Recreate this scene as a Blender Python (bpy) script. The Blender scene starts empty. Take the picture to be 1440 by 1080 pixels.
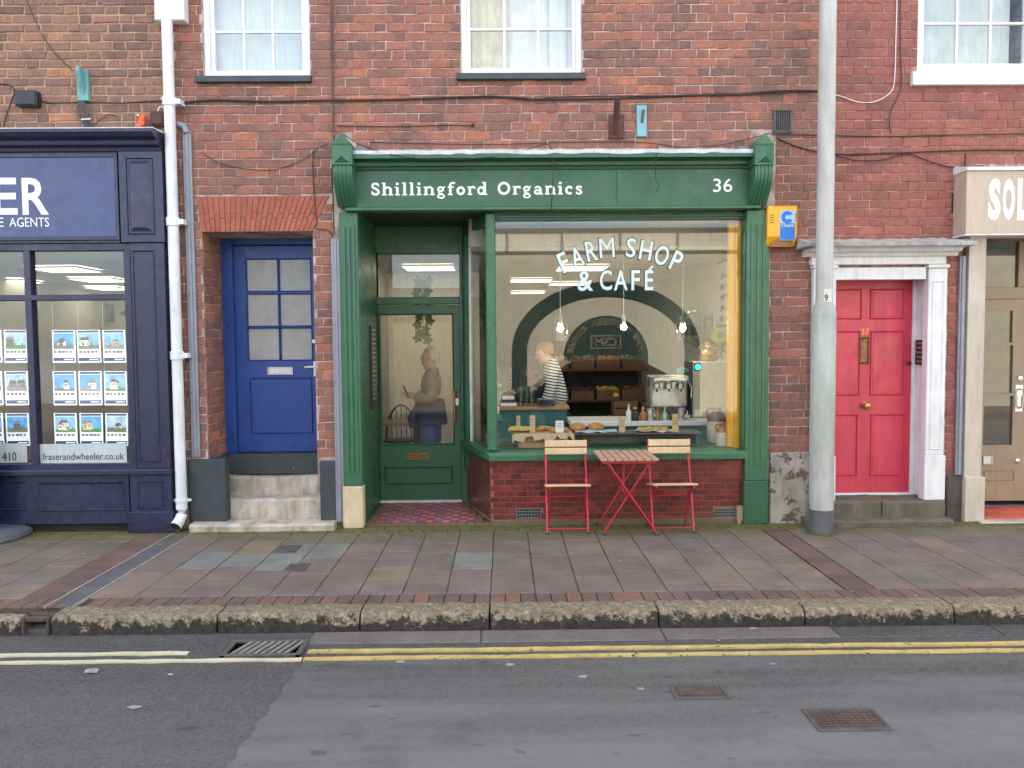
import bpy, bmesh, math, random
from mathutils import Vector, Matrix, Euler
random.seed(7)
C = bpy.context.scene.collection
SC = bpy.context.scene
R_ = math.radians

# ------------------------------------------------------------------ camera
F = 1087.0                      # focal length in pixels of a 1440 px wide picture
CAM = Vector((0, -7.0, 1.66))
cd = bpy.data.cameras.new('camera'); cam = bpy.data.objects.new('camera', cd); C.objects.link(cam)
cd.sensor_width = 36; cd.lens = 36*F/1440; cd.clip_start = .05; cd.clip_end = 500
ROT = Matrix.Rotation(R_(-.62), 3, 'Z') @ Matrix.Rotation(R_(90-3.0), 3, 'X') @ Matrix.Rotation(R_(-.45), 3, 'Z')
cam.location = CAM; cam.rotation_euler = ROT.to_euler()
SC.camera = cam

# ------------------------------------------------------------------ sky, sun, exposure
SUN_EL, SUN_AZ = 40.0, 8.0     # the sun stands behind the terrace, so the street front is in open shade
w = bpy.data.worlds.new('World'); SC.world = w; w.use_nodes = True
nt = w.node_tree; N = nt.nodes; Lk = nt.links; N.clear()
wo = N.new('ShaderNodeOutputWorld'); bg = N.new('ShaderNodeBackground'); bg.inputs[1].default_value = .13
sky = N.new('ShaderNodeTexSky'); sky.sky_type = 'NISHITA'; sky.sun_disc = False
sky.sun_elevation = R_(SUN_EL); sky.sun_rotation = R_(SUN_AZ); sky.air_density = 1.0; sky.dust_density = 1.5
tc = N.new('ShaderNodeTexCoord'); mp = N.new('ShaderNodeMapping'); mp.inputs[3].default_value = (1, 1, 2.2)
cl = N.new('ShaderNodeTexNoise'); cl.inputs['Scale'].default_value = 2.1; cl.inputs['Detail'].default_value = 7; cl.inputs['Roughness'].default_value = .58
cr = N.new('ShaderNodeValToRGB'); cr.color_ramp.elements[0].position = .36; cr.color_ramp.elements[1].position = .62
mx = N.new('ShaderNodeMix'); mx.data_type = 'RGBA'
cm = N.new('ShaderNodeMath'); cm.operation = 'MULTIPLY'; cm.inputs[1].default_value = .92
mx.inputs[7].default_value = (6.8, 6.75, 6.8, 1)
Lk.new(tc.outputs['Generated'], mp.inputs[0]); Lk.new(mp.outputs[0], cl.inputs['Vector']); Lk.new(cl.outputs['Fac'], cr.inputs[0])
Lk.new(cr.outputs[0], cm.inputs[0]); Lk.new(cm.outputs[0], mx.inputs[0]); Lk.new(sky.outputs[0], mx.inputs[6]); Lk.new(mx.outputs[2], bg.inputs[0]); Lk.new(bg.outputs[0], wo.inputs[0])
sd = bpy.data.lights.new('sun', 'SUN'); sd.energy = 5.0; sd.angle = R_(.6); sd.color = (1, .95, .87)
sun = bpy.data.objects.new('sun', sd); C.objects.link(sun)
_d = Vector((math.sin(R_(SUN_AZ))*math.cos(R_(SUN_EL)), math.cos(R_(SUN_AZ))*math.cos(R_(SUN_EL)), math.sin(R_(SUN_EL))))
sun.rotation_euler = (-_d).to_track_quat('-Z', 'Y').to_euler(); sun.location = (0, 10, 12)
SC.view_settings.view_transform = 'Standard'; SC.view_settings.look = 'None'
SC.view_settings.exposure = 1.9; SC.view_settings.gamma = 1; SC.view_settings.use_curve_mapping = False
SC.render.engine = 'CYCLES'; SC.cycles.max_bounces = 10; SC.cycles.transparent_max_bounces = 16
SC.cycles.use_denoising = True; SC.cycles.caustics_reflective = False; SC.cycles.caustics_refractive = False
SC.cycles.sample_clamp_indirect = 6

# ------------------------------------------------------------------ measuring: photograph pixel -> point on a world plane
def ray(px, py):
    return ROT @ Vector(((px-720)/F, -(py-540)/F, -1))
def at(px, py, Y=0.0):
    d = ray(px, py); t = (Y-CAM.y)/d.y
    return CAM + d*t
def gnd(px, py, z=0.0):
    d = ray(px, py); t = (z-CAM.z)/d.z
    return CAM + d*t
def rect(x0, y0, x1, y1, Y=0.0):
    a, b, c, d = at(x0, y0, Y), at(x1, y0, Y), at(x0, y1, Y), at(x1, y1, Y)
    return (a.x+c.x)/2, (b.x+d.x)/2, (c.z+d.z)/2, (a.z+b.z)/2
def px_of(p):
    v = ROT.transposed() @ (Vector(p)-CAM)
    return 720+F*v.x/-v.z, 540-F*v.y/-v.z

# ------------------------------------------------------------------ materials
def S(r, g, b):
    f = lambda c: (c/255/12.92) if c/255 <= .04045 else ((c/255+.055)/1.055)**2.4
    return (f(r), f(g), f(b))
def nn(t, typ, **kw):
    n = t.nodes.new(typ)
    for k, v in kw.items():
        if k[0] == '_': setattr(n, k[1:], v)
    return n
def base_mat(name):
    m = bpy.data.materials.new(name); m.use_nodes = True
    t = m.node_tree; b = t.nodes['Principled BSDF']
    return m, t, b
def noise(t, vec, scale, detail=4, rough=.55):
    n = t.nodes.new('ShaderNodeTexNoise'); n.inputs['Scale'].default_value = scale; n.inputs['Detail'].default_value = detail
    n.inputs['Roughness'].default_value = rough
    if vec is not None: t.links.new(vec, n.inputs['Vector'])
    return n.outputs['Fac']
def ramp(t, fac, stops):
    r = t.nodes.new('ShaderNodeValToRGB'); e = r.color_ramp.elements
    while len(e) < len(stops): e.new(.5)
    for el, (p, c) in zip(e, stops):
        el.position = p; el.color = (*c, 1) if not isinstance(c, float) else (c, c, c, 1)
    t.links.new(fac, r.inputs[0]); return r.outputs[0]
def mix(t, fac, a, b, mode='MIX'):
    m = t.nodes.new('ShaderNodeMix'); m.data_type = 'RGBA'; m.blend_type = mode
    for sock, v in ((m.inputs[0], fac), (m.inputs[6], a), (m.inputs[7], b)):
        if isinstance(v, (int, float)): sock.default_value = v
        elif isinstance(v, tuple): sock.default_value = (*v, 1)
        else: t.links.new(v, sock)
    return m.outputs[2]
def mth(t, op, a, b=0.0):
    m = t.nodes.new('ShaderNodeMath'); m.operation = op
    for s, v in zip(m.inputs, (a, b)):
        if isinstance(v, (int, float)): s.default_value = v
        else: t.links.new(v, s)
    return m.outputs[0]
def bump(t, b, h, strength, dist=.01):
    n = t.nodes.new('ShaderNodeBump'); n.inputs['Strength'].default_value = strength; n.inputs['Distance'].default_value = dist
    t.links.new(h, n.inputs['Height']); t.links.new(n.outputs[0], b.inputs['Normal'])
def posn(t): return t.nodes.new('ShaderNodeNewGeometry').outputs['Position']
def objc(t): return t.nodes.new('ShaderNodeTexCoord').outputs['Object']
_M = {}
def paint(name, col, rough=.5, var=.18, vs=7, bp=.12, bs=70, metal=0, chips=None, grime=None, spec=.5, rnd=0, coat=0):
    """a painted or plain surface: base colour, blotchy wear, fine relief, optional chips (colour, amount) and grime (colour, amount)"""
    if name in _M: return _M[name]
    m, t, b = base_mat(name); v = posn(t)
    n1 = noise(t, v, vs, 5)
    f = ramp(t, n1, [(.3, 1-var), (.7, 1+var*.6)])
    c = mix(t, 1.0, col, f, 'MULTIPLY')
    ms_ = t.nodes.new('ShaderNodeMapping'); ms_.inputs[3].default_value = (1, 1, .12); t.links.new(v, ms_.inputs[0])
    c = mix(t, 1.0, c, ramp(t, noise(t, ms_.outputs[0], 34, 4, .6), [(.3, .90), (.7, 1.07)]), 'MULTIPLY')
    if rnd:
        o = t.nodes.new('ShaderNodeObjectInfo').outputs['Random']
        c = mix(t, 1.0, c, ramp(t, o, [(0, 1-rnd), (1, 1+rnd)]), 'MULTIPLY')
    if grime:
        ms2 = t.nodes.new('ShaderNodeMapping'); ms2.inputs[3].default_value = (1.5, 1.5, .45); t.links.new(v, ms2.inputs[0])
        g = ramp(t, noise(t, ms2.outputs[0], grime[2] if len(grime) > 2 else 3.5, 7, .65), [(.45, 0.0), (.75, 1.0)])
        c = mix(t, mth(t, 'MULTIPLY', g, grime[1]), c, grime[0])
    if chips:
        g = ramp(t, noise(t, v, chips[2] if len(chips) > 2 else 28, 6, .7), [(chips[1], 0.0), (chips[1]+.02, 1.0)])
        c = mix(t, g, c, chips[0])
    t.links.new(c, b.inputs['Base Color'])
    t.links.new(ramp(t, noise(t, v, vs*3, 4), [(.3, max(.05, rough-.12)), (.7, min(1., rough+.12))]), b.inputs['Roughness'])
    b.inputs['Metallic'].default_value = metal; b.inputs['Specular IOR Level'].default_value = spec; b.inputs['Coat Weight'].default_value = coat
    if bp: bump(t, b, noise(t, v, bs, 5, .6), bp)
    _M[name] = m; return m
def brick_mat(name, stops, soot, mute=.0):
    m, t, b = base_mat(name); v = posn(t)
    o = t.nodes.new('ShaderNodeObjectInfo').outputs['Random']
    i = t.nodes.new('ShaderNodeNewGeometry').outputs['Random Per Island']
    r = mth(t, 'FRACT', mth(t, 'ADD', mth(t, 'MULTIPLY', o, 3.7), mth(t, 'MULTIPLY', i, 2.3)))
    big = noise(t, v, 1.1, 3, .6)
    r2 = mth(t, 'ADD', mth(t, 'MULTIPLY', r, .72), mth(t, 'MULTIPLY', mth(t, 'SUBTRACT', big, .36), 1.0))
    c = ramp(t, r2, stops)
    c = mix(t, 1.0, c, ramp(t, noise(t, v, 38, 6, .7), [(.28, .62), (.7, 1.22)]), 'MULTIPLY')
    c = mix(t, mth(t, 'MULTIPLY', ramp(t, noise(t, v, 4.2, 6, .7), [(.46, 0.0), (.76, 1.0)]), .6), c, soot)
    c = mix(t, ramp(t, noise(t, v, 60, 3, .5), [(.70, 0.0), (.76, .45)]), c, (.42, .36, .31))
    c = mix(t, ramp(t, noise(t, v, 11, 6, .7), [(.35, .06), (.7, .26)]), c, S(166, 146, 134))
    t.links.new(c, b.inputs['Base Color']); b.inputs['Roughness'].default_value = .88; b.inputs['Specular IOR Level'].default_value = .25
    bump(t, b, noise(t, v, 75, 7, .75), .7, .006)
    return m
def glass_mat(name, tint=(1, 1, 1), wob=.0, wscale=3, haze=.0, dlo=.0):
    m = bpy.data.materials.new(name); m.use_nodes = True; t = m.node_tree; t.nodes.clear()
    out = t.nodes.new('ShaderNodeOutputMaterial'); tr = t.nodes.new('ShaderNodeBsdfTransparent'); gl = t.nodes.new('ShaderNodeBsdfGlossy')
    gl.inputs['Roughness'].default_value = 0.0; tr.inputs[0].default_value = (*tint, 1)
    ge = t.nodes.new('ShaderNodeNewGeometry'); vd = t.nodes.new('ShaderNodeVectorMath'); vd.operation = 'DOT_PRODUCT'
    t.links.new(ge.outputs['Normal'], vd.inputs[0]); t.links.new(ge.outputs['Incoming'], vd.inputs[1])
    k1 = mth(t, 'SUBTRACT', 1.0, mth(t, 'ABSOLUTE', vd.outputs['Value'])); sch = mth(t, 'ADD', .052, mth(t, 'MULTIPLY', mth(t, 'POWER', k1, 5.0), .948))
    ms = t.nodes.new('ShaderNodeMixShader')
    t.links.new(sch, ms.inputs[0]); t.links.new(tr.outputs[0], ms.inputs[1]); t.links.new(gl.outputs[0], ms.inputs[2])
    if wob:
        bn = t.nodes.new('ShaderNodeBump'); bn.inputs['Strength'].default_value = wob; bn.inputs['Distance'].default_value = .01
        t.links.new(noise(t, posn(t), wscale, 2), bn.inputs['Height']); t.links.new(bn.outputs[0], gl.inputs['Normal'])
    last = ms
    if haze:
        df = t.nodes.new('ShaderNodeBsdfDiffuse'); df.inputs[0].default_value = (.6, .6, .57, 1)
        m2 = t.nodes.new('ShaderNodeMixShader')
        t.links.new(ramp(t, noise(t, posn(t), 5, 6, .7), [(.3, haze*dlo), (.8, haze)]), m2.inputs[0])
        t.links.new(ms.outputs[0], m2.inputs[1]); t.links.new(df.outputs[0], m2.inputs[2]); last = m2
    t.links.new(last.outputs[0], out.inputs[0]); return m
def emit(name, col, s):
    if name in _M: return _M[name]
    m, t, b = base_mat(name); b.inputs['Base Color'].default_value = (*col, 1); b.inputs['Emission Color'].default_value = (*col, 1); b.inputs['Emission Strength'].default_value = s
    _M[name] = m; return m

# ------------------------------------------------------------------ mesh building
WL = {}
class MB:
    def __init__(s): s.v = []; s.f = []; s.mi = []; s.m = 0
    def add(s, vs, fs):
        k = len(s.v); s.v += [tuple(p) for p in vs]; s.f += [tuple(i+k for i in f) for f in fs]; s.mi += [s.m]*len(fs); return s
    def box(s, x0, x1, y0, y1, z0, z1):
        return s.add([(x0,y0,z0),(x1,y0,z0),(x1,y1,z0),(x0,y1,z0),(x0,y0,z1),(x1,y0,z1),(x1,y1,z1),(x0,y1,z1)],
                     [(0,3,2,1),(4,5,6,7),(0,1,5,4),(1,2,6,5),(2,3,7,6),(3,0,4,7)])
    def obox(s, c, half, mat):
        vs = [Vector(c)+mat@Vector((a*half[0], b*half[1], d*half[2])) for d in (-1,1) for a,b in ((-1,-1),(1,-1),(1,1),(-1,1))]
        return s.add(vs, [(0,3,2,1),(4,5,6,7),(0,1,5,4),(1,2,6,5),(2,3,7,6),(3,0,4,7)])
    def bar(s, a, b, w, h):
        a, b = Vector(a), Vector(b); d = b-a; q = d.to_track_quat('Y', 'Z').to_matrix()
        return s.obox((a+b)/2, (w/2, d.length/2, h/2), q)
    def prism(s, pts, a, b, axis='x'):
        """profile pts extruded between a and b; axis x: pts are (y,z); y: (x,z); z: (x,y)"""
        n = len(pts)
        g = {'x': lambda p, t: (t, p[0], p[1]), 'y': lambda p, t: (p[0], t, p[1]), 'z': lambda p, t: (p[0], p[1], t)}[axis]
        vs = [g(p, a) for p in pts]+[g(p, b) for p in pts]
        return s.add(vs, [tuple(range(n-1, -1, -1)), tuple(range(n, 2*n))]+[(i, (i+1) % n, n+(i+1) % n, n+i) for i in range(n)])
    def tube(s, pts, r, n=8, caps=True):
        pts = [Vector(p) for p in pts]; rs = r if isinstance(r, (list, tuple)) else [r]*len(pts)
        k = len(s.v); up = Vector((.13, .31, .94)); vs = []; fs = []
        for i, p in enumerate(pts):
            d = (pts[min(i+1, len(pts)-1)]-pts[max(i-1, 0)]).normalized()
            a = d.cross(up); a = a.normalized() if a.length > 1e-4 else Vector((1,0,0)); b = d.cross(a)
            for j in range(n):
                t = 2*math.pi*j/n; vs.append(p+(a*math.cos(t)+b*math.sin(t))*rs[i])
        for i in range(len(pts)-1):
            for j in range(n): fs.append((i*n+j, i*n+(j+1) % n, (i+1)*n+(j+1) % n, (i+1)*n+j))
        if caps: fs.append(tuple(range(n-1, -1, -1))); fs.append(tuple((len(pts)-1)*n+j for j in range(n)))
        return s.add(vs, fs)
    def lathe(s, prof, c, n=20, axis='z'):
        vs = []; fs = []
        for r, h in prof:
            for j in range(n):
                t = 2*math.pi*j/n; p = (r*math.cos(t), r*math.sin(t), h)
                if axis == 'y': p = (p[0], h, p[1])
                if axis == 'x': p = (h, p[0], p[1])
                vs.append((c[0]+p[0], c[1]+p[1], c[2]+p[2]))
        for i in range(len(prof)-1):
            for j in range(n): fs.append((i*n+j, i*n+(j+1) % n, (i+1)*n+(j+1) % n, (i+1)*n+j))
        fs.append(tuple(range(n-1, -1, -1))); fs.append(tuple((len(prof)-1)*n+j for j in range(n)))
        return s.add(vs, fs)
    def ball(s, c, r, n=10, jit=0):
        r = r if isinstance(r, tuple) else (r, r, r); prof = []
        vs = []; fs = []; k = n//2+1
        for i in range(k+1):
            a = math.pi*i/k
            for j in range(n):
                t = 2*math.pi*j/n; q = 1+random.uniform(-jit, jit)
                vs.append((c[0]+r[0]*q*math.sin(a)*math.cos(t), c[1]+r[1]*q*math.sin(a)*math.sin(t), c[2]+r[2]*q*math.cos(a)))
        for i in range(k):
            for j in range(n): fs.append((i*n+j, (i+1)*n+j, (i+1)*n+(j+1) % n, i*n+(j+1) % n))
        return s.add(vs, fs)
    def build(s, name, mat, parent=None, bevel=0, smooth=False, seg=1, weld=False):
        v = [Vector(p) for p in s.v]
        if parent is not None: o0 = WL[parent.name]
        else:
            lo = [min(p[i] for p in v) for i in range(3)]; hi = [max(p[i] for p in v) for i in range(3)]
            o0 = Vector(((lo[0]+hi[0])/2, (lo[1]+hi[1])/2, lo[2]))
        me = bpy.data.meshes.new(name); me.from_pydata([tuple(p-o0) for p in v], [], s.f)
        mats = mat if isinstance(mat, list) else [mat]
        for m in mats: me.materials.append(m)
        if len(mats) > 1: me.polygons.foreach_set('material_index', s.mi)
        bm = bmesh.new(); bm.from_mesh(me)
        if weld: bmesh.ops.remove_doubles(bm, verts=bm.verts, dist=1e-5)
        bmesh.ops.recalc_face_normals(bm, faces=bm.faces)
        if bevel:
            es = [e for e in bm.edges if len(e.link_faces) == 2 and e.calc_face_angle(0) > .6]
            bmesh.ops.bevel(bm, geom=es, offset=bevel, segments=seg, affect='EDGES', clamp_overlap=True)
        bm.to_mesh(me); bm.free()
        if smooth:
            me.polygons.foreach_set('use_smooth', [True]*len(me.polygons))
            try: me.set_sharp_from_angle(angle=R_(40))
            except Exception: pass
        o = bpy.data.objects.new(name, me); C.objects.link(o)
        if parent is not None: o.parent = parent; o.location = (0, 0, 0)
        else: o.location = o0
        WL[o.name] = o0
        return o
def thing(name, label, cat, loc, group=None):
    o = bpy.data.objects.new(name, None); C.objects.link(o); o.location = loc; o.empty_display_size = .1
    o['label'] = label; o['category'] = cat
    if group: o['group'] = group
    WL[o.name] = Vector(loc); return o
def tag(o, label, cat=None, group=None, kind=None):
    if label: o['label'] = label
    if cat: o['category'] = cat
    if group: o['group'] = group
    if kind: o['kind'] = kind
    return o
def B(name, mat, parent, x0, x1, y0, y1, z0, z1, bevel=.003, label=None):
    o = MB().box(min(x0,x1), max(x0,x1), min(y0,y1), max(y0,y1), min(z0,z1), max(z0,z1)).build(name, mat, parent, bevel)
    if label: o['label'] = label
    return o
def PB(name, mat, parent, p, y0, y1, bevel=.003, label=None):
    """box whose front outline was measured in the photograph on the plane y0"""
    x0, x1, z0, z1 = rect(*p, y0)
    return B(name, mat, parent, x0, x1, y0, y1, z0, z1, bevel, label)
def framebox(mb, x0, x1, z0, z1, y0, y1, w, bars=None):
    mb.box(x0, x0+w, y0, y1, z0, z1); mb.box(x1-w, x1, y0, y1, z0, z1); mb.box(x0+w, x1-w, y0, y1, z0, z0+w); mb.box(x0+w, x1-w, y0, y1, z1-w, z1)
    return mb
def moulded_panel(mb, x0, x1, z0, z1, y, d=.018, w=.016):
    """sunk panel moulding: a sloped frame standing proud of y"""
    o = [(x0,z0),(x1,z0),(x1,z1),(x0,z1)]; i = [(x0+w,z0+w),(x1-w,z0+w),(x1-w,z1-w),(x0+w,z1-w)]
    j = [(x0+w*.5,z0+w*.5),(x1-w*.5,z0+w*.5),(x1-w*.5,z1-w*.5),(x0+w*.5,z1-w*.5)]
    vs = [(p[0], y, p[1]) for p in o]+[(p[0], y-d, p[1]) for p in j]+[(p[0], y, p[1]) for p in i]
    fs = []
    for a in range(4):
        b = (a+1) % 4; fs += [(a, b, 4+b, 4+a), (4+a, 4+b, 8+b, 8+a)]
    return mb.add(vs, fs)
def wall_sheet(x0, x1, z0, z1, holes, y0, y1):
    mb = MB(); xs = sorted({x0, x1, *[min(max(h[i], x0), x1) for h in holes for i in (0, 1)]}); zs = sorted({z0, z1, *[min(max(h[i], z0), z1) for h in holes for i in (2, 3)]})
    def solid(i, j):
        if i < 0 or j < 0 or i >= len(xs)-1 or j >= len(zs)-1: return False
        cx, cz = (xs[i]+xs[i+1])/2, (zs[j]+zs[j+1])/2
        return not any(h[0] < cx < h[1] and h[2] < cz < h[3] for h in holes)
    for i in range(len(xs)-1):
        for j in range(len(zs)-1):
            if not solid(i, j): continue
            a, b, c, d = xs[i], xs[i+1], zs[j], zs[j+1]
            mb.add([(a,y0,c),(b,y0,c),(b,y0,d),(a,y0,d)], [(0,1,2,3)]); mb.add([(a,y1,c),(b,y1,c),(b,y1,d),(a,y1,d)], [(3,2,1,0)])
            if not solid(i-1, j): mb.add([(a,y0,c),(a,y1,c),(a,y1,d),(a,y0,d)], [(3,2,1,0)])
            if not solid(i+1, j): mb.add([(b,y0,c),(b,y1,c),(b,y1,d),(b,y0,d)], [(0,1,2,3)])
            if not solid(i, j-1): mb.add([(a,y0,c),(b,y0,c),(b,y1,c),(a,y1,c)], [(3,2,1,0)])
            if not solid(i, j+1): mb.add([(a,y0,d),(b,y0,d),(b,y1,d),(a,y1,d)], [(0,1,2,3)])
    return mb
# ---- bricks
def brick_geo(L, H, D, rng, bev=.004, jit=.0035):
    j = lambda a=1.: rng.uniform(-jit, jit)*a
    o = [(-L/2+j(), -H/2+j()), (0+j(), -H/2+j(.7)), (L/2+j(), -H/2+j()), (L/2+j(), H/2+j()), (0+j(), H/2+j(.7)), (-L/2+j(), H/2+j())]
    vs = [(x, D, z) for x, z in o]+[(x, bev*.8, z) for x, z in o]+[(x-math.copysign(bev, x) if abs(x) > L/4 else x, j(.5), z-math.copysign(bev, z)) for x, z in o]
    fs = [(12,13,16,17), (13,14,15,16)]
    for a in range(6):
        b = (a+1) % 6; fs += [(a, b, 6+b, 6+a), (6+a, 6+b, 12+b, 12+a)]
    return vs, fs
_BM = {}
def brick_meshes(key, L, H, mat, n=6, **kw):
    if key in _BM: return _BM[key]
    rng = random.Random(key); out = []
    for i in range(n):
        vs, fs = brick_geo(L, H, .022, rng, **kw); me = bpy.data.meshes.new('brick'); me.from_pydata(vs, [], fs); me.materials.append(mat); out.append((me, vs, fs))
    _BM[key] = out; return out
def in_frame(p, m=4):
    x, y = px_of(p); return -m < x < 1440+m and -m < y < 1080+m
def brick_field(parent, u0, u1, z0, z1, holes, mat, course=.0785, joint=.009, S_=.225, Hd=.112, origin=(0, 0), ang=0, limit=300, seed=1, key='b', name='brick', bond='flemish', proud=.007, rest='brick_courses', zjit=.0012, dyj=.0025, **kw):
    """courses of single bricks on a plane; openings are (u0,u1,z0,z1). Largest ones in view become parts, the rest one part."""
    rng = random.Random(seed); items = []; k = 0
    zc = z0
    while zc < z1-course*.4:
        h = min(course, z1-zc); cz = zc+h/2
        free = [(u0, u1)]
        for a, b, c, d in holes:
            if c < cz < d: free = [q for lo, hi in free for q in ((lo, min(hi, a)), (max(lo, b), hi)) if q[1]-q[0] > .03]
        for lo, hi in free:
            period = S_+Hd if bond == 'flemish' else S_
            off = (period/2 if k % 2 else 0)+rng.uniform(-.012, .012)
            u = math.floor((lo-off)/period)*period+off; tog = 0
            while u < hi:
                ln = (S_ if tog == 0 else Hd) if bond == 'flemish' else S_
                if bond == 'flemish' and rng.random() < .07: ln *= rng.choice((.8, 1.2))
                a, b = max(u, lo), min(u+ln, hi)
                if b-a > .035: items.append(((a+b)/2, cz, b-a-joint, h-joint))
                u += ln; tog ^= 1
        zc += course; k += 1
    ca, sa = math.cos(ang), math.sin(ang)
    def place(u, z): return Vector((origin[0]+u*ca+proud*sa, origin[1]+u*sa-proud*ca, z))
    vis = [i for i in items if in_frame(place(i[0], i[1]))]; vis_ids = set(id(i) for i in sorted(vis, key=lambda i: -i[2])[:limit])
    Ls, Hs = S_-joint, course-joint; Lh = Hd-joint
    ms = brick_meshes(key+'s', Ls, Hs, mat, **kw); mh = brick_meshes(key+'h', Lh, Hs, mat, **kw); mass = MB(); o0 = WL[parent.name]
    for it in items:
        u, z, ln, h = it; big = ln > (Ls+Lh)/2 or bond != 'flemish'
        me, vs, fs = rng.choice(ms if big else mh); sx = ln/(Ls if big else Lh); sz = h/Hs
        p = place(u, z+rng.uniform(-zjit, zjit)); dy = rng.uniform(-dyj, dyj)
        p += Vector((-sa*dy, ca*dy, 0)); ra = ang+rng.uniform(-.006, .006)
        if id(it) in vis_ids:
            o = bpy.data.objects.new(name, me); C.objects.link(o); o.parent = parent; o.location = p-o0; o.rotation_euler = (0, 0, ra); o.scale = (sx, 1, sz)
        else:
            c2, s2 = math.cos(ra), math.sin(ra)
            mass.add([(p.x+v[0]*sx*c2-v[1]*s2, p.y+v[0]*sx*s2+v[1]*c2, p.z+v[2]*sz) for v in vs], fs)
    if mass.f: tag(mass.build(rest, mat, parent), None, kind='stuff')
# ---- lettering
def text(name, body, mat, parent, x0, x1, z0, z1, y, depth=.003, bold=.0, rot=0, face=-1, fit=True, cx=None, cz=None, center=False):
    cu = bpy.data.curves.new('t', 'FONT'); cu.body = body; cu.extrude = .001; cu.offset = bold; cu.resolution_u = 3
    to = bpy.data.objects.new('t', cu); C.objects.link(to); dg = bpy.context.evaluated_depsgraph_get(); me = bpy.data.meshes.new_from_object(to.evaluated_get(dg))
    vs = [v.co.copy() for v in me.vertices]; fs = [tuple(p.vertices) for p in me.polygons]
    bpy.data.objects.remove(to); bpy.data.curves.remove(cu); bpy.data.meshes.remove(me)
    lx, hx = min(v.x for v in vs), max(v.x for v in vs); ly, hy = min(v.y for v in vs), max(v.y for v in vs)
    out = []
    mxx, mz = (x0+x1)/2, (z0+z1)/2
    for v in vs:
        a = (v.x-lx)/(hx-lx)*(x1-x0)-(x1-x0)/2; b = (v.y-ly)/(hy-ly)*(z1-z0)-(z1-z0)/2
        if rot: a, b = a*math.cos(rot)-b*math.sin(rot), a*math.sin(rot)+b*math.cos(rot)
        out.append((mxx+a*(-face), y+(depth/2 if v.z < 0 else -depth/2)*(-face), mz+b))
    return out, fs
def text_obj(name, specs, mat, parent):
    mb = MB()
    for sp in specs: mb.add(*text(name, *sp[0:1], None, None, *sp[1:6], **(sp[6] if len(sp) > 6 else {})))
    return mb.build(name, mat, parent)
# slab-serif sign painter's alphabet, drawn with strokes (unit = cap height)
def _arc(cx, cz, rx, rz, a0, a1, n=10): return [(cx+rx*math.cos(R_(a0+(a1-a0)*i/n)), cz+rz*math.sin(R_(a0+(a1-a0)*i/n))) for i in range(n+1)]
def _sf(x, z, l=.15, r=.15): return [[(x-l, z), (x+r, z)], .085]
_ST = .165
GL = {
 'S': (.62, [[_arc(.31,.73,.19,.19,25,270)+_arc(.31,.27,.2,.2,85,-160)[1:], .15], [[(.5,.68),(.5,.93)], .07], [[(.09,.08),(.09,.34)], .07]]),
 'h': (.72, [[[(.16,0),(.16,1)], _ST], [_arc(.37,.44,.2,.18,165,0), .13], [[(.56,0),(.56,.46)], _ST], _sf(.16,.042), _sf(.56,.042), _sf(.13,.955,.13,.05)]),
 'i': (.37, [[[(.18,0),(.18,.66)], _ST], _sf(.18,.042), _sf(.14,.62,.12,.05), [[(.18,.80),(.18,.98)], .18]]),
 'l': (.37, [[[(.18,0),(.18,1)], _ST], _sf(.18,.042), _sf(.14,.955,.12,.05)]),
 'n': (.72, [[[(.16,0),(.16,.66)], _ST], [_arc(.37,.44,.2,.18,165,0), .13], [[(.56,0),(.56,.46)], _ST], _sf(.16,.042), _sf(.56,.042), _sf(.13,.62,.12,.05)]),
 'g': (.62, [[_arc(.28,.46,.16,.15,0,360,14), .125], [[(.4,.58),(.56,.64)], .09], [[(.18,.32),(.14,.2),(.22,.12),(.42,.1)], .1], [_arc(.3,-.09,.2,.14,60,420,14), .1]]),
 'f': (.46, [[[(.18,0),(.18,.8)], _ST], [_arc(.35,.79,.17,.16,180,40), .13], [[(.02,.62),(.4,.62)], .09], _sf(.18,.042)]),
 'o': (.62, [[_arc(.3,.33,.2,.26,0,360,16), .15]]),
 'r': (.52, [[[(.16,0),(.16,.66)], _ST], [_arc(.36,.44,.2,.17,165,50), .13], [[(.42,.5),(.5,.58)], .13], _sf(.16,.042), _sf(.13,.62,.12,.05)]),
 'd': (.70, [[_arc(.28,.33,.19,.26,0,360,16), .14], [[(.5,0),(.5,1)], _ST], _sf(.53,.042,.05,.13), _sf(.46,.955,.13,.05)]),
 'O': (.88, [[_arc(.42,.5,.32,.42,0,360,20), .16]]),
 'a': (.64, [[_arc(.25,.2,.16,.14,0,360,14), .12], [[(.45,0),(.45,.44)], _ST], [_arc(.28,.42,.18,.18,160,0), .12], _sf(.5,.042,.05,.11)]),
 'c': (.58, [[_arc(.3,.33,.2,.26,48,312,14), .15], [[(.4,.5),(.48,.46)], .14]]),
 's': (.5, [[_arc(.24,.49,.14,.12,25,270)+_arc(.24,.17,.15,.13,85,-160)[1:], .12], [[(.39,.44),(.39,.64)], .06], [[(.075,.04),(.075,.22)], .06]]),
 ' ': (.42, []),
}
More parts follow.
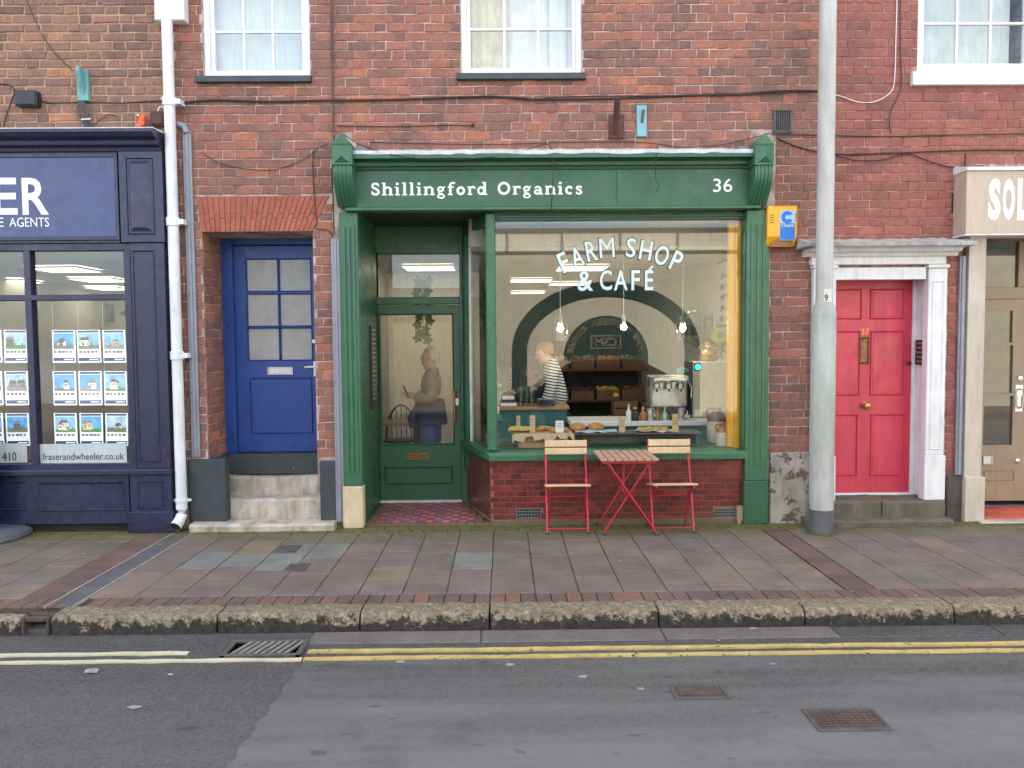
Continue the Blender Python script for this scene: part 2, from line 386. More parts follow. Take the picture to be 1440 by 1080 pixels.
def serif_text(body, x0, x1, z0, h, y, mb, sp=.085):
    tot = sum(GL[c][0]+sp for c in body)-sp; k = (x1-x0)/tot; x = x0; lay = 0
    for c in body:
        adv, strokes = GL[c]
        for pts, wd in strokes:
            closed = len(pts) > 6 and abs(pts[0][0]-pts[-1][0]) < 1e-6 and abs(pts[0][1]-pts[-1][1]) < 1e-6
            P = [Vector((x+p[0]*k, z0+p[1]*h)) for p in pts]; W = wd*1.12*(h+k)/2; L = []; 
            for i, p in enumerate(P):
                a = P[i-1] if i else (P[-2] if closed else p); b = P[i+1] if i < len(P)-1 else (P[1] if closed else p)
                d = (b-a).normalized(); n = Vector((-d.y, d.x)); L.append((p+n*W/2, p-n*W/2))
            yy = y-lay*.00012; lay = (lay+1) % 7
            vs = []; fs = []
            for a, b in L: vs += [(a.x, yy, a.y), (b.x, yy, b.y), (a.x, y+.002, a.y), (b.x, y+.002, b.y)]
            for i in range(len(L)-1):
                q = 4*i; fs += [(q, q+1, q+5, q+4), (q, q+4, q+6, q+2), (q+1, q+3, q+7, q+5)]
            q = 4*(len(L)-1); fs += [(0, 2, 3, 1), (q, q+1, q+3, q+2)]
            mb.add(vs, fs)
        x += (adv+sp)*k
    return mb
# ================================================================== materials of the place
WHITE = paint('white_paint', (.76, .78, .82), .45, .08, 6, .08, 60, grime=((.42, .40, .36), .35, 5))
SASHW = paint('sash_white', (.78, .79, .82), .35, .05, 5, .04)
NAVY = paint('navy_paint', S(43, 44, 74), .32, .15, 5, .05, 50, grime=((.09, .085, .13), .15, 2))
SIGNB = paint('sign_blue', S(66, 78, 122), .3, .06, 4, .02, 300)
GREEN = paint('green_paint', S(44, 92, 67), .42, .16, 5, .12, 55, chips=((.62, .60, .52), .745, 26), grime=((.05, .10, .07), .4, 4))
GREEN2 = paint('green_paint_worn', S(54, 106, 77), .38, .16, 5, .12, 55, chips=((.66, .63, .54), .70, 30), grime=((.05, .10, .07), .35, 4))
BLUE = paint('blue_paint', S(36, 70, 144), .36, .14, 4, .08, 40, chips=(S(110, 120, 140), .76, 30), grime=(S(30, 52, 100), .5, 4))
RED = paint('red_door_paint', S(204, 60, 84), .42, .09, 3, .06, 40, grime=(S(150, 44, 62), .5, 4))
TAN = paint('tan_paint', S(150, 132, 112), .45, .08, 4, .05, 40)
CREAM = paint('cream_paint', S(196, 186, 172), .5, .08, 4, .06, 40, grime=(S(120, 110, 95), .4, 4))
BEIGE = paint('sign_beige', S(186, 170, 154), .35, .04, 3, .02)
BLACKP = paint('black_slate_paint', S(58, 66, 74), .55, .25, 6, .25, 45, chips=((.45, .43, .36), .70, 14), grime=(S(70, 80, 50), .5, 5))
BLACK = paint('black_plastic', (.018, .02, .024), .45, .1, 8, .03)
CABLE = paint('cable_black', (.02, .018, .02), .6, .2, 8, .0)
LEAD = paint('white_lead', (.66, .66, .70), .55, .18, 8, .3, 25, grime=((.25, .25, .27), .45, 6))
GREYST = paint('weathered_stone', S(178, 176, 172), .85, .25, 6, .5, 30, grime=(S(76, 76, 76), .6, 9))
STEP = paint('step_stone', S(190, 182, 168), .85, .22, 5, .4, 35, grime=(S(100, 94, 70), .85, 6), chips=(S(96, 92, 80), .70, 18))
STEPD = paint('dark_step_stone', S(104, 98, 88), .9, .3, 7, .5, 40, grime=(S(78, 82, 44), .7, 4))
CONDUIT = paint('conduit_grey', S(140, 144, 156), .5, .12, 5, .05, metal=.2)
POST = paint('lamp_post_grey', S(184, 186, 182), .55, .10, 4, .12, 30, grime=(S(112, 116, 110), .45, 3))
POSTD = paint('lamp_post_base', S(92, 94, 100), .6, .18, 8, .3, 30)
RUST = paint('rusted_iron', S(92, 58, 54), .8, .35, 12, .4, 40)
IRON = paint('cast_iron', S(100, 96, 94), .6, .3, 12, .35, 50, metal=.4)
IRONB = paint('brown_iron', S(88, 74, 68), .75, .3, 12, .4, 50)
BRASS = paint('brass', S(176, 140, 80), .32, .25, 14, .05, metal=.85)
STEEL = paint('steel', (.6, .61, .62), .3, .04, 2, 0, metal=.85)
TEAL = paint('teal_paint', S(104, 160, 160), .55, .2, 9, .1, chips=(S(90, 80, 70), .7, 20))
GLASS = glass_mat('glass', (.97, .985, .975), .012, 1.3)
OLDG = glass_mat('old_glass', (.95, .97, .96), .06, 2.2)
SHOPG = glass_mat('shop_glass', (.97, .985, .975), .008, 1.1)
LETW = paint('white_lettering', (.80, .84, .80), .5, .04, 9, 0)
def mortar(name, a, b_, sc=5):
    m, t, b = base_mat(name); v = posn(t)
    c = mix(t, ramp(t, noise(t, v, sc, 6, .65), [(.38, 0.0), (.66, 1.0)]), a, b_)
    c = mix(t, 1.0, c, ramp(t, noise(t, v, 90, 3), [(.3, .75), (.7, 1.1)]), 'MULTIPLY')
    t.links.new(c, b.inputs['Base Color']); b.inputs['Roughness'].default_value = .95; bump(t, b, noise(t, v, 120, 4), .6, .004); return m
MORT_L = mortar('buff_mortar', S(194, 158, 126), S(150, 124, 104))
MORT_M = mortar('pale_mortar', S(206, 190, 178), S(122, 102, 95))
MORT_R = mortar('red_mortar', S(150, 88, 80), S(200, 178, 166), 9)
BR_L = brick_mat('brown_brick', [(0, S(94, 74, 71)), (.35, S(124, 94, 86)), (.65, S(143, 106, 92)), (.86, S(156, 113, 94)), (1, S(196, 130, 94))], S(88, 68, 64))
BR_M = brick_mat('red_brick', [(0, S(102, 76, 73)), (.3, S(132, 88, 80)), (.6, S(152, 96, 83)), (.85, S(168, 102, 83)), (1, S(210, 126, 86))], S(94, 72, 70))
BR_R = brick_mat('red_washed_brick', [(0, S(116, 72, 68)), (.4, S(144, 83, 77)), (.8, S(157, 88, 80)), (1, S(168, 102, 90))], S(110, 62, 60))
BR_A = brick_mat('rubbed_brick', [(0, S(156, 82, 66)), (.5, S(172, 90, 72)), (1, S(184, 102, 80))], S(150, 74, 58))

# ================================================================== ground
def slab_mat(name, cols, moss, rough=.85, sc=1.0, bmp=.25, wet=0):
    m, t, b = base_mat(name); v = posn(t); o = t.nodes.new('ShaderNodeObjectInfo').outputs['Random']
    c = ramp(t, o, cols)
    c = mix(t, 1.0, c, ramp(t, noise(t, v, 130*sc, 3, .7), [(.25, .68), (.75, 1.25)]), 'MULTIPLY')
    c = mix(t, 1.0, c, ramp(t, noise(t, v, 48, 4, .7), [(.32, .80), (.68, 1.18)]), 'MULTIPLY')
    c = mix(t, 1.0, c, ramp(t, noise(t, v, 3.2, 6, .65), [(.3, .74), (.7, 1.18)]), 'MULTIPLY')
    c = mix(t, ramp(t, noise(t, v, 30, 5, .7), [(.62, 0.0), (.75, .5)]), c, S(70, 62, 58))
    if moss:
        sx = t.nodes.new('ShaderNodeSeparateXYZ'); t.links.new(v, sx.inputs[0])
        mr = t.nodes.new('ShaderNodeMapRange'); mr.inputs[1].default_value = -.75; mr.inputs[2].default_value = -.1; t.links.new(sx.outputs[1], mr.inputs[0])
        n2 = ramp(t, noise(t, v, 5.5, 7, .7), [(.30, 0.0), (.55, 1.0)])
        f = mth(t, 'MULTIPLY', mth(t, 'MULTIPLY', mr.outputs[0], n2), moss)
        c = mix(t, f, c, S(88, 92, 42))
    t.links.new(c, b.inputs['Base Color'])
    t.links.new(ramp(t, noise(t, v, 6, 5), [(.35, rough-.2), (.65, min(1, rough+.08))]), b.inputs['Roughness'])
    bump(t, b, noise(t, v, 160*sc, 4, .7), bmp, .004); return m
SLAB = slab_mat('paving_slab', [(0, S(112, 102, 95)), (.5, S(117, 106, 98)), (.85, S(122, 109, 100)), (1, S(127, 111, 98))], .75)
SLABP = slab_mat('pale_patch_slab', [(0, S(118, 118, 113)), (1, S(134, 134, 128))], .5)
SLABB = slab_mat('buff_patch_slab', [(0, S(124, 112, 94)), (1, S(132, 118, 98))], .5)
PBRICK = slab_mat('paving_brick', [(0, S(98, 82, 76)), (.5, S(108, 87, 80)), (.9, S(115, 89, 81)), (1, S(134, 94, 80))], .2, .8)
PBRICKM = slab_mat('mossy_paving_brick', [(0, S(100, 92, 58)), (.6, S(112, 100, 66)), (1, S(124, 100, 76))], 1.0, .85)
GROUT = slab_mat('pavement_joint_sand', [(0, S(66, 60, 48)), (1, S(66, 60, 48))], .8)
ASPH = slab_mat('asphalt', [(0, S(70, 70, 76)), (1, S(70, 70, 76))], 0, .72, 1.3, .55)
def asphalt(name, col, wear, rough):
    m, t, b = base_mat(name); v = posn(t)
    sx = t.nodes.new('ShaderNodeSeparateXYZ'); t.links.new(v, sx.inputs[0])
    vo = t.nodes.new('ShaderNodeTexVoronoi'); vo.inputs['Scale'].default_value = 130; t.links.new(v, vo.inputs['Vector'])
    c = mix(t, 1.0, col, ramp(t, vo.outputs['Color'], [(.1, .45), (.85, 1.5)]), 'MULTIPLY')
    c = mix(t, 1.0, c, ramp(t, noise(t, v, 55, 3, .7), [(.32, .72), (.68, 1.26)]), 'MULTIPLY')
    c = mix(t, ramp(t, noise(t, v, 220, 2), [(.62, 0.0), (.70, .85)]), c, S(138, 136, 138))
    mp = t.nodes.new('ShaderNodeMapping'); mp.inputs[3].default_value = (.22, 2.4, 1); t.links.new(v, mp.inputs[0])
    wn = noise(t, mp.outputs[0], 1.5, 6, .62)
    tr = t.nodes.new('ShaderNodeMapRange'); tr.inputs[1].default_value = -2.95; tr.inputs[2].default_value = -3.5; t.links.new(sx.outputs[1], tr.inputs[0])
    wf = mth(t, 'MULTIPLY', mth(t, 'ADD', mth(t, 'MULTIPLY', tr.outputs[0], .55), ramp(t, wn, [(.40, 0.0), (.66, .75)])), wear)
    c = mix(t, wf, c, S(110, 109, 109))
    c = mix(t, ramp(t, noise(t, v, 2.3, 7, .7), [(.55, 0.0), (.8, .5)]), c, S(52, 52, 58))
    mp2 = t.nodes.new('ShaderNodeMapping'); mp2.inputs[3].default_value = (1, 2.6, 1); t.links.new(v, mp2.inputs[0])
    c = mix(t, ramp(t, noise(t, mp2.outputs[0], 5.5, 3, .5), [(.68, 0.0), (.72, .55)]), c, S(56, 55, 58))
    t.links.new(c, b.inputs['Base Color'])
    t.links.new(ramp(t, noise(t, v, 2.5, 5), [(.35, rough-.16), (.65, rough+.1)]), b.inputs['Roughness'])
    hs = mth(t, 'ADD', vo.outputs['Distance'], mth(t, 'MULTIPLY', noise(t, v, 300, 3), .5)); bump(t, b, hs, .5, .004); return m
ROADL = asphalt('asphalt_dark', S(72, 70, 69), .3, .66); ROADR = asphalt('asphalt_worn', S(76, 75, 74), .9, .58)
YEL = paint('yellow_road_paint', S(196, 174, 108), .75, .2, 9, .4, 120, chips=(S(80, 78, 80), .61, 22), grime=(S(150, 130, 80), .5, 6))
CRM = paint('cream_road_paint', S(204, 196, 166), .75, .15, 9, .4, 120, chips=(S(80, 78, 80), .66, 22))
CHAN = slab_mat('channel_stone', [(0, S(98, 93, 90)), (1, S(112, 106, 102))], 0, .8)
def kerb_material():
    m, t, b = base_mat('granite_kerb'); v = posn(t)
    c = ramp(t, noise(t, v, 26, 6, .75), [(.3, S(96, 86, 74)), (.5, S(142, 130, 112)), (.7, S(194, 180, 158))])
    c = mix(t, 1.0, c, ramp(t, noise(t, v, 150, 3), [(.3, .6), (.7, 1.2)]), 'MULTIPLY')
    c = mix(t, ramp(t, noise(t, v, 9, 5), [(.52, 0.0), (.72, .55)]), c, S(118, 108, 66))
    sx = t.nodes.new('ShaderNodeSeparateXYZ'); t.links.new(v, sx.inputs[0])
    h = mth(t, 'ADD', sx.outputs[2], mth(t, 'MULTIPLY', mth(t, 'SUBTRACT', noise(t, v, 13, 7, .8), .5), .36))
    mr = t.nodes.new('ShaderNodeMapRange'); mr.inputs[1].default_value = -.036; mr.inputs[2].default_value = -.056; t.links.new(h, mr.inputs[0])
    kb = ramp(t, noise(t, v, 30, 5, .7), [(.35, S(30, 30, 29)), (.65, S(62, 60, 54))])
    c = mix(t, mth(t, 'MULTIPLY', mr.outputs[0], .95), c, kb)
    vo = t.nodes.new('ShaderNodeTexVoronoi'); vo.feature = 'DISTANCE_TO_EDGE'; vo.inputs['Scale'].default_value = 42; t.links.new(v, vo.inputs['Vector'])
    tp = t.nodes.new('ShaderNodeMapRange'); tp.inputs[1].default_value = -.014; tp.inputs[2].default_value = -.004; t.links.new(sx.outputs[2], tp.inputs[0])
    ed = ramp(t, vo.outputs['Distance'], [(.0, 1.0), (.16, 0.0)])
    c = mix(t, mth(t, 'MULTIPLY', mth(t, 'MULTIPLY', tp.outputs[0], ed), .6), c, S(96, 84, 58))
    t.links.new(c, b.inputs['Base Color']); b.inputs['Roughness'].default_value = .9
    bump(t, b, noise(t, v, 45, 6, .75), 1.0, .012); return m
KERB = kerb_material()

ZR = -.12                      # road level below the pavement
YK = -2.28                     # kerb face
road = MB().box(-40, 40, -9.4, YK+.12, ZR-.2, ZR).build('road', ROADL); road['kind'] = 'structure'
# newer, more worn patch of surfacing on the right
pa, pb = gnd(428, 930, ZR), gnd(318, 1082, ZR)
pl = [(pa.x, pa.y)]
for i in range(1, 41):
    t_ = i/40; pl.append((pa.x+(pb.x-pa.x)*t_+random.uniform(-.008, .008)+.008*math.sin(i*.9), pa.y+(pb.y-pa.y)*t_))
dxy = (pb.x-pa.x)/(pb.y-pa.y); pl.append((pb.x+dxy*(-9.3-pb.y)*.3, -9.3))
pl += [(40, -9.3), (40, pa.y)]
MB().prism(pl, ZR-.01, ZR+.004, 'z').build('asphalt_patch', ROADR, road)
for a, b_ in ((-.9, .55), (.55, 2.15), (2.15, 5.5), (5.5, 12)):
    pass
# channel stones beside the kerb
x = gnd(432, 905, ZR).x
while x < 7:
    L = random.uniform(.9, 1.2); B('channel_stone', CHAN if x < 1.5 else ROADL, road, x+.004, x+L-.004, -2.475+random.uniform(-.01, .01), YK-.015, ZR-.01, ZR+.006+random.uniform(-.001, .002), .004); x += L
def line_strip(name, mat, xa, xb, yc0, yc1, wd, lift=.010):
    mb = MB(); n = max(2, int((xb-xa)/.12)); vs = []; fs = []
    for i in range(n+1):
        u = i/n; x = xa+(xb-xa)*u; yc = yc0+(yc1-yc0)*u; e = random.uniform(-.006, .006); g = random.uniform(-.006, .006)
        vs += [(x, yc-wd/2+e, ZR+lift), (x, yc+wd/2+g, ZR+lift), (x, yc-wd/2+e, ZR-.01), (x, yc+wd/2+g, ZR-.01)]
    for i in range(n): q = 4*i; fs += [(q, q+4, q+5, q+1), (q, q+2, q+6, q+4), (q+1, q+5, q+7, q+3)]
    fs += [(0, 1, 3, 2), (4*n, 4*n+2, 4*n+3, 4*n+1)]
    return mb.add(vs, fs).build(name, mat, road)
y1 = gnd(700, 914.5, ZR).y; y2 = gnd(700, 925, ZR).y
line_strip('yellow_line', YEL, gnd(433, 918, ZR).x, 9, y1, y1, .042); line_strip('yellow_line', YEL, gnd(428, 927, ZR).x, 9, y2, y2, .045)
ya = gnd(130, 921, ZR).y; yb = gnd(130, 930, ZR).y
line_strip('cream_line', CRM, -9, gnd(264, 920, ZR).x, ya, ya, .045, .007); line_strip('cream_line', CRM, -9, gnd(425, 927, ZR).x, yb-.0, y2+.0, .04, .0075)

# pavement: bedding sheet, slabs, brick courses
pave = MB().box(-12, 12, YK+.12, .02, -.2, -.012).build('pavement', GROUT); pave['kind'] = 'structure'
def flat_geo(sx, sy, rng, bev=.004, jit=.002):
    j = lambda: rng.uniform(-jit, jit); o = [(-sx/2+j(), -sy/2+j()), (sx/2+j(), -sy/2+j()), (sx/2+j(), sy/2+j()), (-sx/2+j(), sy/2+j())]
    vs = [(x, y, -.02) for x, y in o]+[(x, y, -bev) for x, y in o]+[(x-math.copysign(bev, x), y-math.copysign(bev, y), 0) for x, y in o]
    fs = [(8, 9, 10, 11)]
    for a in range(4): b = (a+1) % 4; fs += [(a, b, 4+b, 4+a), (4+a, 4+b, 8+b, 8+a)]
    return vs, fs
_fm = {}
def flat_piece(name, x0, x1, ya_, yb_, mat, parent, z=0.0, gap=.006, tilt=.003):
    key = (name, mat.name, random.randrange(5))
    if key not in _fm:
        vs, fs = flat_geo(.3, .3, random); me = bpy.data.meshes.new(name); me.from_pydata(vs, [], fs); me.materials.append(mat); _fm[key] = me
    o = bpy.data.objects.new(name, _fm[key]); C.objects.link(o); o.parent = parent
    o.location = Vector(((x0+x1)/2, (ya_+yb_)/2, z+random.uniform(-.0015, .0015)))-WL[parent.name]
    o.scale = ((x1-x0-gap)/.3, (yb_-ya_-gap)/.3, 1); o.rotation_euler = (random.uniform(-tilt, tilt), random.uniform(-tilt, tilt), 0); return o
YB0 = -.235; YS1 = -1.93; YKB = -2.10
covers = []
special = [((300, 779), SLABP), ((335, 790), SLABP), ((432, 776), SLABP), ((420, 786), SLABP), ((375, 770), SLABB), ((545, 812), SLABB), ((682, 793), SLABP), ((450, 772), SLABP)]
def slab_area(xa, xb, nw=.295):
    n = max(1, round((xb-xa)/nw)); wd = (xb-xa)/n
    for i in range(n):
        ys = YB0; first = True
        while ys > YS1+.02:
            L = random.uniform(.2, .44) if first else random.choice((.3, .42, .44, .46)); first = False
            ye = max(YS1, ys-L)
            if ye-YS1 < .12: ye = YS1
            m = SLAB
            for (px, py), sm in special:
                g = gnd(px, py)
                if xa+i*wd < g.x < xa+(i+1)*wd and ye < g.y < ys: m = sm
            flat_piece('paving_slab', xa+i*wd, xa+(i+1)*wd, ye, ys, m, pave); ys = ye
slab_area(-2.76, 2.27); slab_area(2.49, 5.4); slab_area(-5.6, -3.2)
for sgn, x0_, x1_ in ((0, -3.2, -2.96), (1, 2.28, 2.48)):
    ys = YB0
    while ys > YS1+.02: flat_piece('paving_brick', x0_, x1_, ys-.106, ys, PBRICK, pave); ys -= .106
x = -5.6
while x < 5.4:                                                     # brick course along the kerb and mossy course along the walls
    wdt = .1 if random.random() < .93 else .2
    if not (-2.96 < x < -2.76): flat_piece('paving_brick', x, x+wdt, YKB, YS1, PBRICK, pave)
    x += wdt
x = -5.6
while x < 5.4: flat_piece('paving_brick', x, x+.106, YB0, -.12, PBRICKM, pave); x += .106
x = -5.6
while x < 5.4: flat_piece('paving_brick', x, x+.215, -.118, -.01, PBRICKM, pave); x += .215
# drain channel set in the pavement
dch = MB()
ys = YB0+.1
while ys > YKB:
    dch.box(-2.945, -2.775, max(ys-.5, YKB)+.004, ys-.002, -.03, -.004); ys -= .5
dch.m = 1; dch.box(-2.955, -2.945, YKB, YB0+.1, -.03, .002); dch.box(-2.775, -2.765, YKB, YB0+.1, -.03, .002)
dch.build('drain_channel', [slab_mat('channel_cover', [(0, S(96, 94, 98)), (1, S(96, 94, 98))], .6), paint('channel_edge', S(170, 162, 150), .6, .2)], pave)
for p in ((385, 767, 425, 778), (398, 793, 437, 804)):
    a, b_ = gnd(p[0], p[3]), gnd(p[2], p[1])
    B('service_cover', IRON, pave, a.x, b_.x, a.y, b_.y, -.01, .006, .002)
# kerb stones
kerb = thing('kerb', 'long granite kerb', 'kerb', (0, YK, ZR)); kerb['kind'] = 'structure'; del kerb['category'], kerb['label']
def kerb_stone(xa, xb, top=0.0, ytop=YKB):
    mb = MB(); n = max(4, int((xb-xa)/.045)); prof = [(ytop, top-.25), (ytop, top-.006), (ytop-.008, top), (ytop-.05, top+.001), (ytop-.09, top), (YK+.03, top-.002), (YK+.010, top-.009), (YK+.001, top-.028), (YK-.001, top-.07), (YK-.006, top-.12), (YK-.008, top-.25)]
    m_ = len(prof); vs = []; fs = []
    for i in range(n+1):
        x = xa+(xb-xa)*i/n; e = .012 if i in (0, n) else 0
        for k, (y, z) in enumerate(prof):
            q = 1 if 2 <= k <= 9 else 0; vs.append((x, y+q*random.uniform(-.005, .007)+e*q*(k > 3), z+q*random.uniform(-.005, .004)-e*q*.6))
    for i in range(n):
        for k in range(m_-1): fs.append((i*m_+k, i*m_+k+1, (i+1)*m_+k+1, (i+1)*m_+k))
    fs += [tuple(range(m_)), tuple(n*m_+k for k in range(m_-1, -1, -1))]
    return mb.add(vs, fs).build('kerb_stone', KERB, kerb, smooth=True)
xs = [gnd(p, 866).x for p in (-420, -200, 30)]+[gnd(p, 866).x for p in (70, 302, 503, 688, 932, 1146, 1368, 1600, 1830)]
for i in range(len(xs)-1):
    if i != 2: kerb_stone(xs[i]+.006, xs[i+1]-.006, -.02 if i < 2 else 0)
# cast iron outlet in the kerb
kd = thing('kerb_drain', 'brown cast iron drain outlet in the kerb at the end of the channel', 'drain', ((xs[2]+xs[3])/2, YK, ZR))
MB().box(xs[2]+.008, xs[3]-.008, YKB, YK+.03, -.2, -.085).build('body', IRON, kd)
tp = MB()
for yy in (-2.105, -2.17, -2.235): tp.box(xs[2]+.012, xs[3]-.012, yy-.028, yy+.008, -.04, -.012)
tp.box(xs[2]+.006, xs[2]+.02, -2.275, -2.1, -.05, -.008); tp.box(xs[3]-.02, xs[3]-.006, -2.275, -2.1, -.05, -.008)
tp.build('slotted_cover', IRONB, kd, .004)
for a_ in (xs[2]+.006, xs[3]-.022): MB().box(a_, a_+.016, YK-.002, -2.2, -.12, -.05).build('cheek', IRONB, kd, .004)
WORN = paint('worn_iron', S(150, 146, 142), .5, .25, 14, .2, 50, metal=.3)
# gully grate
ga, gb = gnd(309, 926, ZR), gnd(436, 903, ZR)
gx0, gx1 = gnd(318, 915, ZR).x, gnd(428, 915, ZR).x; gy0, gy1 = ga.y, gb.y
gg = thing('gully_grate', 'black iron gully grate with slanted bars in the road below the kerb', 'drain grate', ((gx0+gx1)/2, (gy0+gy1)/2, ZR))
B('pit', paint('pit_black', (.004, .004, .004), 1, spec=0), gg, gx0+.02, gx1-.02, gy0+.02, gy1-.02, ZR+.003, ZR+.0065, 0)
fr = framebox(MB(), gx0, gx1, 0, 1, 0, 1, .025); fr = MB()
fr.box(gx0, gx1, gy0, gy0+.022, ZR-.01, ZR+.02); fr.box(gx0, gx1, gy1-.022, gy1, ZR-.01, ZR+.02); fr.box(gx0, gx0+.03, gy0, gy1, ZR-.01, ZR+.019); fr.box(gx1-.03, gx1, gy0, gy1, ZR-.01, ZR+.019)
fr.build('frame', IRON, gg, .003)
for i in range(8):
    x = gx0+.045+(gx1-gx0-.155)*i/7
    MB().prism([(x, gy0+.02), (x+.022, gy0+.02), (x+.085, gy1-.02), (x+.063, gy1-.02)], ZR-.01, ZR+.018, 'z').build('bar', WORN, gg, .003)
for p, lb in (((945, 964, 1022, 985), 'square iron cover sunk in the road nearer the kerb'), ((1138, 998, 1242, 1030), 'square rusty iron cover in the road, the one farther from the kerb')):
    a, b_ = gnd((p[0]+p[2])/2, p[3], ZR), gnd((p[0]+p[2])/2, p[1], ZR); xa, xb = gnd(p[0], (p[1]+p[3])/2, ZR).x, gnd(p[2], (p[1]+p[3])/2, ZR).x
    t_ = thing('utility_cover', lb, 'manhole cover', ((xa+xb)/2, (a.y+b_.y)/2, ZR), 'covers in the road')
    fr = MB(); fr.box(xa, xb, a.y, a.y+.02, ZR, ZR+.011); fr.box(xa, xb, b_.y-.02, b_.y, ZR, ZR+.011); fr.box(xa, xa+.02, a.y+.02, b_.y-.02, ZR, ZR+.011); fr.box(xb-.02, xb, a.y+.02, b_.y-.02, ZR, ZR+.011)
    fr.build('frame', IRON, t_, .002)
    ld = MB(); ld.box(xa+.022, xb-.022, a.y+.022, b_.y-.022, ZR, ZR+.008)
    for i in range(9):
        for j in range(6):
            cx = xa+.045+(xb-xa-.09)*i/8; cy = a.y+.045+(b_.y-a.y-.09)*j/5; ld.box(cx-.012, cx+.012, cy-.008, cy+.008, ZR+.0085, ZR+.0115)
    ld.build('lid', IRONB, t_)
# scraps of litter and droppings on the ground
lit = MB()
for i in range(24):
    px, py = random.uniform(20, 1420), random.uniform(760, 850); g = gnd(px, py)
    n = 6; r = random.uniform(.004, .010); lit.prism([(g.x+r*random.uniform(.6, 1.4)*math.cos(6.28*k/n), g.y+.7*r*random.uniform(.6, 1.4)*math.sin(6.28*k/n)) for k in range(n)], .001, .004, 'z')
for px, py, r in ((128, 945, .05), (190, 996, .03), (563, 932, .02), (716, 936, .02), (820, 953, .025), (900, 970, .02), (1087, 935, .015), (240, 950, .014), (1060, 885, .02), (1010, 902, .012)):
    g = gnd(px, py, ZR); n = 8; lit.prism([(g.x+r*random.uniform(.6, 1.4)*math.cos(6.28*k/n), g.y+.55*r*random.uniform(.6, 1.4)*math.sin(6.28*k/n)) for k in range(n)], ZR+.004, ZR+.009, 'z')
tag(lit.build('litter', paint('litter', (.36, .35, .33), .8, .4, 20)), 'small pale scraps of litter and droppings on the paving and road', None, None, 'stuff')

# ================================================================== the three brick buildings
XL = at(246, 200).x; XR = at(1166, 200).x; TOPZ = 8.2
DX0, DX1, _, DZ = rect(288, 326, 443, 636)                # blue door opening
W = {}
W['a'] = rect(283, -142, 434, 110); W['b'] = rect(647, -145, 818, 106); W['c'] = rect(1292, -160, 1462, 100)
SF = rect(479, 207, 1082, 745); SFo = rect(499, 290, 1062, 745)
def big_wall(name, label, x0, x1, holes, mort, yback=.5):
    t = thing(name, label, 'building', ((x0+x1)/2, 0, 0))
    wall_sheet(x0, x1, -.1, TOPZ, holes, 0.0, yback).build('wall', mort, t)
    # closed body and roof behind the front
    rf = MB(); rf.prism([(-.35, TOPZ), (3.7, TOPZ+1.6), (7.8, TOPZ), (7.8, TOPZ-.15), (-.35, TOPZ-.15)], x0, x1, 'x')
    rf.build('roof', paint('slate', S(84, 86, 94), .7, .2, 9), t)
    return t
mid = big_wall('brick_building', 'middle red brick building with white sash windows above the green shopfront and blue door', XL, XR,
               [W['a'], W['b'], (DX0, DX1, -.1, DZ), SFo], MORT_M)
ar = rect(276, 276, 464, 327)
pl1 = rect(265, 646, 319, 745); pl2 = rect(447, 646, 476, 745); pl3 = rect(1081, 637, 1170, 745)
_sl = [(ar[0]+(DX0-ar[0])*(1-(k+.5)/4)-.004, ar[1]+(DX1-ar[1])*(1-(k+.5)/4)+.004, DZ+(ar[3]-DZ)*k/4, DZ+(ar[3]-DZ)*(k+1)/4) for k in range(4)]
hm = [W['a'], W['b'], (DX0, DX1, -.1, DZ), SF, *_sl, pl1, pl2, pl3, rect(472, 185, 500, 745), rect(1060, 180, 1090, 300), rect(1086, 154, 1115, 188)]
brick_field(mid, XL, XR, .02, 5.7, hm, BR_M, seed=3, key='mid', limit=290)
# reveals of the blue door
brick_field(mid, 0.0, .48, pl1[3], DZ, [], BR_M, origin=(DX0, 0.0), ang=R_(90), seed=9, key='mid', limit=60, name='reveal_brick', rest='reveal_brick_courses', proud=.008)
# flat gauged arch over the blue door
n = 23; top0, top1, bz, tz = ar; bw0, bw1 = DX0, DX1
for i in range(n):
    f0, f1 = i/n, (i+1)/n; g = .004
    xb0, xb1 = bw0+(bw1-bw0)*f0+g/2, bw0+(bw1-bw0)*f1-g/2; xt0, xt1 = top0+(top1-top0)*f0+g/2, top0+(top1-top0)*f1-g/2
    cut = .5 if i % 2 else .38; xm0, xm1 = xb0+(xt0-xb0)*cut, xb1+(xt1-xb1)*cut; zm = DZ+(tz-DZ)*cut
    y = -.011+random.uniform(-.002, .002)
    MB().prism([(xb0, DZ), (xb1, DZ), (xm1, zm-.002), (xm0, zm-.002)], y, .02, 'y').build('arch_brick', BR_A, mid, .003)
    MB().prism([(xm0, zm+.002), (xm1, zm+.002), (xt1, tz), (xt0, tz)], y+random.uniform(-.002, .002), .02, 'y').build('arch_brick', BR_A, mid, .003)
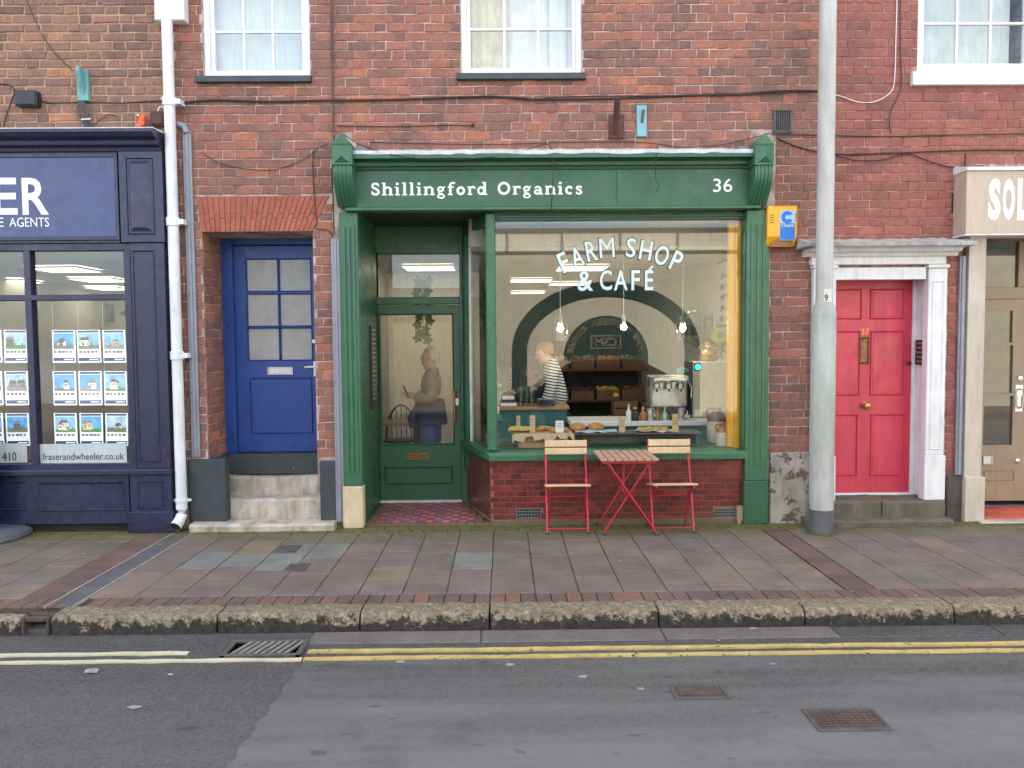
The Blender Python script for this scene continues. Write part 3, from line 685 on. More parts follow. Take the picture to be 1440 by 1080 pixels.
def sash(t, wd, cols, rows, sill, px_sill, fw=.05, ysh=.055, lab=None, zs_px=(0, 0)):
    """a box sash window: frame, meeting bars, panes one by one and a sill"""
    x0, x1, z0, z1 = wd
    wf = framebox(MB(), x0, x1, z0, z1, ysh-.03, ysh+.08, fw).build('window', SASHW, t, .004)
    if lab: wf['label'] = lab
    ix0, ix1, iz0, iz1 = x0+fw, x1-fw, z0+fw, z1-fw
    framebox(MB(), ix0, ix1, iz0, iz1, ysh, ysh+.045, .035).build('sash', SASHW, wf, .003)
    px0, px1, pz0, pz1 = ix0+.035, ix1-.035, iz0+.035, iz1-.035; cw = (px1-px0)/cols; rh = (pz1-pz0)/rows
    for i in range(1, cols): B('sash_bar', SASHW, wf, px0+cw*i-.011, px0+cw*i+.011, ysh+.006, ysh+.04, pz0, pz1, .003)
    for j in range(1, rows): B('sash_bar', SASHW, wf, px0, px1, ysh+.008, ysh+.038, pz0+rh*j-.011, pz0+rh*j+.011, .003)
    for i in range(cols):
        for j in range(rows):
            o = MB().box(px0+cw*i+.008, px0+cw*(i+1)-.008, -.002, .002, pz0+rh*j+.008, pz0+rh*(j+1)-.008)
            a = random.uniform(-.006, .006); b_ = random.uniform(-.006, .006); mx_, mz_ = px0+cw*(i+.5), pz0+rh*(j+.5)
            o.v = [(p[0], ysh+.022+p[1]+(p[0]-mx_)*a+(p[2]-mz_)*b_, p[2]) for p in o.v]; o.build('pane', OLDG, wf)
    sx0, sx1, sz0, sz1 = rect(*px_sill, -.05)
    sm = MB(); sm.prism([(-.055, sz0), (.04, sz0), (.04, sz1+.012), (-.05, sz1)], sx0, sx1, 'x'); sm.build('sill', sill, wf, .004)
    return wf
sash(mid, W['a'], 3, 4, BLACKP, (274, 106, 437, 115), lab='white sash window above the blue door')
sash(mid, W['b'], 3, 4, BLACKP, (642, 102, 824, 111), lab='white sash window with cream curtains above the green shopfront')
# rooms behind the upstairs windows
ROOM = paint('room_wall', (.34, .33, .32), .9)
def upper_room(t, wd, nm='room_lining', mat=ROOM, depth=2.5):
    x0, x1, z0, z1 = wd; x0 -= .3; x1 += .3; z0 -= .5; z1 += .1; y0 = .505; y1 = depth
    MB().add([(x0,y0,z0),(x1,y0,z0),(x1,y1,z0),(x0,y1,z0),(x0,y0,z1),(x1,y0,z1),(x1,y1,z1),(x0,y1,z1)], [(0,1,2,3),(7,6,5,4),(1,5,6,2),(2,6,7,3),(3,7,4,0)]).build(nm, mat, t)
for k in 'ab': upper_room(mid, W[k])
def curtain(name, label, x0, x1, z0, z1, y, mat, folds=9, amp=.025, grp=None):
    mb = MB(); n = folds*6; vs = []; fs = []
    for i in range(n+1):
        x = x0+(x1-x0)*i/n; d = amp*math.sin(i/6*2*math.pi)+random.uniform(-.004, .004)
        vs += [(x, y+d, z0), (x, y+d*.6, z1), (x, y+d+.004, z0), (x, y+d*.6+.004, z1)]
    for i in range(n): q = 4*i; fs += [(q, q+4, q+5, q+1), (q+2, q+3, q+7, q+6)]
    return tag(mb.add(vs, fs).build(name, mat, None, smooth=True), label, 'curtain', grp)
CURT = paint('curtain_cream', (.72, .66, .52), .9); NET = paint('net_white', (.76, .81, .88), .9, .05); NET2 = paint('net_grey', (.70, .72, .73), .9, .1)
xa, xb, za, zb = W['b']
curtain('curtain', 'cream curtain hanging at the left side of the window above the shop sign', xa+.04, xa+.42, za-.2, zb, .165, CURT, 5, .010)
curtain('curtain', 'white curtain hanging at the right side of the window above the shop sign', xb-.28, xb-.04, za-.2, zb, .165, NET, 3, .008)
curtain('sky_pale_blind', 'added pale blind standing in for reflected sky in the window above the shop sign', xa-.1, xb+.1, za-.2, zb, .19, paint('blind_sky_pale', (.80, .83, .87), .9, .1), 3, .003)  # added blind, its pale colour stands in for sky reflected in the glass
curtain('sky_pale_net', 'added pale net standing in for reflected sky behind the window above the blue door', W['a'][0], W['a'][1], W['a'][2]-.2, W['a'][3], .16, NET, 3, .003)  # added net, coloured pale like the sky the panes would reflect
# painted plinths
def plinth(t, p, y0, y1, mat, lab=None): return PB('plinth', mat, t, p, y0, y1, .012, lab)
RENDER = paint('peeling_render', S(176, 168, 160), .9, .25, 6, .6, 18, chips=(S(100, 86, 80), .52, 7), grime=(S(88, 92, 48), .7, 3.2))
plinth(mid, (265, 646, 317, 741), -.035, .10, BLACKP); B('plinth', BLACKP, mid, DX0-.02, DX0+.035, .1, .5, 0, pl1[3]-.005, .01)
plinth(mid, (450, 648, 474, 741), -.035, .5, BLACKP)
plinth(mid, (1083, 637, 1141, 741), -.04, .2, RENDER, 'peeling grey and white rendered plinth')

# ---- left building
left = big_wall('brick_building', 'left brown brick building with buff joints above the navy office shopfront', -7.2, XL-.004,
                [(-6.6, rect(0, 0, 179, 0, 0)[1], -.1, rect(0, 345, 10, 400)[3])], MORT_L)
brick_field(left, -7.15, XL-.01, .02, 5.7, [(-9, rect(0, 0, 240, 0)[1]-.02, -.1, rect(0, 190, 10, 200)[3])], BR_L, course=.0772, joint=.0145, S_=.235, Hd=.118, seed=5, key='left', limit=280, bev=.005, jit=.005)
# ---- right building
RD = rect(1172, 392, 1304, 745, 0)
right = big_wall('brick_building', 'right red painted brick building with the red front door and white sash window', XR+.004, 8.5,
                 [W['c'], (RD[0], RD[1], -.1, RD[3]), (rect(1384, 0, 1385, 1)[0], 7.9, -.1, rect(0, 335, 1440, 400)[3])], MORT_R)
hr = [W['c'], rect(1141, 346, 1330, 745), rect(1338, 270, 1357, 301), rect(1381, 234, 1900, 745), rect(1330, 668, 1360, 745), rect(1142, 640, 1175, 745), rect(1282, 98, 1480, 116), rect(1357, 335, 1500, 745)]
brick_field(right, XR+.012, 5.6, .02, 5.7, hr, BR_R, course=.0785, joint=.008, S_=.23, Hd=.112, seed=8, key='right', limit=290, proud=.007, jit=.0025)
sash(right, W['c'], 3, 4, WHITE, (1284, 100, 1475, 119), lab='white sash window with a thick white sill, top right')
upper_room(right, W['c']); curtain('sky_pale_net', 'grey net curtain paled for reflected sky behind the window at the top right', W['c'][0]-.1, W['c'][1]-.13, W['c'][2]-.2, W['c'][3], .2, NET2, 3, .004)  # net colour paled to stand in for reflected sky
plinth(right, (1331, 668, 1358, 741), -.03, .1, paint('dark_plinth', S(84, 78, 74), .9, .35, 8, .6, 20, chips=(S(150, 146, 140), .62, 9)))
B('plinth', RENDER, right, XR+.01, rect(1141, 0, 1141, 0)[0]-.004, -.036, .1, 0, pl3[3], .01)
x0, x1, z0, z1 = rect(1338, 271, 1356, 300)
MB().box(x0, x1, -.004, .002, z0, z1).build('missing_brick_hole', BLACK, right)
# ================================================================== navy office shopfront (left)
def X(px, Y=0., py=400): return at(px, py, Y).x
def Z(py, Y=0., px=708): return at(px, py, Y).z
LY = -.12
ls = thing('shopfront', 'navy blue painted office shopfront with property cards in its windows', 'shopfront', (-4.4, LY, 0))
LX0 = -6.9
lxr = X(233, LY)
zc0, zc1 = Z(214, LY, 100), Z(189, LY, 100)
pr = [(.02, zc0), (LY-.02, zc0), (LY-.03, zc0+.03), (LY-.07, zc0+.045), (LY-.08, zc0+.08), (LY-.14, zc0+.10), (LY-.17, zc0+.13), (LY-.17, zc1), (.02, zc1+.012)]
MB().prism(pr, LX0, lxr, 'x').build('cornice', NAVY, ls, .003)
MB().prism([(.02, zc1+.0125), (LY-.175, zc1+.003), (LY-.175, zc1+.012), (.02, zc1+.032)], LX0, lxr+.01, 'x').build('lead_flashing', LEAD, ls)
z341 = Z(342, LY, 100)
B('fascia', NAVY, ls, LX0, X(167, LY, 280), LY, .02, z341, zc0)
x0, x1, z0, z1 = rect(-240, 222, 162, 334, LY-.012)
sb = B('sign_board', SIGNB, ls, x0, x1, LY-.012, LY, z0, z1, .002)
framebox(MB(), x0-.03, x1+.03, z0-.03, z1+.03, LY-.022, LY, .03).build('sign_frame', NAVY, ls, .003)
e = rect(31, 250, 68, 302, LY-.015); e2 = rect(-11, 250, 24, 302, LY-.015)
tw = rect(-330, 250, -30, 302, LY-.015)
LWH = paint('sign_white', (.82, .84, .86), .4, .03, 5, 0)
a1 = rect(13, 306, 69, 319, LY-.015); a2 = rect(-4, 306, 5, 319, LY-.015)
text_obj('lettering', [('R', e[0], e[1], e[2], e[3], LY-.0145, dict(bold=.02)), ('E', e2[0], e2[1], e2[2], e2[3], LY-.0145, dict(bold=.02)),
    ('AGENTS', a1[0], a1[1], a1[2], a1[3], LY-.0145), ('E', a2[0], a2[1], a2[2], a2[3], LY-.0145)], LWH, ls)
# console above the pilaster
x0, x1, z0, z1 = rect(168, 213, 229, 342, LY-.03)
B('console_block', NAVY, ls, x0, x1, LY-.03, .02, z341, zc0-.002, .003)
q = rect(178, 222, 217, 330, LY-.03); pmb = MB(); moulded_panel(pmb, *q, LY-.029, .012, .012); pmb.build('console_panel', NAVY, ls)
pmb = MB(); i_ = .028; pmb.add([(q[0]+i_, LY-.031, q[2]+i_), (q[1]-i_, LY-.031, q[2]+i_), (q[1]-i_, LY-.031, q[3]-i_), (q[0]+i_, LY-.031, q[3]-i_), (q[0]+2*i_, LY-.045, q[2]+2.2*i_), (q[1]-2*i_, LY-.045, q[2]+2.2*i_), (q[1]-2*i_, LY-.045, q[3]-2*i_), (q[0]+2*i_, LY-.045, q[3]-2*i_)], [(4,5,6,7),(0,1,5,4),(1,2,6,5),(2,3,7,6),(3,0,4,7)]).build('console_boss', NAVY, ls)
# window frame
zt = z341; zb = Z(660, LY, 100); zh = Z(352, LY, 100); zr0, zr1 = Z(422, LY, 100), Z(414, LY, 100)
fy = LY+.02
def stile(p0, p1, py0=350, py1=655, nm='mullion'):
    xa, xb, za, zb_ = rect(p0, py0, p1, py1, fy); return B(nm, NAVY, ls, xa, xb, fy, fy+.09, zb-.01, zt, .004)
stile(38, 47); stile(178, 188, nm='window_stile'); stile(-97, -88); stile(-232, -222)
xw0, xw1 = X(-222, fy), X(178, fy)
B('window_head', NAVY, ls, xw0, xw1+.06, fy-.004, fy+.094, zh, zt-.001, .004)
B('transom', NAVY, ls, xw0, xw1, fy+.003, fy+.087, zr0, zr1, .004)
B('sill', NAVY, ls, LX0, X(240, LY-.04, 658), LY-.05, fy+.12, zb-.05, zb, .008)
gz0 = zb; rails = Z(652, fy, 100)
B('bottom_rail', NAVY, ls, xw0, xw1, fy+.003, fy+.087, zb-.005, rails, .004)
for a, b_ in ((-222, -97), (-88, 38), (47, 178)):
    B('pane', GLASS, ls, X(a, fy), X(b_, fy), fy+.045, fy+.05, zr1, zh, 0); B('pane', GLASS, ls, X(a, fy), X(b_, fy), fy+.045, fy+.05, rails, zr0, 0)
B('window_stile', NAVY, ls, LX0, xw0, fy, fy+.09, zb, zt-.0, .004)
# pilaster
x0, x1, z0, z1 = rect(188, 343, 235, 658, LY-.015)
B('pilaster', NAVY, ls, x0, x1, LY-.015, .04, zb, z341-.004, .004)
q = rect(191, 352, 222, 650, LY-.015); pmb = MB(); moulded_panel(pmb, *q, LY-.0145, .012, .014); pmb.build('pilaster_panel', NAVY, ls)
# stall riser
zk = Z(737, LY, 100)
B('stall_riser', NAVY, ls, LX0, X(182, LY, 700), LY, .03, zk, zb-.052, .003)
for a, b_ in ((-215, 38), (54, 176)):
    q = rect(a, 678, b_, 719, LY); pmb = MB(); moulded_panel(pmb, *q, LY+.0005, .012, .02); pmb.build('riser_panel', NAVY, ls)
x0, x1, z0, z1 = rect(183, 664, 241, 719, LY-.02)
B('pilaster_pedestal', NAVY, ls, x0, x1, LY-.02, .03, Z(720, LY, 210), zb-.052, .003)
q = rect(194, 677, 230, 715, LY-.02); pmb = MB(); moulded_panel(pmb, *q, LY-.0195, .012, .012); pmb.build('pedestal_panel', NAVY, ls)
x0, x1, z0, z1 = rect(180, 720, 243, 746, LY-.045)
B('plinth_block', NAVY, ls, x0, x1, LY-.045, .03, 0.002, z1, .004)
B('base_strip', paint('dark_base', S(52, 50, 50), .9, .3), ls, LX0, x0, -.05, .03, .0, zk+.01, 0)  # plain dark strip along the foot, below the stall riser
# web address strip on the glass
x0, x1, z0, z1 = rect(53, 624, 178, 651, fy+.04)
STRIP = paint('frosted_strip', S(190, 202, 200), .6, .04, 4, 0)
st = B('glass_strip', STRIP, ls, x0, x1, fy+.042, fy+.0445, z0, z1, 0)
xq = rect(-88, 624, 38, 651, fy+.04); B('glass_strip', STRIP, ls, xq[0], xq[1], fy+.042, fy+.0445, xq[2], xq[3], 0)
INK = paint('grey_ink', S(66, 70, 78), .6, .05, 5, 0)
t1 = rect(60, 637, 174, 646.5, fy+.04); t2 = rect(3, 636, 23, 648, fy+.04)
text_obj('lettering', [('fraserandwheeler.co.uk', *t1, fy+.041), ('410', *t2, fy+.041)], INK, ls)
# office room
OW = paint('office_wall', S(214, 204, 186), .9, .05); OC = paint('office_ceiling', S(214, 218, 220), .9, .03); OF = paint('office_carpet', S(92, 90, 96), .95, .2)
def room(nm, x0, x1, y0, y1, z0, z1, mw, mc, mf, front=None, mleft=None, mright=None, mback=None):
    r = MB().box(x0, x1, y0, y1, z0-.05, z0).build(nm+'_floor', mf); r['kind'] = 'structure'
    o = MB().box(x0, x1, y0, y1, z1, z1+.05).build(nm+'_ceiling', mc); o['kind'] = 'structure'
    for lab, b_, m in (('back_wall', (x0, x1, y1, y1+.05, z0, z1), mback or mw), ('side_wall', (x0-.05, x0, y0, y1, z0, z1), mleft or mw), ('side_wall', (x1, x1+.05, y0, y1, z0, z1), mright or mw)):
        o = MB().box(*b_).build(nm+'_'+lab, m); o['kind'] = 'structure'
room('office', -6.85, -2.98, .51, 6.5, .05, 2.62, OW, OC, OF)
PAN = emit('light_panel_glow', (1.0, .92, .74), 1.15)
def ceil_light(label, px, py, wd=.6, zc=2.6, grp='ceiling light panels', dp=.6, dist=None):
    # a recessed square panel whose measured pixel lies on the ceiling plane
    d = ray(px, py); t = (zc-CAM.z)/d.z; p = CAM+d*t
    if dist: p = Vector((CAM.x+d.x/d.y*(dist+7), dist, zc))
    t_ = thing('ceiling_light', label, 'ceiling light', (p.x, p.y, zc), grp)
    framebox_mb = MB(); x0, x1, y0, y1 = p.x-wd/2, p.x+wd/2, p.y-dp/2, p.y+dp/2
    framebox_mb.box(x0-.02, x0, y0-.02, y1+.02, zc-.012, zc+.01).box(x1, x1+.02, y0-.02, y1+.02, zc-.012, zc+.01).box(x0, x1, y0-.02, y0, zc-.012, zc+.01).box(x0, x1, y1, y1+.02, zc-.012, zc+.01)
    framebox_mb.build('frame', SASHW, t_); MB().box(x0, x1, y0, y1, zc-.006, zc+.008).build('diffuser', PAN, t_)
ceil_light('ceiling light panel in the office, seen topmost in the upper pane', 90, 364, .62, 2.6, 'office ceiling light panels', dist=2.5)
ceil_light('ceiling light panel in the office, second from the top, right of the first', 140, 377, .6, 2.6, 'office ceiling light panels', dist=4.0)
ceil_light('ceiling light panel in the office, left upper pane', 14, 378, .6, 2.6, 'office ceiling light panels', dist=4.1)
ceil_light('ceiling light panel in the office, lowest and farthest one', 152, 394, .5, 2.6, 'office ceiling light panels', dist=5.6)
FRB = paint('picture_frame_black', (.02, .018, .016), .5); PICM = paint('picture_print', S(120, 108, 92), .8, .5, 14)
for k, (px, nm) in enumerate(((109, 'left'), (131, 'middle'), (150, 'right'))):
    q = rect(px-9, 428, px+8, 452, 6.42); t_ = thing('picture_frame', 'black framed picture on the office wall, the %s one of three in a row' % nm, 'picture', ((q[0]+q[1])/2, 6.45, q[2]), 'framed pictures on the office wall')
    framebox(MB(), *q, 6.44, 6.495, .035).build('frame', FRB, t_, .004); B('print', PICM, t_, q[0]+.035, q[1]-.035, 6.47, 6.49, q[2]+.035, q[3]-.035, 0)
# property cards hanging in the windows
SKY_ = [paint('print_sky%d' % i, c, .5, .4, 16, 0) for i, c in enumerate((S(96, 166, 230), S(140, 192, 232), S(170, 200, 224)))]
HOU = [paint('print_house%d' % i, c, .5, .3, 40, 0) for i, c in enumerate((S(226, 222, 214), S(206, 196, 182), S(214, 190, 172), S(136, 132, 130), S(104, 92, 88)))]
LAWN = [paint('print_lawn%d' % i, c, .5, .3, 40, 0) for i, c in enumerate((S(86, 140, 60), S(120, 124, 104), S(158, 140, 128)))]
CARDW = paint('card_white', (.80, .82, .84), .4, .03); CARDW.node_tree.nodes['Principled BSDF'].inputs['Emission Color'].default_value = (.9, .95, 1, 1); CARDW.node_tree.nodes['Principled BSDF'].inputs['Emission Strength'].default_value = .16; CARDB = paint('card_navy', S(46, 66, 130), .45, .05); TXT = paint('card_text', S(150, 140, 138), .6, .2)  # faint glow added to brighten the card sheets, as in backlit pockets
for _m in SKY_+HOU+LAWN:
    _b = _m.node_tree.nodes['Principled BSDF']; _l = _b.inputs['Base Color'].links[0]; _m.node_tree.links.new(_l.from_socket, _b.inputs['Emission Color']); _b.inputs['Emission Strength'].default_value = .16  # the prints get the same added glow
rows = [(464, 510, 'top'), (522, 570, 'middle'), (581, 627, 'bottom')]
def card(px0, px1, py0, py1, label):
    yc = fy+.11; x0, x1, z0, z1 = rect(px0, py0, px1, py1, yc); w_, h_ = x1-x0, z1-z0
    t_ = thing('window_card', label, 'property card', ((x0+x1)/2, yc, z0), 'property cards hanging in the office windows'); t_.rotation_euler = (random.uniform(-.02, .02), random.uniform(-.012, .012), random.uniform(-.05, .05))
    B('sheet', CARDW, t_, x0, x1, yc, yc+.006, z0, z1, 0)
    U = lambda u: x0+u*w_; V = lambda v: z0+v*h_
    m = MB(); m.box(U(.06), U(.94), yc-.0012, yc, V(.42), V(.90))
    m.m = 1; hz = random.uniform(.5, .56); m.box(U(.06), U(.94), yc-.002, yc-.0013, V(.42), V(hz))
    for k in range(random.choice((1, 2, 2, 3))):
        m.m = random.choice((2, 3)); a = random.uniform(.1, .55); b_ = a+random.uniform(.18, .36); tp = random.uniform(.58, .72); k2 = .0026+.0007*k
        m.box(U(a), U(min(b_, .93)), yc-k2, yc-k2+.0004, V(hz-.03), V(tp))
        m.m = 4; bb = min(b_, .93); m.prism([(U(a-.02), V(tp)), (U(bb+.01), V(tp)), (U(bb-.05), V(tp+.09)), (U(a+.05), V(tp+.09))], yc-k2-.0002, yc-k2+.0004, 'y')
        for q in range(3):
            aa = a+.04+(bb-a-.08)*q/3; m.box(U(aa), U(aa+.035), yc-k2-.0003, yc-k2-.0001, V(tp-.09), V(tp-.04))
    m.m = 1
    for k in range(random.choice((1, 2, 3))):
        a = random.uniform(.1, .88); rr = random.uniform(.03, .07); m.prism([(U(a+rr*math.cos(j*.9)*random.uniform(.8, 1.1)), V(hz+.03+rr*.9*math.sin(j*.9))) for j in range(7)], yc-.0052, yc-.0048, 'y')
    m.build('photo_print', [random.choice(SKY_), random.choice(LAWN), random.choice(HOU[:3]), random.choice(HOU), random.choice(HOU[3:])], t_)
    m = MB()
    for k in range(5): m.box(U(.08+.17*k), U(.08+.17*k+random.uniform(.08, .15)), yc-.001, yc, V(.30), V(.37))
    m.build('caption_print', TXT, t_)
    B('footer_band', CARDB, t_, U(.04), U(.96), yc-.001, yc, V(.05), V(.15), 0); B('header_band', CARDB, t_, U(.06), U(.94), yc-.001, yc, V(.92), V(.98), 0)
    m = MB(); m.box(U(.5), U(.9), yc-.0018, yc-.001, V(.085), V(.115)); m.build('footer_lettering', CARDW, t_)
cn = ('left', 'centre', 'right')
for r, (a, b_, nm) in enumerate(rows):
    o = r*1.6
    for c_, (p, q) in enumerate(((73, 106), (109, 141.5), (144.5, 177))): card(p+o, q+o*.8, a, b_, '%s row, %s property card in the window beside the navy pilaster' % (nm, cn[c_]))
    for c_, (p, q, lb) in enumerate(((-30, 2, 'second'), (5.5, 38, 'nearest'))): card(p+o, q+o, a, b_, '%s row, property card %s to the mullion in the far left window' % (nm, lb))
    m = MB()
    for p in (72+o, 107.5+o, 143+o, 178+o*.8): xx = X(p, fy+.12); m.tube([(xx, fy+.118, Z(628, fy)), (xx, fy+.118, zr1)], .0012, 4)
    tag(m.build('hanging_wire', STEEL), '%s set of thin steel wires holding property cards' % nm, 'wire', 'card wires') if r == 0 else None
DESK = paint('desk_wood', S(120, 96, 76), .5)
t_ = thing('office_desk', 'low wooden desk inside the office behind the property cards', 'desk', (-3.6, 2.6, .05)); B('top', DESK, t_, -4.4, -3.1, 2.3, 2.9, .75, .78); B('leg', DESK, t_, -4.38, -4.33, 2.32, 2.88, .05, .75); B('leg', DESK, t_, -3.17, -3.12, 2.32, 2.88, .05, .75)

# ================================================================== blue door and its steps
BY = .5
x0, x1, z0, z1 = rect(322, 337, 452, 636, BY)
DB = MB().box(DX0+.008, x1+.05, BY+.06, BY+.10, z0, DZ-.002); 
bd = thing('blue_door', 'blue painted front door with six small panes at the top of white steps', 'door', ((x0+x1)/2, BY, z0))
fr = MB(); q0 = rect(318, 326, 332, 636, BY); fr.box(DX0+.004, q0[1], BY-.06, BY+.07, z0, DZ+.05); fr.box(X(447, BY, 500), X(462, BY, 500), BY-.06, BY+.07, z0, DZ+.05)
fr.box(q0[1], X(447, BY, 500), BY-.055, BY+.07, Z(345, BY, 380), DZ+.05); fr.build('frame', BLUE, bd, .006)
# leaf with openings for the panes
lf = rect(332, 346, 447, 635, BY); px0 = [rect(347, 365, 390, 409, BY), rect(393, 365, 436, 409, BY), rect(347.5, 414, 390.5, 458, BY), rect(394, 414, 437, 458, BY), rect(350, 462, 392, 506, BY), rect(396, 462, 438, 505, BY)]
xa = [px0[0][0], px0[0][1], px0[1][0], px0[1][1]]; zz = [(px0[i][2], px0[i][3]) for i in (0, 2, 4)]
holes = [(xa[0]+.004*r_*0, xa[1], *zz[r_]) for r_ in range(3)]+[(xa[2], xa[3], *zz[r_]) for r_ in range(3)]
wall_sheet(lf[0], lf[1], lf[2], lf[3], holes, BY, BY+.045).build('leaf', BLUE, bd)
OBS = glass_mat('obscure_glass', (.9, .92, .92), .25, 60, haze=.6, dlo=.6)  # obscure panes, with a pale haze painted in for reflected sky
bead = MB()
for h in holes:
    MB().box(h[0], h[1], BY+.018, BY+.024, h[2], h[3]).build('pane', OBS, bd); moulded_panel(bead, h[0]-.012, h[1]+.012, h[2]-.012, h[3]+.012, BY+.0005, .008, .012)
bead.build('glazing_bead', BLUE, bd)
q = rect(352, 531, 440, 610, BY); m = MB(); moulded_panel(m, *q, BY+.0005, .012, .014); m.build('panel_moulding', BLUE, bd)
q = rect(376, 516, 412, 527, BY-.01); m = framebox(MB(), *q, BY-.012, BY-.001, .012); m.build('letter_plate', STEEL, bd, .002); B('letter_flap', paint('white_flap', (.75, .75, .74), .4), bd, q[0]+.012, q[1]-.012, BY-.008, BY-.002, q[2]+.012, q[3]-.012, .002)
text_obj('number', [('35', *rect(389, 508, 398, 514, BY-.003), BY-.002)], IRON, bd)
q = rect(441, 508, 446, 529, BY-.01); m = MB(); m.box(q[0], q[1], BY-.01, BY-.001, q[2], q[3]); m.bar(((q[0]+q[1])/2, BY-.035, q[3]-.05), (q[0]-.08, BY-.035, q[3]-.055), .012, .016); m.tube([((q[0]+q[1])/2, BY-.002, q[3]-.05), ((q[0]+q[1])/2, BY-.04, q[3]-.05)], .008); m.build('handle', STEEL, bd)
m = MB(); c_ = at(441.5, 480, BY); m.lathe([(.018, -.012), (.018, 0)], (c_.x, BY, c_.z), 14, 'y'); m.build('lock', STEEL, bd)
B('threshold', BLACKP, bd, DX0+.036, X(450, BY-.06), BY-.1, BY+.08, Z(664, BY-.1, 380)-.02, z0-.002, .006)
DARK = paint('dark_hall', (.10, .095, .09), .9)
MB().add([(DX0,.56,z0),(DX1+.2,.56,z0),(DX1+.2,2,z0),(DX0,2,z0),(DX0,.56,DZ+.1),(DX1+.2,.56,DZ+.1),(DX1+.2,2,DZ+.1),(DX0,2,DZ+.1)], [(0,1,2,3),(7,6,5,4),(1,5,6,2),(2,6,7,3),(3,7,4,0)]).build('hall_lining', paint('hall_wall', (.7, .7, .68), .9), bd)
st = thing('door_steps', 'flight of worn white painted stone steps up to the blue door', 'steps', (DX0+.5, 0, 0))
def worn_step(name, x0, x1, y0, y1, z0, z1, mat, par, dip=.012, notch=False):
    n = 14; mb = MB(); vs = []; fs = []; prof = [(y1, z0), (y0, z0), (y0-.004, z1-.02), (y0+.012, z1-.003), (y0+.05, z1), (y1, z1)]
    for i in range(n+1):
        u = i/n; x = x0+(x1-x0)*u; d = dip*math.sin(math.pi*u)+random.uniform(0, .004)
        for k, (y, z) in enumerate(prof): vs.append((x, y+(random.uniform(-.004, .004) if 0 < k < 5 else 0), z-(d if k in (2, 3, 4, 5) else 0)))
    m_ = 6
    for i in range(n):
        for k in range(m_): fs.append((i*m_+k, i*m_+(k+1) % m_, (i+1)*m_+(k+1) % m_, (i+1)*m_+k))
    fs += [tuple(range(m_)), tuple(n*m_+k for k in range(m_-1, -1, -1))]
    return mb.add(vs, fs).build(name, mat, par, smooth=True)
s0 = rect(266, 733, 470, 746, -.15); zA = Z(736, -.15, 370); zB = Z(700, .10, 370); zC = Z(668.5, .32, 370)
worn_step('step', X(266, -.15, 735), X(470, -.15, 735), -.15, .12, -.05, zA, STEP, st, .008)
worn_step('step', X(304, .1, 700), X(450, .1, 700)-.004, .10, .34, .0, zB, STEP, st)
worn_step('step', DX0+.037, X(449, .32, 680)-.002, .32, .52, .01, zC, STEP, st, .014)

# ================================================================== green shopfront
GY = -.06
gs = thing('shopfront', 'green painted farm shop front with glazed tiles below its big window', 'shopfront', (.4, 0, 0))
gx0, gx1 = X(488, -.1, 250), X(1070, -.1, 250)
zf0, zf1 = Z(291, -.10, 700), Z(239, -.10, 700)
fas = B('fascia', GREEN, gs, gx0, gx1, -.10, .3, zf0, zf1, .004)
B('fascia_joint', paint('green_joint', S(34, 84, 60), .6), gs, X(866, -.1, 260), X(868, -.1, 260), -.1008, -.09, zf0+.01, zf1-.01, 0)
B('bead', GREEN2, gs, gx0-.02, gx1+.0, -.125, .0, zf0-.03, zf0-.001, .006)
zt1 = Z(222, -.24, 700)
MB().prism([(.02, zf1+.001), (-.105, zf1+.001), (-.115, zf1+.025), (-.14, zf1+.03), (-.145, zf1+.06), (-.19, zf1+.075), (-.20, zf1+.10), (-.235, zf1+.115), (-.24, zt1), (.02, zt1)], gx0, gx1, 'x').build('cornice', GREEN, gs, .002)
zL2 = Z(210.5, -.238, 700)
lm = MB(); n = 40; vs = []; fs = []
for i in range(n+1):
    x = gx0+(gx1-gx0)*i/n; j = random.uniform(-.006, .006); pf = [(.0, zt1+.002), (-.232+j*.3, zt1+.002), (-.238+j*.3, zL2-.01+j*.8), (-.225+j*.3, zL2+j*.8), (.0, zL2+.04+j)]
    vs += [(x, a, b) for a, b in pf]
for i in range(n):
    for k in range(5): fs.append((i*5+k, i*5+(k+1) % 5, (i+1)*5+(k+1) % 5, (i+1)*5+k))
fs += [tuple(range(5)), tuple(n*5+k for k in range(4, -1, -1))]
lm.add(vs, fs).build('lead_flashing', LEAD, gs)
# lettering
l0 = rect(521, 256, 820, 274, -.102); mb = MB(); serif_text('Shillingford Organics', l0[0], l0[1], l0[2], l0[3]-l0[2], -.1025, mb); mb.build('lettering', LETW, gs)
l1 = rect(1003, 251, 1030, 270, -.102); text_obj('number', [('36', *l1, -.1015, dict(bold=.006))], LETW, gs)
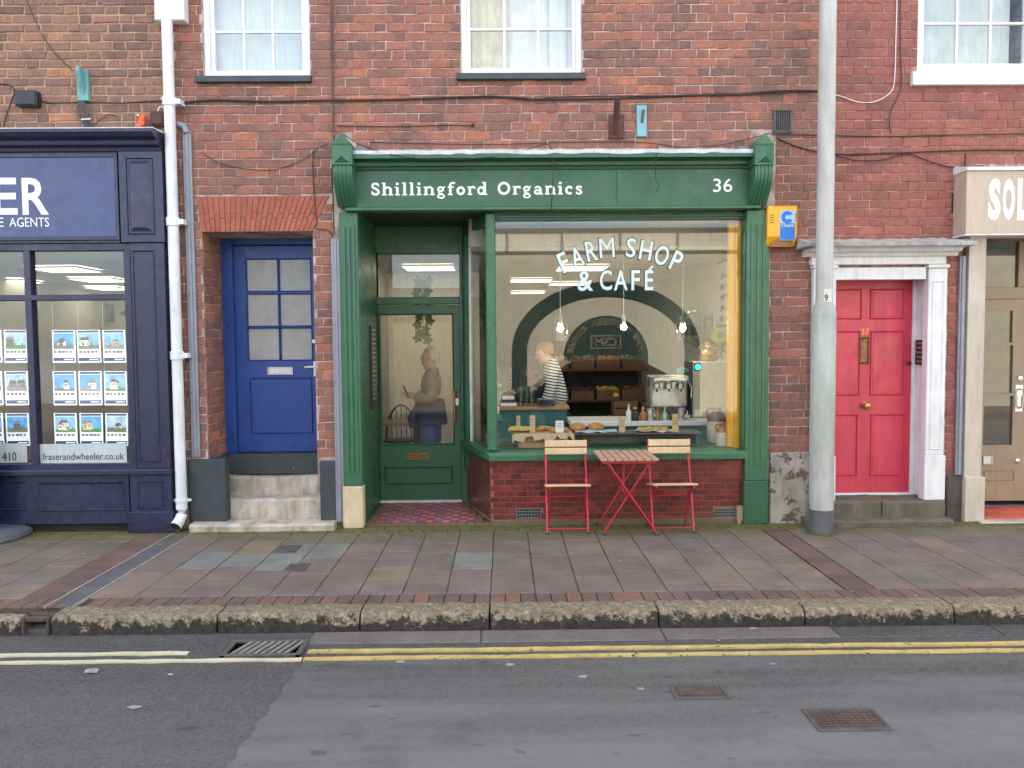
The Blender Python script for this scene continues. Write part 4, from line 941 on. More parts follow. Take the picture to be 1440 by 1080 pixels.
# consoles
def console(p0, p1, pw0, pw1):
    xa, xb = X(p0, -.3, 210), X(p1, -.3, 210); za, zm, ztop, zapex = Z(290, -.12, p0), Z(232, -.30, p0), Z(203, -.30, p0), Z(187, -.30, p0)
    c = MB(); c.prism([(.02, zm), (-.30, zm), (-.30, ztop), (.02, ztop)], xa, xb, 'x')
    xm = (xa+xb)/2; c2 = MB(); c2.prism([(xa, ztop+.001), (xb, ztop+.001), (xm, zapex)], -.305, .02, 'y')
    par = c.build('console', GREEN2, gs, .004); c2.build('console_gable', GREEN2, par, .003)
    bs = MB(); i_ = .03; q = (xa+.02, xb-.02, zm+.02, ztop+.0); bs.add([(q[0], -.301, q[2]), (q[1], -.301, q[2]), (q[1], -.301, q[3]), (q[0], -.301, q[3]), (xm, -.335, q[2]+.05), (xm, -.335, q[3]-.03)], [(0,1,4),(1,2,5,4),(2,3,5),(3,0,4,5)]); bs.build('console_boss', GREEN2, par)
    sc = MB(); pts = []
    for i in range(13):
        u = i/12; z = zm-.002-(zm-za)*u; y = -.285+.175*(u**1.5)-.03*math.sin(u*math.pi); pts.append((y, z))
    sc.prism(pts+[(.0, za), (.0, zm-.002)], xa+.006, xb-.006, 'x'); sc.build('console_scroll', GREEN2, par)
    fl = MB()
    for k in range(4):
        xc = xa+.02+(xb-xa-.04)*(k+.5)/4
        fl.prism([(y-.007, z) for y, z in pts]+[(y+.002, z) for y, z in reversed(pts)], xc-.009, xc+.009, 'x')
    fl.build('console_rib', GREEN2, par)
    lc = MB(); s_ = 1 if p0 < 700 else -1; xe = xb if s_ > 0 else xa
    lc.prism([(.0, ztop-.08), (-.14, ztop-.12), (-.13, ztop+.02), (.0, ztop+.06)], xe, xe+.09*s_, 'x'); lc.build('lead_cap', paint('lead_grey', S(130, 132, 138), .6, .3, 9), par)
console(466, 495, 477, 498); console(1062, 1089, 1047, 1081)
# pilasters with flutes
def pilaster(pa, pb, py0, py1, base_py, base_mat, inner):
    x0, x1, z0, z1 = rect(pa, py0, pb, py1, GY); zb_ = Z(base_py, GY, pa)
    p = B('pilaster', GREEN2, gs, x0, x1, GY, .06, zb_, zf0-.032, .006)
    fl = MB(); n = 3; w_ = (x1-x0)
    for k in range(n):
        xc = x0+w_*(.24+.26*k); fl.prism([(xc-.016, -.0), (xc-.011, .012), (xc+.011, .012), (xc+.016, 0)], zb_+.12, zf0-.16, 'z')
    fl.v = [(v[0], GY-.003+v[1]*-.6, v[2]) for v in fl.v]; fl.build('reed', GREEN2, p)
    B('pilaster_base', base_mat, p, x0-.012, x1+.006, GY-.014, .05, 0.0, zb_-.001, .008)
pilaster(480, 506, 300, 690, 684, paint('bare_cream_timber', S(214, 196, 160), .8, .12, 6, .3, 30, chips=(S(150, 120, 80), .68, 16), grime=(S(60, 62, 40), .6, 4)), 1)
pilaster(1049, 1081, 300, 675, 676, GREEN, -1)
# porch: left wall, soffit, floor
PD = .98
xpl = X(507, GY, 600); xfr0, xfr1 = X(512, PD, 500), X(657, PD, 500)
B('porch_side', GREEN, gs, xpl-.06, xpl, GY+.06, PD+.1, 0.0, zf0-.004, .003)
ZS = zf0+.005
xcor = X(691, .03, 500); xbk = X(655, PD-.04, 500)
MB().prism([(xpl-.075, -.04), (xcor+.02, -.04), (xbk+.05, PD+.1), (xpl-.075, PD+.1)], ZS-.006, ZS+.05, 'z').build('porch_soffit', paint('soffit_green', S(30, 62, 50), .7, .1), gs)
TR = [paint('red_quarry_tile', S(206, 98, 80), .5, .2, 12, .1, rnd=.18), paint('blue_quarry_tile', S(84, 96, 126), .5, .2, 12, .1, rnd=.18), paint('border_quarry_tile', S(124, 92, 78), .5, .2, 12, .1, rnd=.15)]
B('porch_bed', GROUT, gs, xpl, xcor, -.02, PD+.02, -.01, .006, 0)
nx, ny = 15, 12
tx0, tx1 = xpl+.02, xcor-.015
tms = {}
for m in TR:
    rg = random.Random(4); vs, fs = flat_geo(.1, .1, rg, .002, .0006); me = bpy.data.meshes.new('floor_tile'); me.from_pydata(vs, [], fs); me.materials.append(m); tms[m.name] = me
for j in range(ny):
    for i in range(nx):
        xa_ = tx0+(tx1-tx0)*i/nx; xb_ = tx0+(tx1-tx0)*(i+1)/nx; ya_ = .0+PD*j/ny; yb_ = PD*(j+1)/ny
        xm = (xa_+xb_)/2; lim = xcor+(xbk-xcor)*((ya_+yb_)/2/PD)
        if xm > lim-.03: continue
        m = TR[2] if (j == 0 or i == 0 or xm > lim-.10) else TR[(i+j) % 2]
        o = bpy.data.objects.new('floor_tile', tms[m.name]); C.objects.link(o); o.parent = gs; o.location = Vector((xm, (ya_+yb_)/2, .016+random.uniform(-.001, .001)))-WL[gs.name]
        o.scale = ((xb_-xa_-.003)/.1, (yb_-ya_-.003)/.1, .7); o.rotation_euler = (random.uniform(-.006, .006), random.uniform(-.006, .006), 0)
# doorway at the back of the porch
zs = .02
fr = MB(); dh0, dh1 = Z(428, PD, 580), Z(418, PD, 580)
fr.box(xpl, X(522, PD, 560), PD-.03, PD+.09, zs, ZS-.01); fr.box(X(648, PD, 560), xfr1+.03, PD-.03, PD+.09, zs, ZS-.01)
fr.box(X(522, PD, 560), X(648, PD, 560), PD-.028, PD+.09, dh0, dh1); zt0 = Z(357, PD, 580)
fr.box(X(522, PD, 560), X(648, PD, 560), PD-.026, PD+.09, zt0, ZS-.01); fr.build('door_frame', GREEN, gs, .005)
B('transom_pane', SHOPG, gs, X(522, PD, 400), X(648, PD, 400), PD+.03, PD+.036, dh1, zt0, 0)
q = rect(523, 429, 647.5, 705, PD+.01); gl = rect(536, 443, 636.5, 624, PD+.01)
dr = wall_sheet(q[0], q[1], q[2], q[3], [gl], PD+.01, PD+.055).build('door', GREEN, gs)
B('pane', SHOPG, dr, gl[0], gl[1], PD+.028, PD+.034, gl[2], gl[3], 0)
m = MB(); moulded_panel(m, gl[0]-.015, gl[1]+.015, gl[2]-.015, gl[3]+.015, PD+.0105, .012, .015); m.build('glazing_bead', GREEN, dr)
p_ = rect(541, 656, 637, 681, PD+.01); m = MB(); moulded_panel(m, *p_, PD+.0105, .014, .02); m.build('panel_moulding', GREEN, dr)
p_ = rect(571, 637, 603, 646.5, PD); m = framebox(MB(), *p_, PD-.004, PD+.009, .014); m.build('letter_plate', BRASS, dr, .003); B('letter_flap', paint('old_brass', S(120, 96, 66), .45, .3, 20, .05, metal=.7), dr, p_[0]+.014, p_[1]-.014, PD+.002, PD+.0095, p_[2]+.014, p_[3]-.014, .002)
hx = X(638.5, PD-.05, 570); m = MB(); m.tube([(hx, PD-.045, Z(547, PD, 640)), (hx, PD-.045, Z(593, PD, 640))], .013, 10); m.build('pull_handle', paint('copper', S(176, 116, 74), .35, .2, 20, 0, metal=.8), dr, smooth=True)
m = MB()
for py in (549, 591): m.bar((hx, PD-.05, Z(py, PD, 640)), (hx, PD+.01, Z(py, PD, 640)), .016, .016); m.box(hx-.01, hx+.05, PD+.0, PD+.0095, Z(py, PD, 640)-.012, Z(py, PD, 640)+.012)
m.build('handle_bracket', IRON, dr)
B('lock_plate', STEEL, dr, X(639, PD, 565), X(645, PD, 565), PD+.002, PD+.0095, Z(570, PD, 640), Z(560, PD, 640), .002)
B('threshold', LEAD, gs, X(523, PD, 700), X(650, PD, 700), PD-.03, PD+.008, .018, Z(704, PD-.03, 580), .003)
# menu board on the porch wall
bx = xpl; mbt = thing('menu_board', 'narrow black menu board with chalked white writing on the porch wall', 'menu board', (bx, .6, Z(574, .6, 520)))
zA_, zB_ = Z(574, .65, 520), Z(458, .65, 520); B('board', BLACK, mbt, bx+.001, bx+.016, .5, .83, zA_, zB_, .003)
wr = MB(); zz_ = zB_-.05
while zz_ > zA_+.05:
    yy = .53; 
    while yy < .76: L = random.uniform(.02, .06); wr.box(bx+.0165, bx+.0172, yy, min(yy+L, .80), zz_, zz_+.014); yy += L+.014
    zz_ -= .045
wr.build('chalk_writing', paint('chalk', (.5, .5, .5), .9), mbt)
# shop window
WY = .06; zsill = Z(633, 0.0, 870); zwh = Z(310, WY, 870)
wx0, wx1 = X(698, WY, 470), X(1043, WY, 470)
mul = MB(); mul.box(X(684, .02, 480), wx0, .0, .09, zsill, zf0-.032); cp = mul.build('corner_post', GREEN2, gs, .012)
hd = MB(); hd.box(wx0, X(1052, WY, 300), WY-.03, WY+.06, zwh, zf0-.032); hd.box(wx0, wx1+.02, WY-.045, WY-.03, zwh+.02, zwh+.045); hd.build('window_head', GREEN, gs, .004)
B('window_stile', GREEN, gs, wx1, X(1050, 0., 470), WY-.05, WY+.05, zsill, zf0-.033, .006)
tc_ = MB(); cx_ = X(1046, .0, 470); tc_.lathe([(.012, 0), (.02, .03), (.012, .06), (.026, .11), (.014, .17), (.014, 1.55), (.026, 1.62), (.014, 1.68), (.024, 1.75), (.03, 1.8), (.02, 1.86), (.02, 1.95)], (cx_, -.01, zsill), 12); tc_.build('turned_colonnette', GREEN, gs, smooth=True)
B('window_pane', SHOPG, gs, wx0, wx1, WY, WY+.008, zsill, zwh, 0)
# splayed side light
a2_ = Vector((X(691, .04, 500), .06, 0)); b2_ = Vector((xbk, PD-.03, 0)); dv = (b2_-a2_).normalized(); nv = Vector((-dv.y, dv.x, 0))
def splay_box(name, mat, u0, u1, off0, off1, z0, z1, bevel=.004):
    L = (b2_-a2_).length; p = a2_+dv*u0*L; q_ = a2_+dv*u1*L
    pts = [(p+nv*off0), (q_+nv*off0), (q_+nv*off1), (p+nv*off1)]
    return MB().prism([(v.x, v.y) for v in pts], z0, z1, 'z').build(name, mat, gs, bevel)
splay_box('side_pane', SHOPG, .06, .9, -.004, .004, zsill, ZS-.12, 0); splay_box('side_head', GREEN, .02, .98, -.035, .03, ZS-.12, ZS-.008); splay_box('side_stile', GREEN, .88, 1.0, -.04, .035, zsill-.3, ZS-.122)
splay_box('side_bar', paint('white_edge', (.7, .72, .7), .5), .78, .80, -.012, .012, zsill, ZS-.125, 0)
splay_box('side_sill', GREEN, -.05, 1.0, -.08, .07, zsill-.085, zsill-.002, .01)
splay_box('side_riser', paint('tile_bed', S(150, 116, 100), .8, .2), 0.0, .97, -.03, .0, 0.0, zsill-.086, 0)
# sill and tiled stall riser
zs2 = Z(648, -.05, 870)
MB().prism([(.1, zs2+.012), (-.05, zs2), (-.062, zs2+.01), (-.062, zsill-.03), (-.05, zsill-.012), (.1, zsill)], X(687, -.05, 640), X(1056, -.05, 640), 'x').build('sill', GREEN2, gs, .003)
TILE = None
def tile_material(name, stops):
    m, t, b = base_mat(name); v = posn(t)
    o = t.nodes.new('ShaderNodeObjectInfo').outputs['Random']; i = t.nodes.new('ShaderNodeNewGeometry').outputs['Random Per Island']
    c = ramp(t, mth(t, 'FRACT', mth(t, 'ADD', mth(t, 'MULTIPLY', o, 3.3), mth(t, 'MULTIPLY', i, 2.1))), stops)
    c = mix(t, 1.0, c, ramp(t, noise(t, v, 24, 4, .6), [(.3, .72), (.7, 1.12)]), 'MULTIPLY')
    sx = t.nodes.new('ShaderNodeSeparateXYZ'); t.links.new(v, sx.inputs[0]); mr = t.nodes.new('ShaderNodeMapRange'); mr.inputs[1].default_value = .22; mr.inputs[2].default_value = .0; t.links.new(sx.outputs[2], mr.inputs[0])
    g = mth(t, 'MULTIPLY', mr.outputs[0], ramp(t, noise(t, v, 7, 6, .7), [(.36, .2), (.62, 1.0)])); c = mix(t, g, c, S(92, 72, 58))
    t.links.new(c, b.inputs['Base Color']); b.inputs['Roughness'].default_value = .26; b.inputs['Specular IOR Level'].default_value = .6
    bump(t, b, noise(t, v, 30, 3), .12, .004); return m
TILE = tile_material('glazed_tile', [(0, S(76, 32, 36)), (.3, S(98, 37, 38)), (.7, S(112, 42, 40)), (1, S(136, 54, 44))])
TILES = tile_material('glazed_tile_side', [(0, S(84, 44, 44)), (.6, S(104, 54, 50)), (1, S(118, 60, 52))])
TBED = paint('tile_joint', S(140, 90, 78), .8, .2, 9)
xr0, xr1 = X(690, 0, 700), X(1054, 0, 700)
B('stall_riser', TBED, gs, xr0, xr1, .004, .14, 0, zs2+.01, 0)
ab = [rect(727, 715, 760, 728, 0), rect(1007, 715, 1034, 727, 0)]
brick_field(gs, xr0+.002, xr1, .05, zs2, [(q[0]-.004, q[1]+.004, q[2]-.002, q[3]+.002) for q in ab], TILE, course=.0527, joint=.0048, S_=.104, Hd=.052, bond='running', seed=12, key='tile', limit=290, name='tile', proud=.003, dyj=.0005, rest='tile_courses', origin=(0, .004), bev=.0015, jit=.0006, zjit=.0003)
B('skirting_course', paint('cement_skirting', S(112, 98, 78), .9, .3, 6, .4, 30, grime=(S(70, 74, 36), .8, 4)), gs, xr0, xr1, -.012, .12, -.05, .05, .008)
L_ = (b2_-a2_).length; ang = math.atan2(dv.y, dv.x)
so = a2_+nv*0
# the tiles of the splayed riser face the porch
fo = a2_-nv*-.0
brick_field(gs, 0.02, L_*.95, .03, zsill-.09, [], TILES, course=.0527, joint=.0035, S_=.104, Hd=.052, bond='running', seed=13, key='tileside', limit=0, name='tile', proud=.004, dyj=.0005, rest='side_tile_courses', origin=(b2_.x+nv.x*.004-dv.x*0, b2_.y+nv.y*.004), ang=ang+math.pi, bev=.0015, jit=.0006, zjit=.0003)
for q, m_ in zip(ab, (0, 1)):
    v = MB(); v.box(q[0], q[1], .002, .02, q[2], q[3]); vb = v.build('air_brick', paint('air_brick_back', (.02, .02, .02), .9), gs)
    g = MB(); nxb, nzb = 8, 3; sx_ = (q[1]-q[0])/nxb; sz_ = (q[3]-q[2])/nzb
    for i in range(nxb+1): xx = q[0]+sx_*i; g.box(xx-.003, xx+.003, -.006, .0015, q[2], q[3])
    for j in range(nzb+1): z_ = q[2]+sz_*j; g.box(q[0]-.004, q[1]+.004, -.0055, .001, z_-.004, z_+.004)
    g.build('grille', paint('vent_grey', S(112, 116, 114), .6, .2, 20), vb)
c_ = at(1040, 723, -.04); m = MB(); m.box(c_.x-.025, c_.x+.03, -.05, .0, .03, c_.z+.075); m.tube([(c_.x, -.03, .0), (c_.x, -.03, c_.z+.07)], .022, 8); tag(m.build('pipe_stub', paint('stub_beige', S(150, 132, 108), .8, .2)), 'short beige capped pipe stub at the foot of the tiles, right end', 'pipe')
# writing on the window
def arc_text(body, cx_px, cy_px, r_px, h_px, wds, a0, a1):
    out = []; 
    return out
fl = MB(); LW = paint('window_lettering', S(206, 226, 222), .5, .03, 5, 0); LO = paint('window_lettering_outline', S(40, 58, 66), .5, .03)
spec = [('F', 798, 366, 19, 33, 22), ('A', 822, 357, 23, 32, 15), ('R', 851, 349, 21, 32, 9), ('M', 853+26-10, 349, 1, 1, 0)]
chars = [('F', 800, 366, 18, 31, 20), ('A', 813.5, 360, 20, 32, 15)]
let = [('F', 793, 369, 13, 28, 24), ('A', 811.5, 361, 17, 28, 16), ('R', 831.5, 353, 15, 28, 11), ('M', 853.5, 348.5, 21, 27.5, 3.5), ('S', 887.5, 348.5, 13.5, 27, -5), ('H', 908.5, 352, 17, 27, -10), ('O', 931, 359, 19, 28, -16), ('P', 951.5, 367, 14, 28, -24),
       ('&', 823, 395, 22, 28, 0), ('C', 852, 394, 17, 28, 0), ('A', 873, 394, 19, 28, 0), ('F', 894, 394, 12, 28, 0), ('E', 913, 394, 12, 28, 0)]
fo_ = MB()
for ch, cx, cy, w_, h_, r_ in let:
    c0 = at(cx, cy, WY-.004); k = 1/154.; hw, hh = w_*k/2, h_*k/2
    vs, fs = text('l', ch, None, None, c0.x-hw, c0.x+hw, c0.z-hh, c0.z+hh, WY-.0035, .002, 0 if ch == 'M' else .012, R_(r_)); fl.add(vs, fs)
    vs, fs = text('l', ch, None, None, c0.x-hw-.008, c0.x+hw+.008, c0.z-hh-.008, c0.z+hh+.008, WY-.0012, .0016, 0 if ch == 'M' else .012, R_(r_)); fo_.add(vs, fs)
c0 = at(915, 377, WY-.004); fl.prism([(c0.x-.025, c0.z-.018), (c0.x-.004, c0.z-.018), (c0.x+.032, c0.z+.02), (c0.x+.006, c0.z+.02)], WY-.0045, WY-.0025, 'y')
fo_.build('window_lettering_outline', LO, gs); fl.build('window_lettering', LW, gs)

# ================================================================== red door, its case and steps
RY = .2
rd = thing('red_door', 'red six panelled front door with brass knob in a white doorcase', 'door', (RD[0]+.4, RY, .28))
xl, xr_ = RD[0], RD[1]
dxa, dxb = xl-.0, X(1285, RY, 550); dz0, dz1 = Z(692, RY, 1230), Z(393, RY, 1230)
B('leaf', RED, rd, dxa, dxb, RY, RY+.045, dz0, dz1, .003)
cxm = X(1215.5, RY, 550)
pan = [(1223, 406, 1271, 449), (1223, 465, 1271, 556), (1223, 582, 1271, 669)]
for p in pan:
    q = rect(*p, RY)
    for s_ in (1, -1):
        xa_, xb_ = (q[0], q[1]) if s_ > 0 else (2*cxm-q[1], 2*cxm-q[0])
        m = MB(); moulded_panel(m, xa_, xb_, q[2], q[3], RY+.0005, .014, .016); m.build('panel_moulding', RED, rd)
        B('panel', RED, rd, xa_+.03, xb_-.03, RY-.004, RY+.0, q[2]+.03, q[3]-.03, .003)
q = rect(1208.5, 474, 1222.5, 512, RY-.01); framebox(MB(), *q, RY-.012, RY-.001, .014).build('letter_plate', paint('aged_bronze', S(92, 68, 54), .4, .3, 20, .05, metal=.6), rd, .003); B('letter_flap', paint('bronze_flap', S(122, 88, 62), .4, .3, 20, .03, metal=.7), rd, q[0]+.014, q[1]-.014, RY-.007, RY-.001, q[2]+.014, q[3]-.014, .003)
text_obj('number', [('37', *rect(1211, 462, 1222, 471, RY-.003), RY-.003, dict(bold=.01))], BRASS, rd)
c_ = at(1216, 570, RY); m = MB(); m.lathe([(.034, 0), (.034, -.006), (.012, -.01), (.012, -.03), (.03, -.036), (.034, -.052), (.026, -.066), (.008, -.07)], (c_.x, RY, c_.z), 18, 'y'); m.build('knob', BRASS, rd, smooth=True)
c_ = at(1278, 511, RY); m = MB(); m.lathe([(.02, 0), (.02, -.012), (.012, -.014)], (c_.x, RY, c_.z), 14, 'y'); m.build('lock', paint('lock_bronze', S(104, 60, 50), .4, .2, 20, 0, metal=.6), rd)
case = thing('doorcase', 'white painted pilastered doorcase with moulded cornice round the red door', 'doorcase', ((xl+xr_)/2, -.06, 0))
CY = -.07
def case_pil(pa, pb, nm):
    x0, x1, z0, z1 = rect(pa, 394, pb, 700, CY); zp = Z(640, CY, 1300)
    B('pilaster', WHITE, case, x0, x1, CY, .02, zp, Z(377, CY, 1300), .004)
    m = MB(); moulded_panel(m, x0+.03, x1-.03, zp+.05, Z(395, CY, 1300), CY+.0005, .01, .012); m.build('pilaster_panel', WHITE, case)
    B('pedestal', WHITE, case, x0-.012, x1+.012, CY-.015, .02, Z(703, CY, 1300), zp-.002, .006); B('capital', WHITE, case, x0-.012, x1+.012, CY-.02, .02, Z(377, CY, 1300)+.001, Z(372, CY, 1300), .004)
case_pil(1303, 1329, 'r'); case_pil(1143, 1174, 'l')
xo0, xo1 = X(1143, CY, 380), X(1329, CY, 380)
ent = MB(); ent.box(xo0-.01, xo1+.01, CY, .02, Z(372, CY, 1240)+.001, Z(359, CY, 1240)); ent.box(X(1174, CY, 390), X(1303, CY, 390), CY+.004, .02, Z(393, CY-.0, 1240), Z(376, CY, 1240)); ent.build('entablature', WHITE, case, .003)
zq0, zq1 = Z(359, CY-.1, 1240), Z(346, CY-.2, 1240)
MB().prism([(.0, zq0), (CY-.03, zq0), (CY-.05, zq0+.03), (CY-.10, zq0+.035), (CY-.12, zq0+.06), (CY-.18, zq0+.07), (CY-.20, zq1), (.0, zq1)], X(1140, -.2, 350), X(1356, -.2, 350), 'x').build('cornice', WHITE, case, .003)
zq2 = Z(333, CY-.1, 1240)
n = 30; vs = []; fs = []; xa_, xb_ = X(1131, -.24, 340), X(1370, -.24, 340); lm = MB()
for i in range(n+1):
    x = xa_+(xb_-xa_)*i/n; j = random.uniform(-.008, .008); pf = [(.0, zq1+.002), (-.28+j, zq1+.002), (-.285+j, zq1+.03+j), (-.12, zq2-.01+j), (.0, zq2+j)]; vs += [(x, a, b) for a, b in pf]
for i in range(n):
    for k in range(5): fs.append((i*5+k, i*5+(k+1) % 5, (i+1)*5+(k+1) % 5, (i+1)*5+k))
fs += [tuple(range(5)), tuple(n*5+k for k in range(4, -1, -1))]; lm.add(vs, fs).build('cornice_capping', GREYST, case)
# reveals
B('reveal', WHITE, case, xr_-.012, xr_+.04, CY+.086, RY+.06, Z(700, 0, 1290), dz1+.02, .003); B('reveal', WHITE, case, xl-.04, xl+.012, CY+.086, RY+.06, Z(700, 0, 1290), dz1+.02, .003); B('frame', WHITE, case, min(dxb, xr_-.05), xr_-.0125, RY-.02, RY+.06, dz0-.03, dz1+.03, .003)
B('head', WHITE, case, xl, xr_, .02, RY+.06, dz1, dz1+.06, .003); B('sill', WHITE, case, xl, xr_, RY-.03, RY+.06, Z(697, RY-.03, 1230), dz0-.002, .004)
B('hall_backing', DARK, case, xl-.06, xr_+.1, RY+.061, RY+.08, .1, dz1+.1, 0)
ip = thing('intercom', 'black door entry intercom with a column of call buttons on the white reveal', 'intercom', (xr_, .06, Z(513, .05, 1292)))
za_, zb_ = Z(513, .05, 1292), Z(478, .05, 1292); xi = xr_-.012; B('body', BLACK, ip, xi-.03, xi-.001, -.0, .15, za_, zb_, .005)
m = MB()
for k in range(5): z_ = za_+.03+(zb_-za_-.06)*k/4; m.box(xi-.034, xi-.03, .03, .12, z_-.009, z_+.009)
m.build('call_button', paint('button_white', S(150, 110, 110), .5, .3, 30), ip); m = MB(); m.box(xi-.026, xi-.004, -.004, .0, za_+.02, zb_-.02); m.build('side_grille', BLACK, ip)
rs = thing('door_steps', 'two worn dark stone steps below the red door', 'steps', (3.3, -.1, 0))
zA = Z(743, -.26, 1240); 
worn_step('step', X(1142, -.3, 735), X(1347, -.3, 735), -.24, .02, 0, Z(731, -.24, 1240), STEPD, rs, .004)
zU = Z(703, -.1, 1240); zL = Z(731, -.24, 1240)-.012
worn_step('step', X(1142, -.1, 715), X(1239, -.1, 715), -.10, .26, 0, zU, STEPD, rs, .006); worn_step('step', X(1240.5, -.1, 715), X(1329, -.1, 715), -.10, .26, 0, zU-.004, STEPD, rs, .006)

# ================================================================== right hand shop
rsf = thing('shopfront', 'tan and cream shopfront with half glazed door at the right edge', 'shopfront', (4.6, 0, 0))
x0, x1, z0, z1 = rect(1359, 329, 1383, 735, -.06); B('pilaster', CREAM, rsf, x0, x1, -.06, .1, .0, z1+.02, .004)
q = rect(1357, 671, 1385, 735, -.075); B('pilaster_base', CREAM, rsf, q[0], q[1], -.078, .1, .0, q[3], .006)
q = rect(1359, 238, 1900, 327, -.2); sgn = thing('shop_sign', 'beige box sign with bold white capital letters above the tan door', 'sign', (q[0]+.8, -.1, q[2]))
B('face', BEIGE, sgn, q[0], q[1], -.2, .0, q[2], q[3], .004); q2 = rect(1358, 230, 1900, 238, -.22)
MB().prism([(.0, q2[2]), (-.225, q2[2]), (-.225, q2[3]-.02), (.0, q2[3]+.03)], q[0]-.01, q[1], 'x').build('capping', WHITE, sgn, .003); B('bottom_trim', WHITE, sgn, q[0]-.004, q[1], -.205, .0, q[2]-.015, q[2]-.001, .002)
s_ = rect(1390, 251, 1407, 310, -.203); o_ = rect(1410, 251, 1427, 310, -.203); l_ = rect(1431, 251, 1446, 310, -.203)
text_obj('lettering', [('S', *s_, -.2025, dict(bold=.055)), ('O', *o_, -.2025, dict(bold=.055)), ('L', *l_, -.2025, dict(bold=.055))], LWH, sgn)
EY = .45
ex0 = X(1383, EY, 500)
xw = X(1560, EY, 500)
B('soffit', CREAM, rsf, x1, 7.9, .1, EY, Z(334, EY, 1400)+.1, Z(334, EY, 1400)+.14)
B('side_reveal', CREAM, rsf, x1-.02, x1+.03, .1, EY, 0, Z(334, 0, 1400)+.1, .003)
door_r = X(1437, EY, 500)+.03
q = rect(1376, 421, 1448, 704, EY); g_ = [rect(1383, 437, 1424, 482, EY), rect(1383, 485.5, 1424, 553, EY), rect(1383, 557, 1424, 626, EY)]
q = (g_[0][0]-.09, q[1], q[2], q[3])
d2 = wall_sheet(q[0], q[1]+.05, q[2], q[3], g_, EY, EY+.045).build('door', TAN, rsf); d2['label'] = 'tan half glazed shop door'
for g in g_: B('pane', SHOPG, d2, g[0], g[1], EY+.02, EY+.026, g[2], g[3], 0)
m = MB(); moulded_panel(m, *rect(1383, 661, 1426, 676, EY), EY+.0005, .008, .01); m.build('panel_moulding', TAN, d2)
p_ = rect(1382, 641, 1395, 653, EY); framebox(MB(), *p_, EY-.012, EY-.001, .012).build('letter_plate', STEEL, d2, .002); B('letter_flap', STEEL, d2, p_[0]+.012, p_[1]-.012, EY-.008, EY-.001, p_[2]+.012, p_[3]-.012, 0)
p_ = rect(1427, 541, 1438, 579, EY); B('handle_plate', STEEL, d2, p_[0], p_[1], EY-.006, EY-.001, p_[2], p_[3], .003); xm = (p_[0]+p_[1])/2
m = MB(); m.tube([(xm, EY-.006, p_[2]+.04), (xm, EY-.05, p_[2]+.05), (xm, EY-.055, (p_[2]+p_[3])/2), (xm, EY-.05, p_[3]-.05), (xm, EY-.006, p_[3]-.04)], .011, 8); m.build('pull_handle', STEEL, d2, smooth=True)
for px, py in ((1434.5, 532), (1430.5, 648)): c_ = at(px, py, EY); MB().lathe([(.024, 0), (.024, -.01), (.008, -.012)], (c_.x, EY, c_.z), 16, 'y').build('lock', STEEL, d2)
fr = MB(); zt_ = Z(421, EY, 1400); fr.box(q[0], 5.6, EY-.01, EY+.05, zt_+.002, Z(404, EY, 1400)); fr.box(q[1]+.052, 5.6, EY-.012, EY+.05, .05, zt_); fr.box(q[0]-.01, q[0]+.08, EY-.01, EY+.05, Z(404, EY, 1400), Z(330, EY, 1400)); fr.box(X(1432, EY, 370), 5.6, EY-.008, EY+.05, Z(404, EY, 1400), Z(330, EY, 1400)); fr.build('door_frame', TAN, rsf, .004)
B('transom_pane', SHOPG, rsf, q[0]+.08, X(1432, EY, 370), EY+.02, EY+.026, Z(404, EY, 1400), Z(330, EY, 1400), 0)
for i in range(8):
    for j in range(5): B('floor_tile', TR[0], rsf, x1+.03+.152*i, x1+.03+.152*i+.148, -.03+.1*j, -.03+.1*j+.097, .0, .022+random.uniform(0, .001), .002)
B('floor_slab', STEP, rsf, x1-.05, 6, -.16, -.035, 0, .018, .006)
room('right_shop', 4.0, 7.8, .51, 4, .03, 2.7, paint('right_shop_wall', S(120, 116, 110), .9), OC, OF)
# ================================================================== pipes, cables and fittings on the walls
def wpts(pts, Y): return [at(px, py, Y) for px, py in pts]
def smooth_path(pts, n=6):
    P = [Vector(p) for p in pts]; out = []
    for i in range(len(P)-1):
        a, b, c, d = P[max(i-1, 0)], P[i], P[i+1], P[min(i+2, len(P)-1)]
        for k in range(n):
            t = k/n; out.append(.5*((2*b)+(c-a)*t+(2*a-5*b+4*c-d)*t*t+(3*b-a-3*c+d)*t**3))
    return out+[P[-1]]
def cable(label, pts, Y=-.022, r=.006, mat=None, name='wall_cable', grp='cables along the walls', n=6):
    m = MB(); m.tube(smooth_path([at(p[0], p[1], p[2] if len(p) > 2 else Y) for p in pts], n), r, 6); return tag(m.build(name, mat or CABLE, None, smooth=True), label, 'cable', grp)
# white rain pipe
DPY = -.10
dp = thing('drain_pipe', 'tall white rainwater pipe with collars between the two shopfronts', 'drain pipe', (X(252, DPY, 700), DPY, 0))
px_c = lambda py: 237+(py-30)*(255-237)/(680-30)
xp = X(246, DPY, 400)
hq_top = Z(-45, DPY, 240); a_, b_ = at(237, 26, DPY), at(254, 700, DPY)
m = MB(); m.tube([(xp, DPY, b_.z), (xp, DPY, hq_top)], .047, 18); m.build('pipe', WHITE, dp, smooth=True)
for py in (143, 312, 500):
    z_ = Z(py, DPY, 245); m = MB(); m.lathe([(.049, -.04), (.058, -.035), (.058, .035), (.049, .04)], (xp, DPY, z_), 18); m.box(xp+.04, xp+.1, DPY-.02, DPY+.09, z_-.022, z_+.022); m.build('collar', WHITE, dp)
hq = rect(216, -40, 258, 28, DPY-.02); m = MB(); m.prism([(hq[0], hq[2]), (hq[1], hq[2]), (hq[1], hq[3]), (hq[0], hq[3])], DPY-.02, -.01, 'y'); m.build('hopper_head', WHITE, dp, .008)
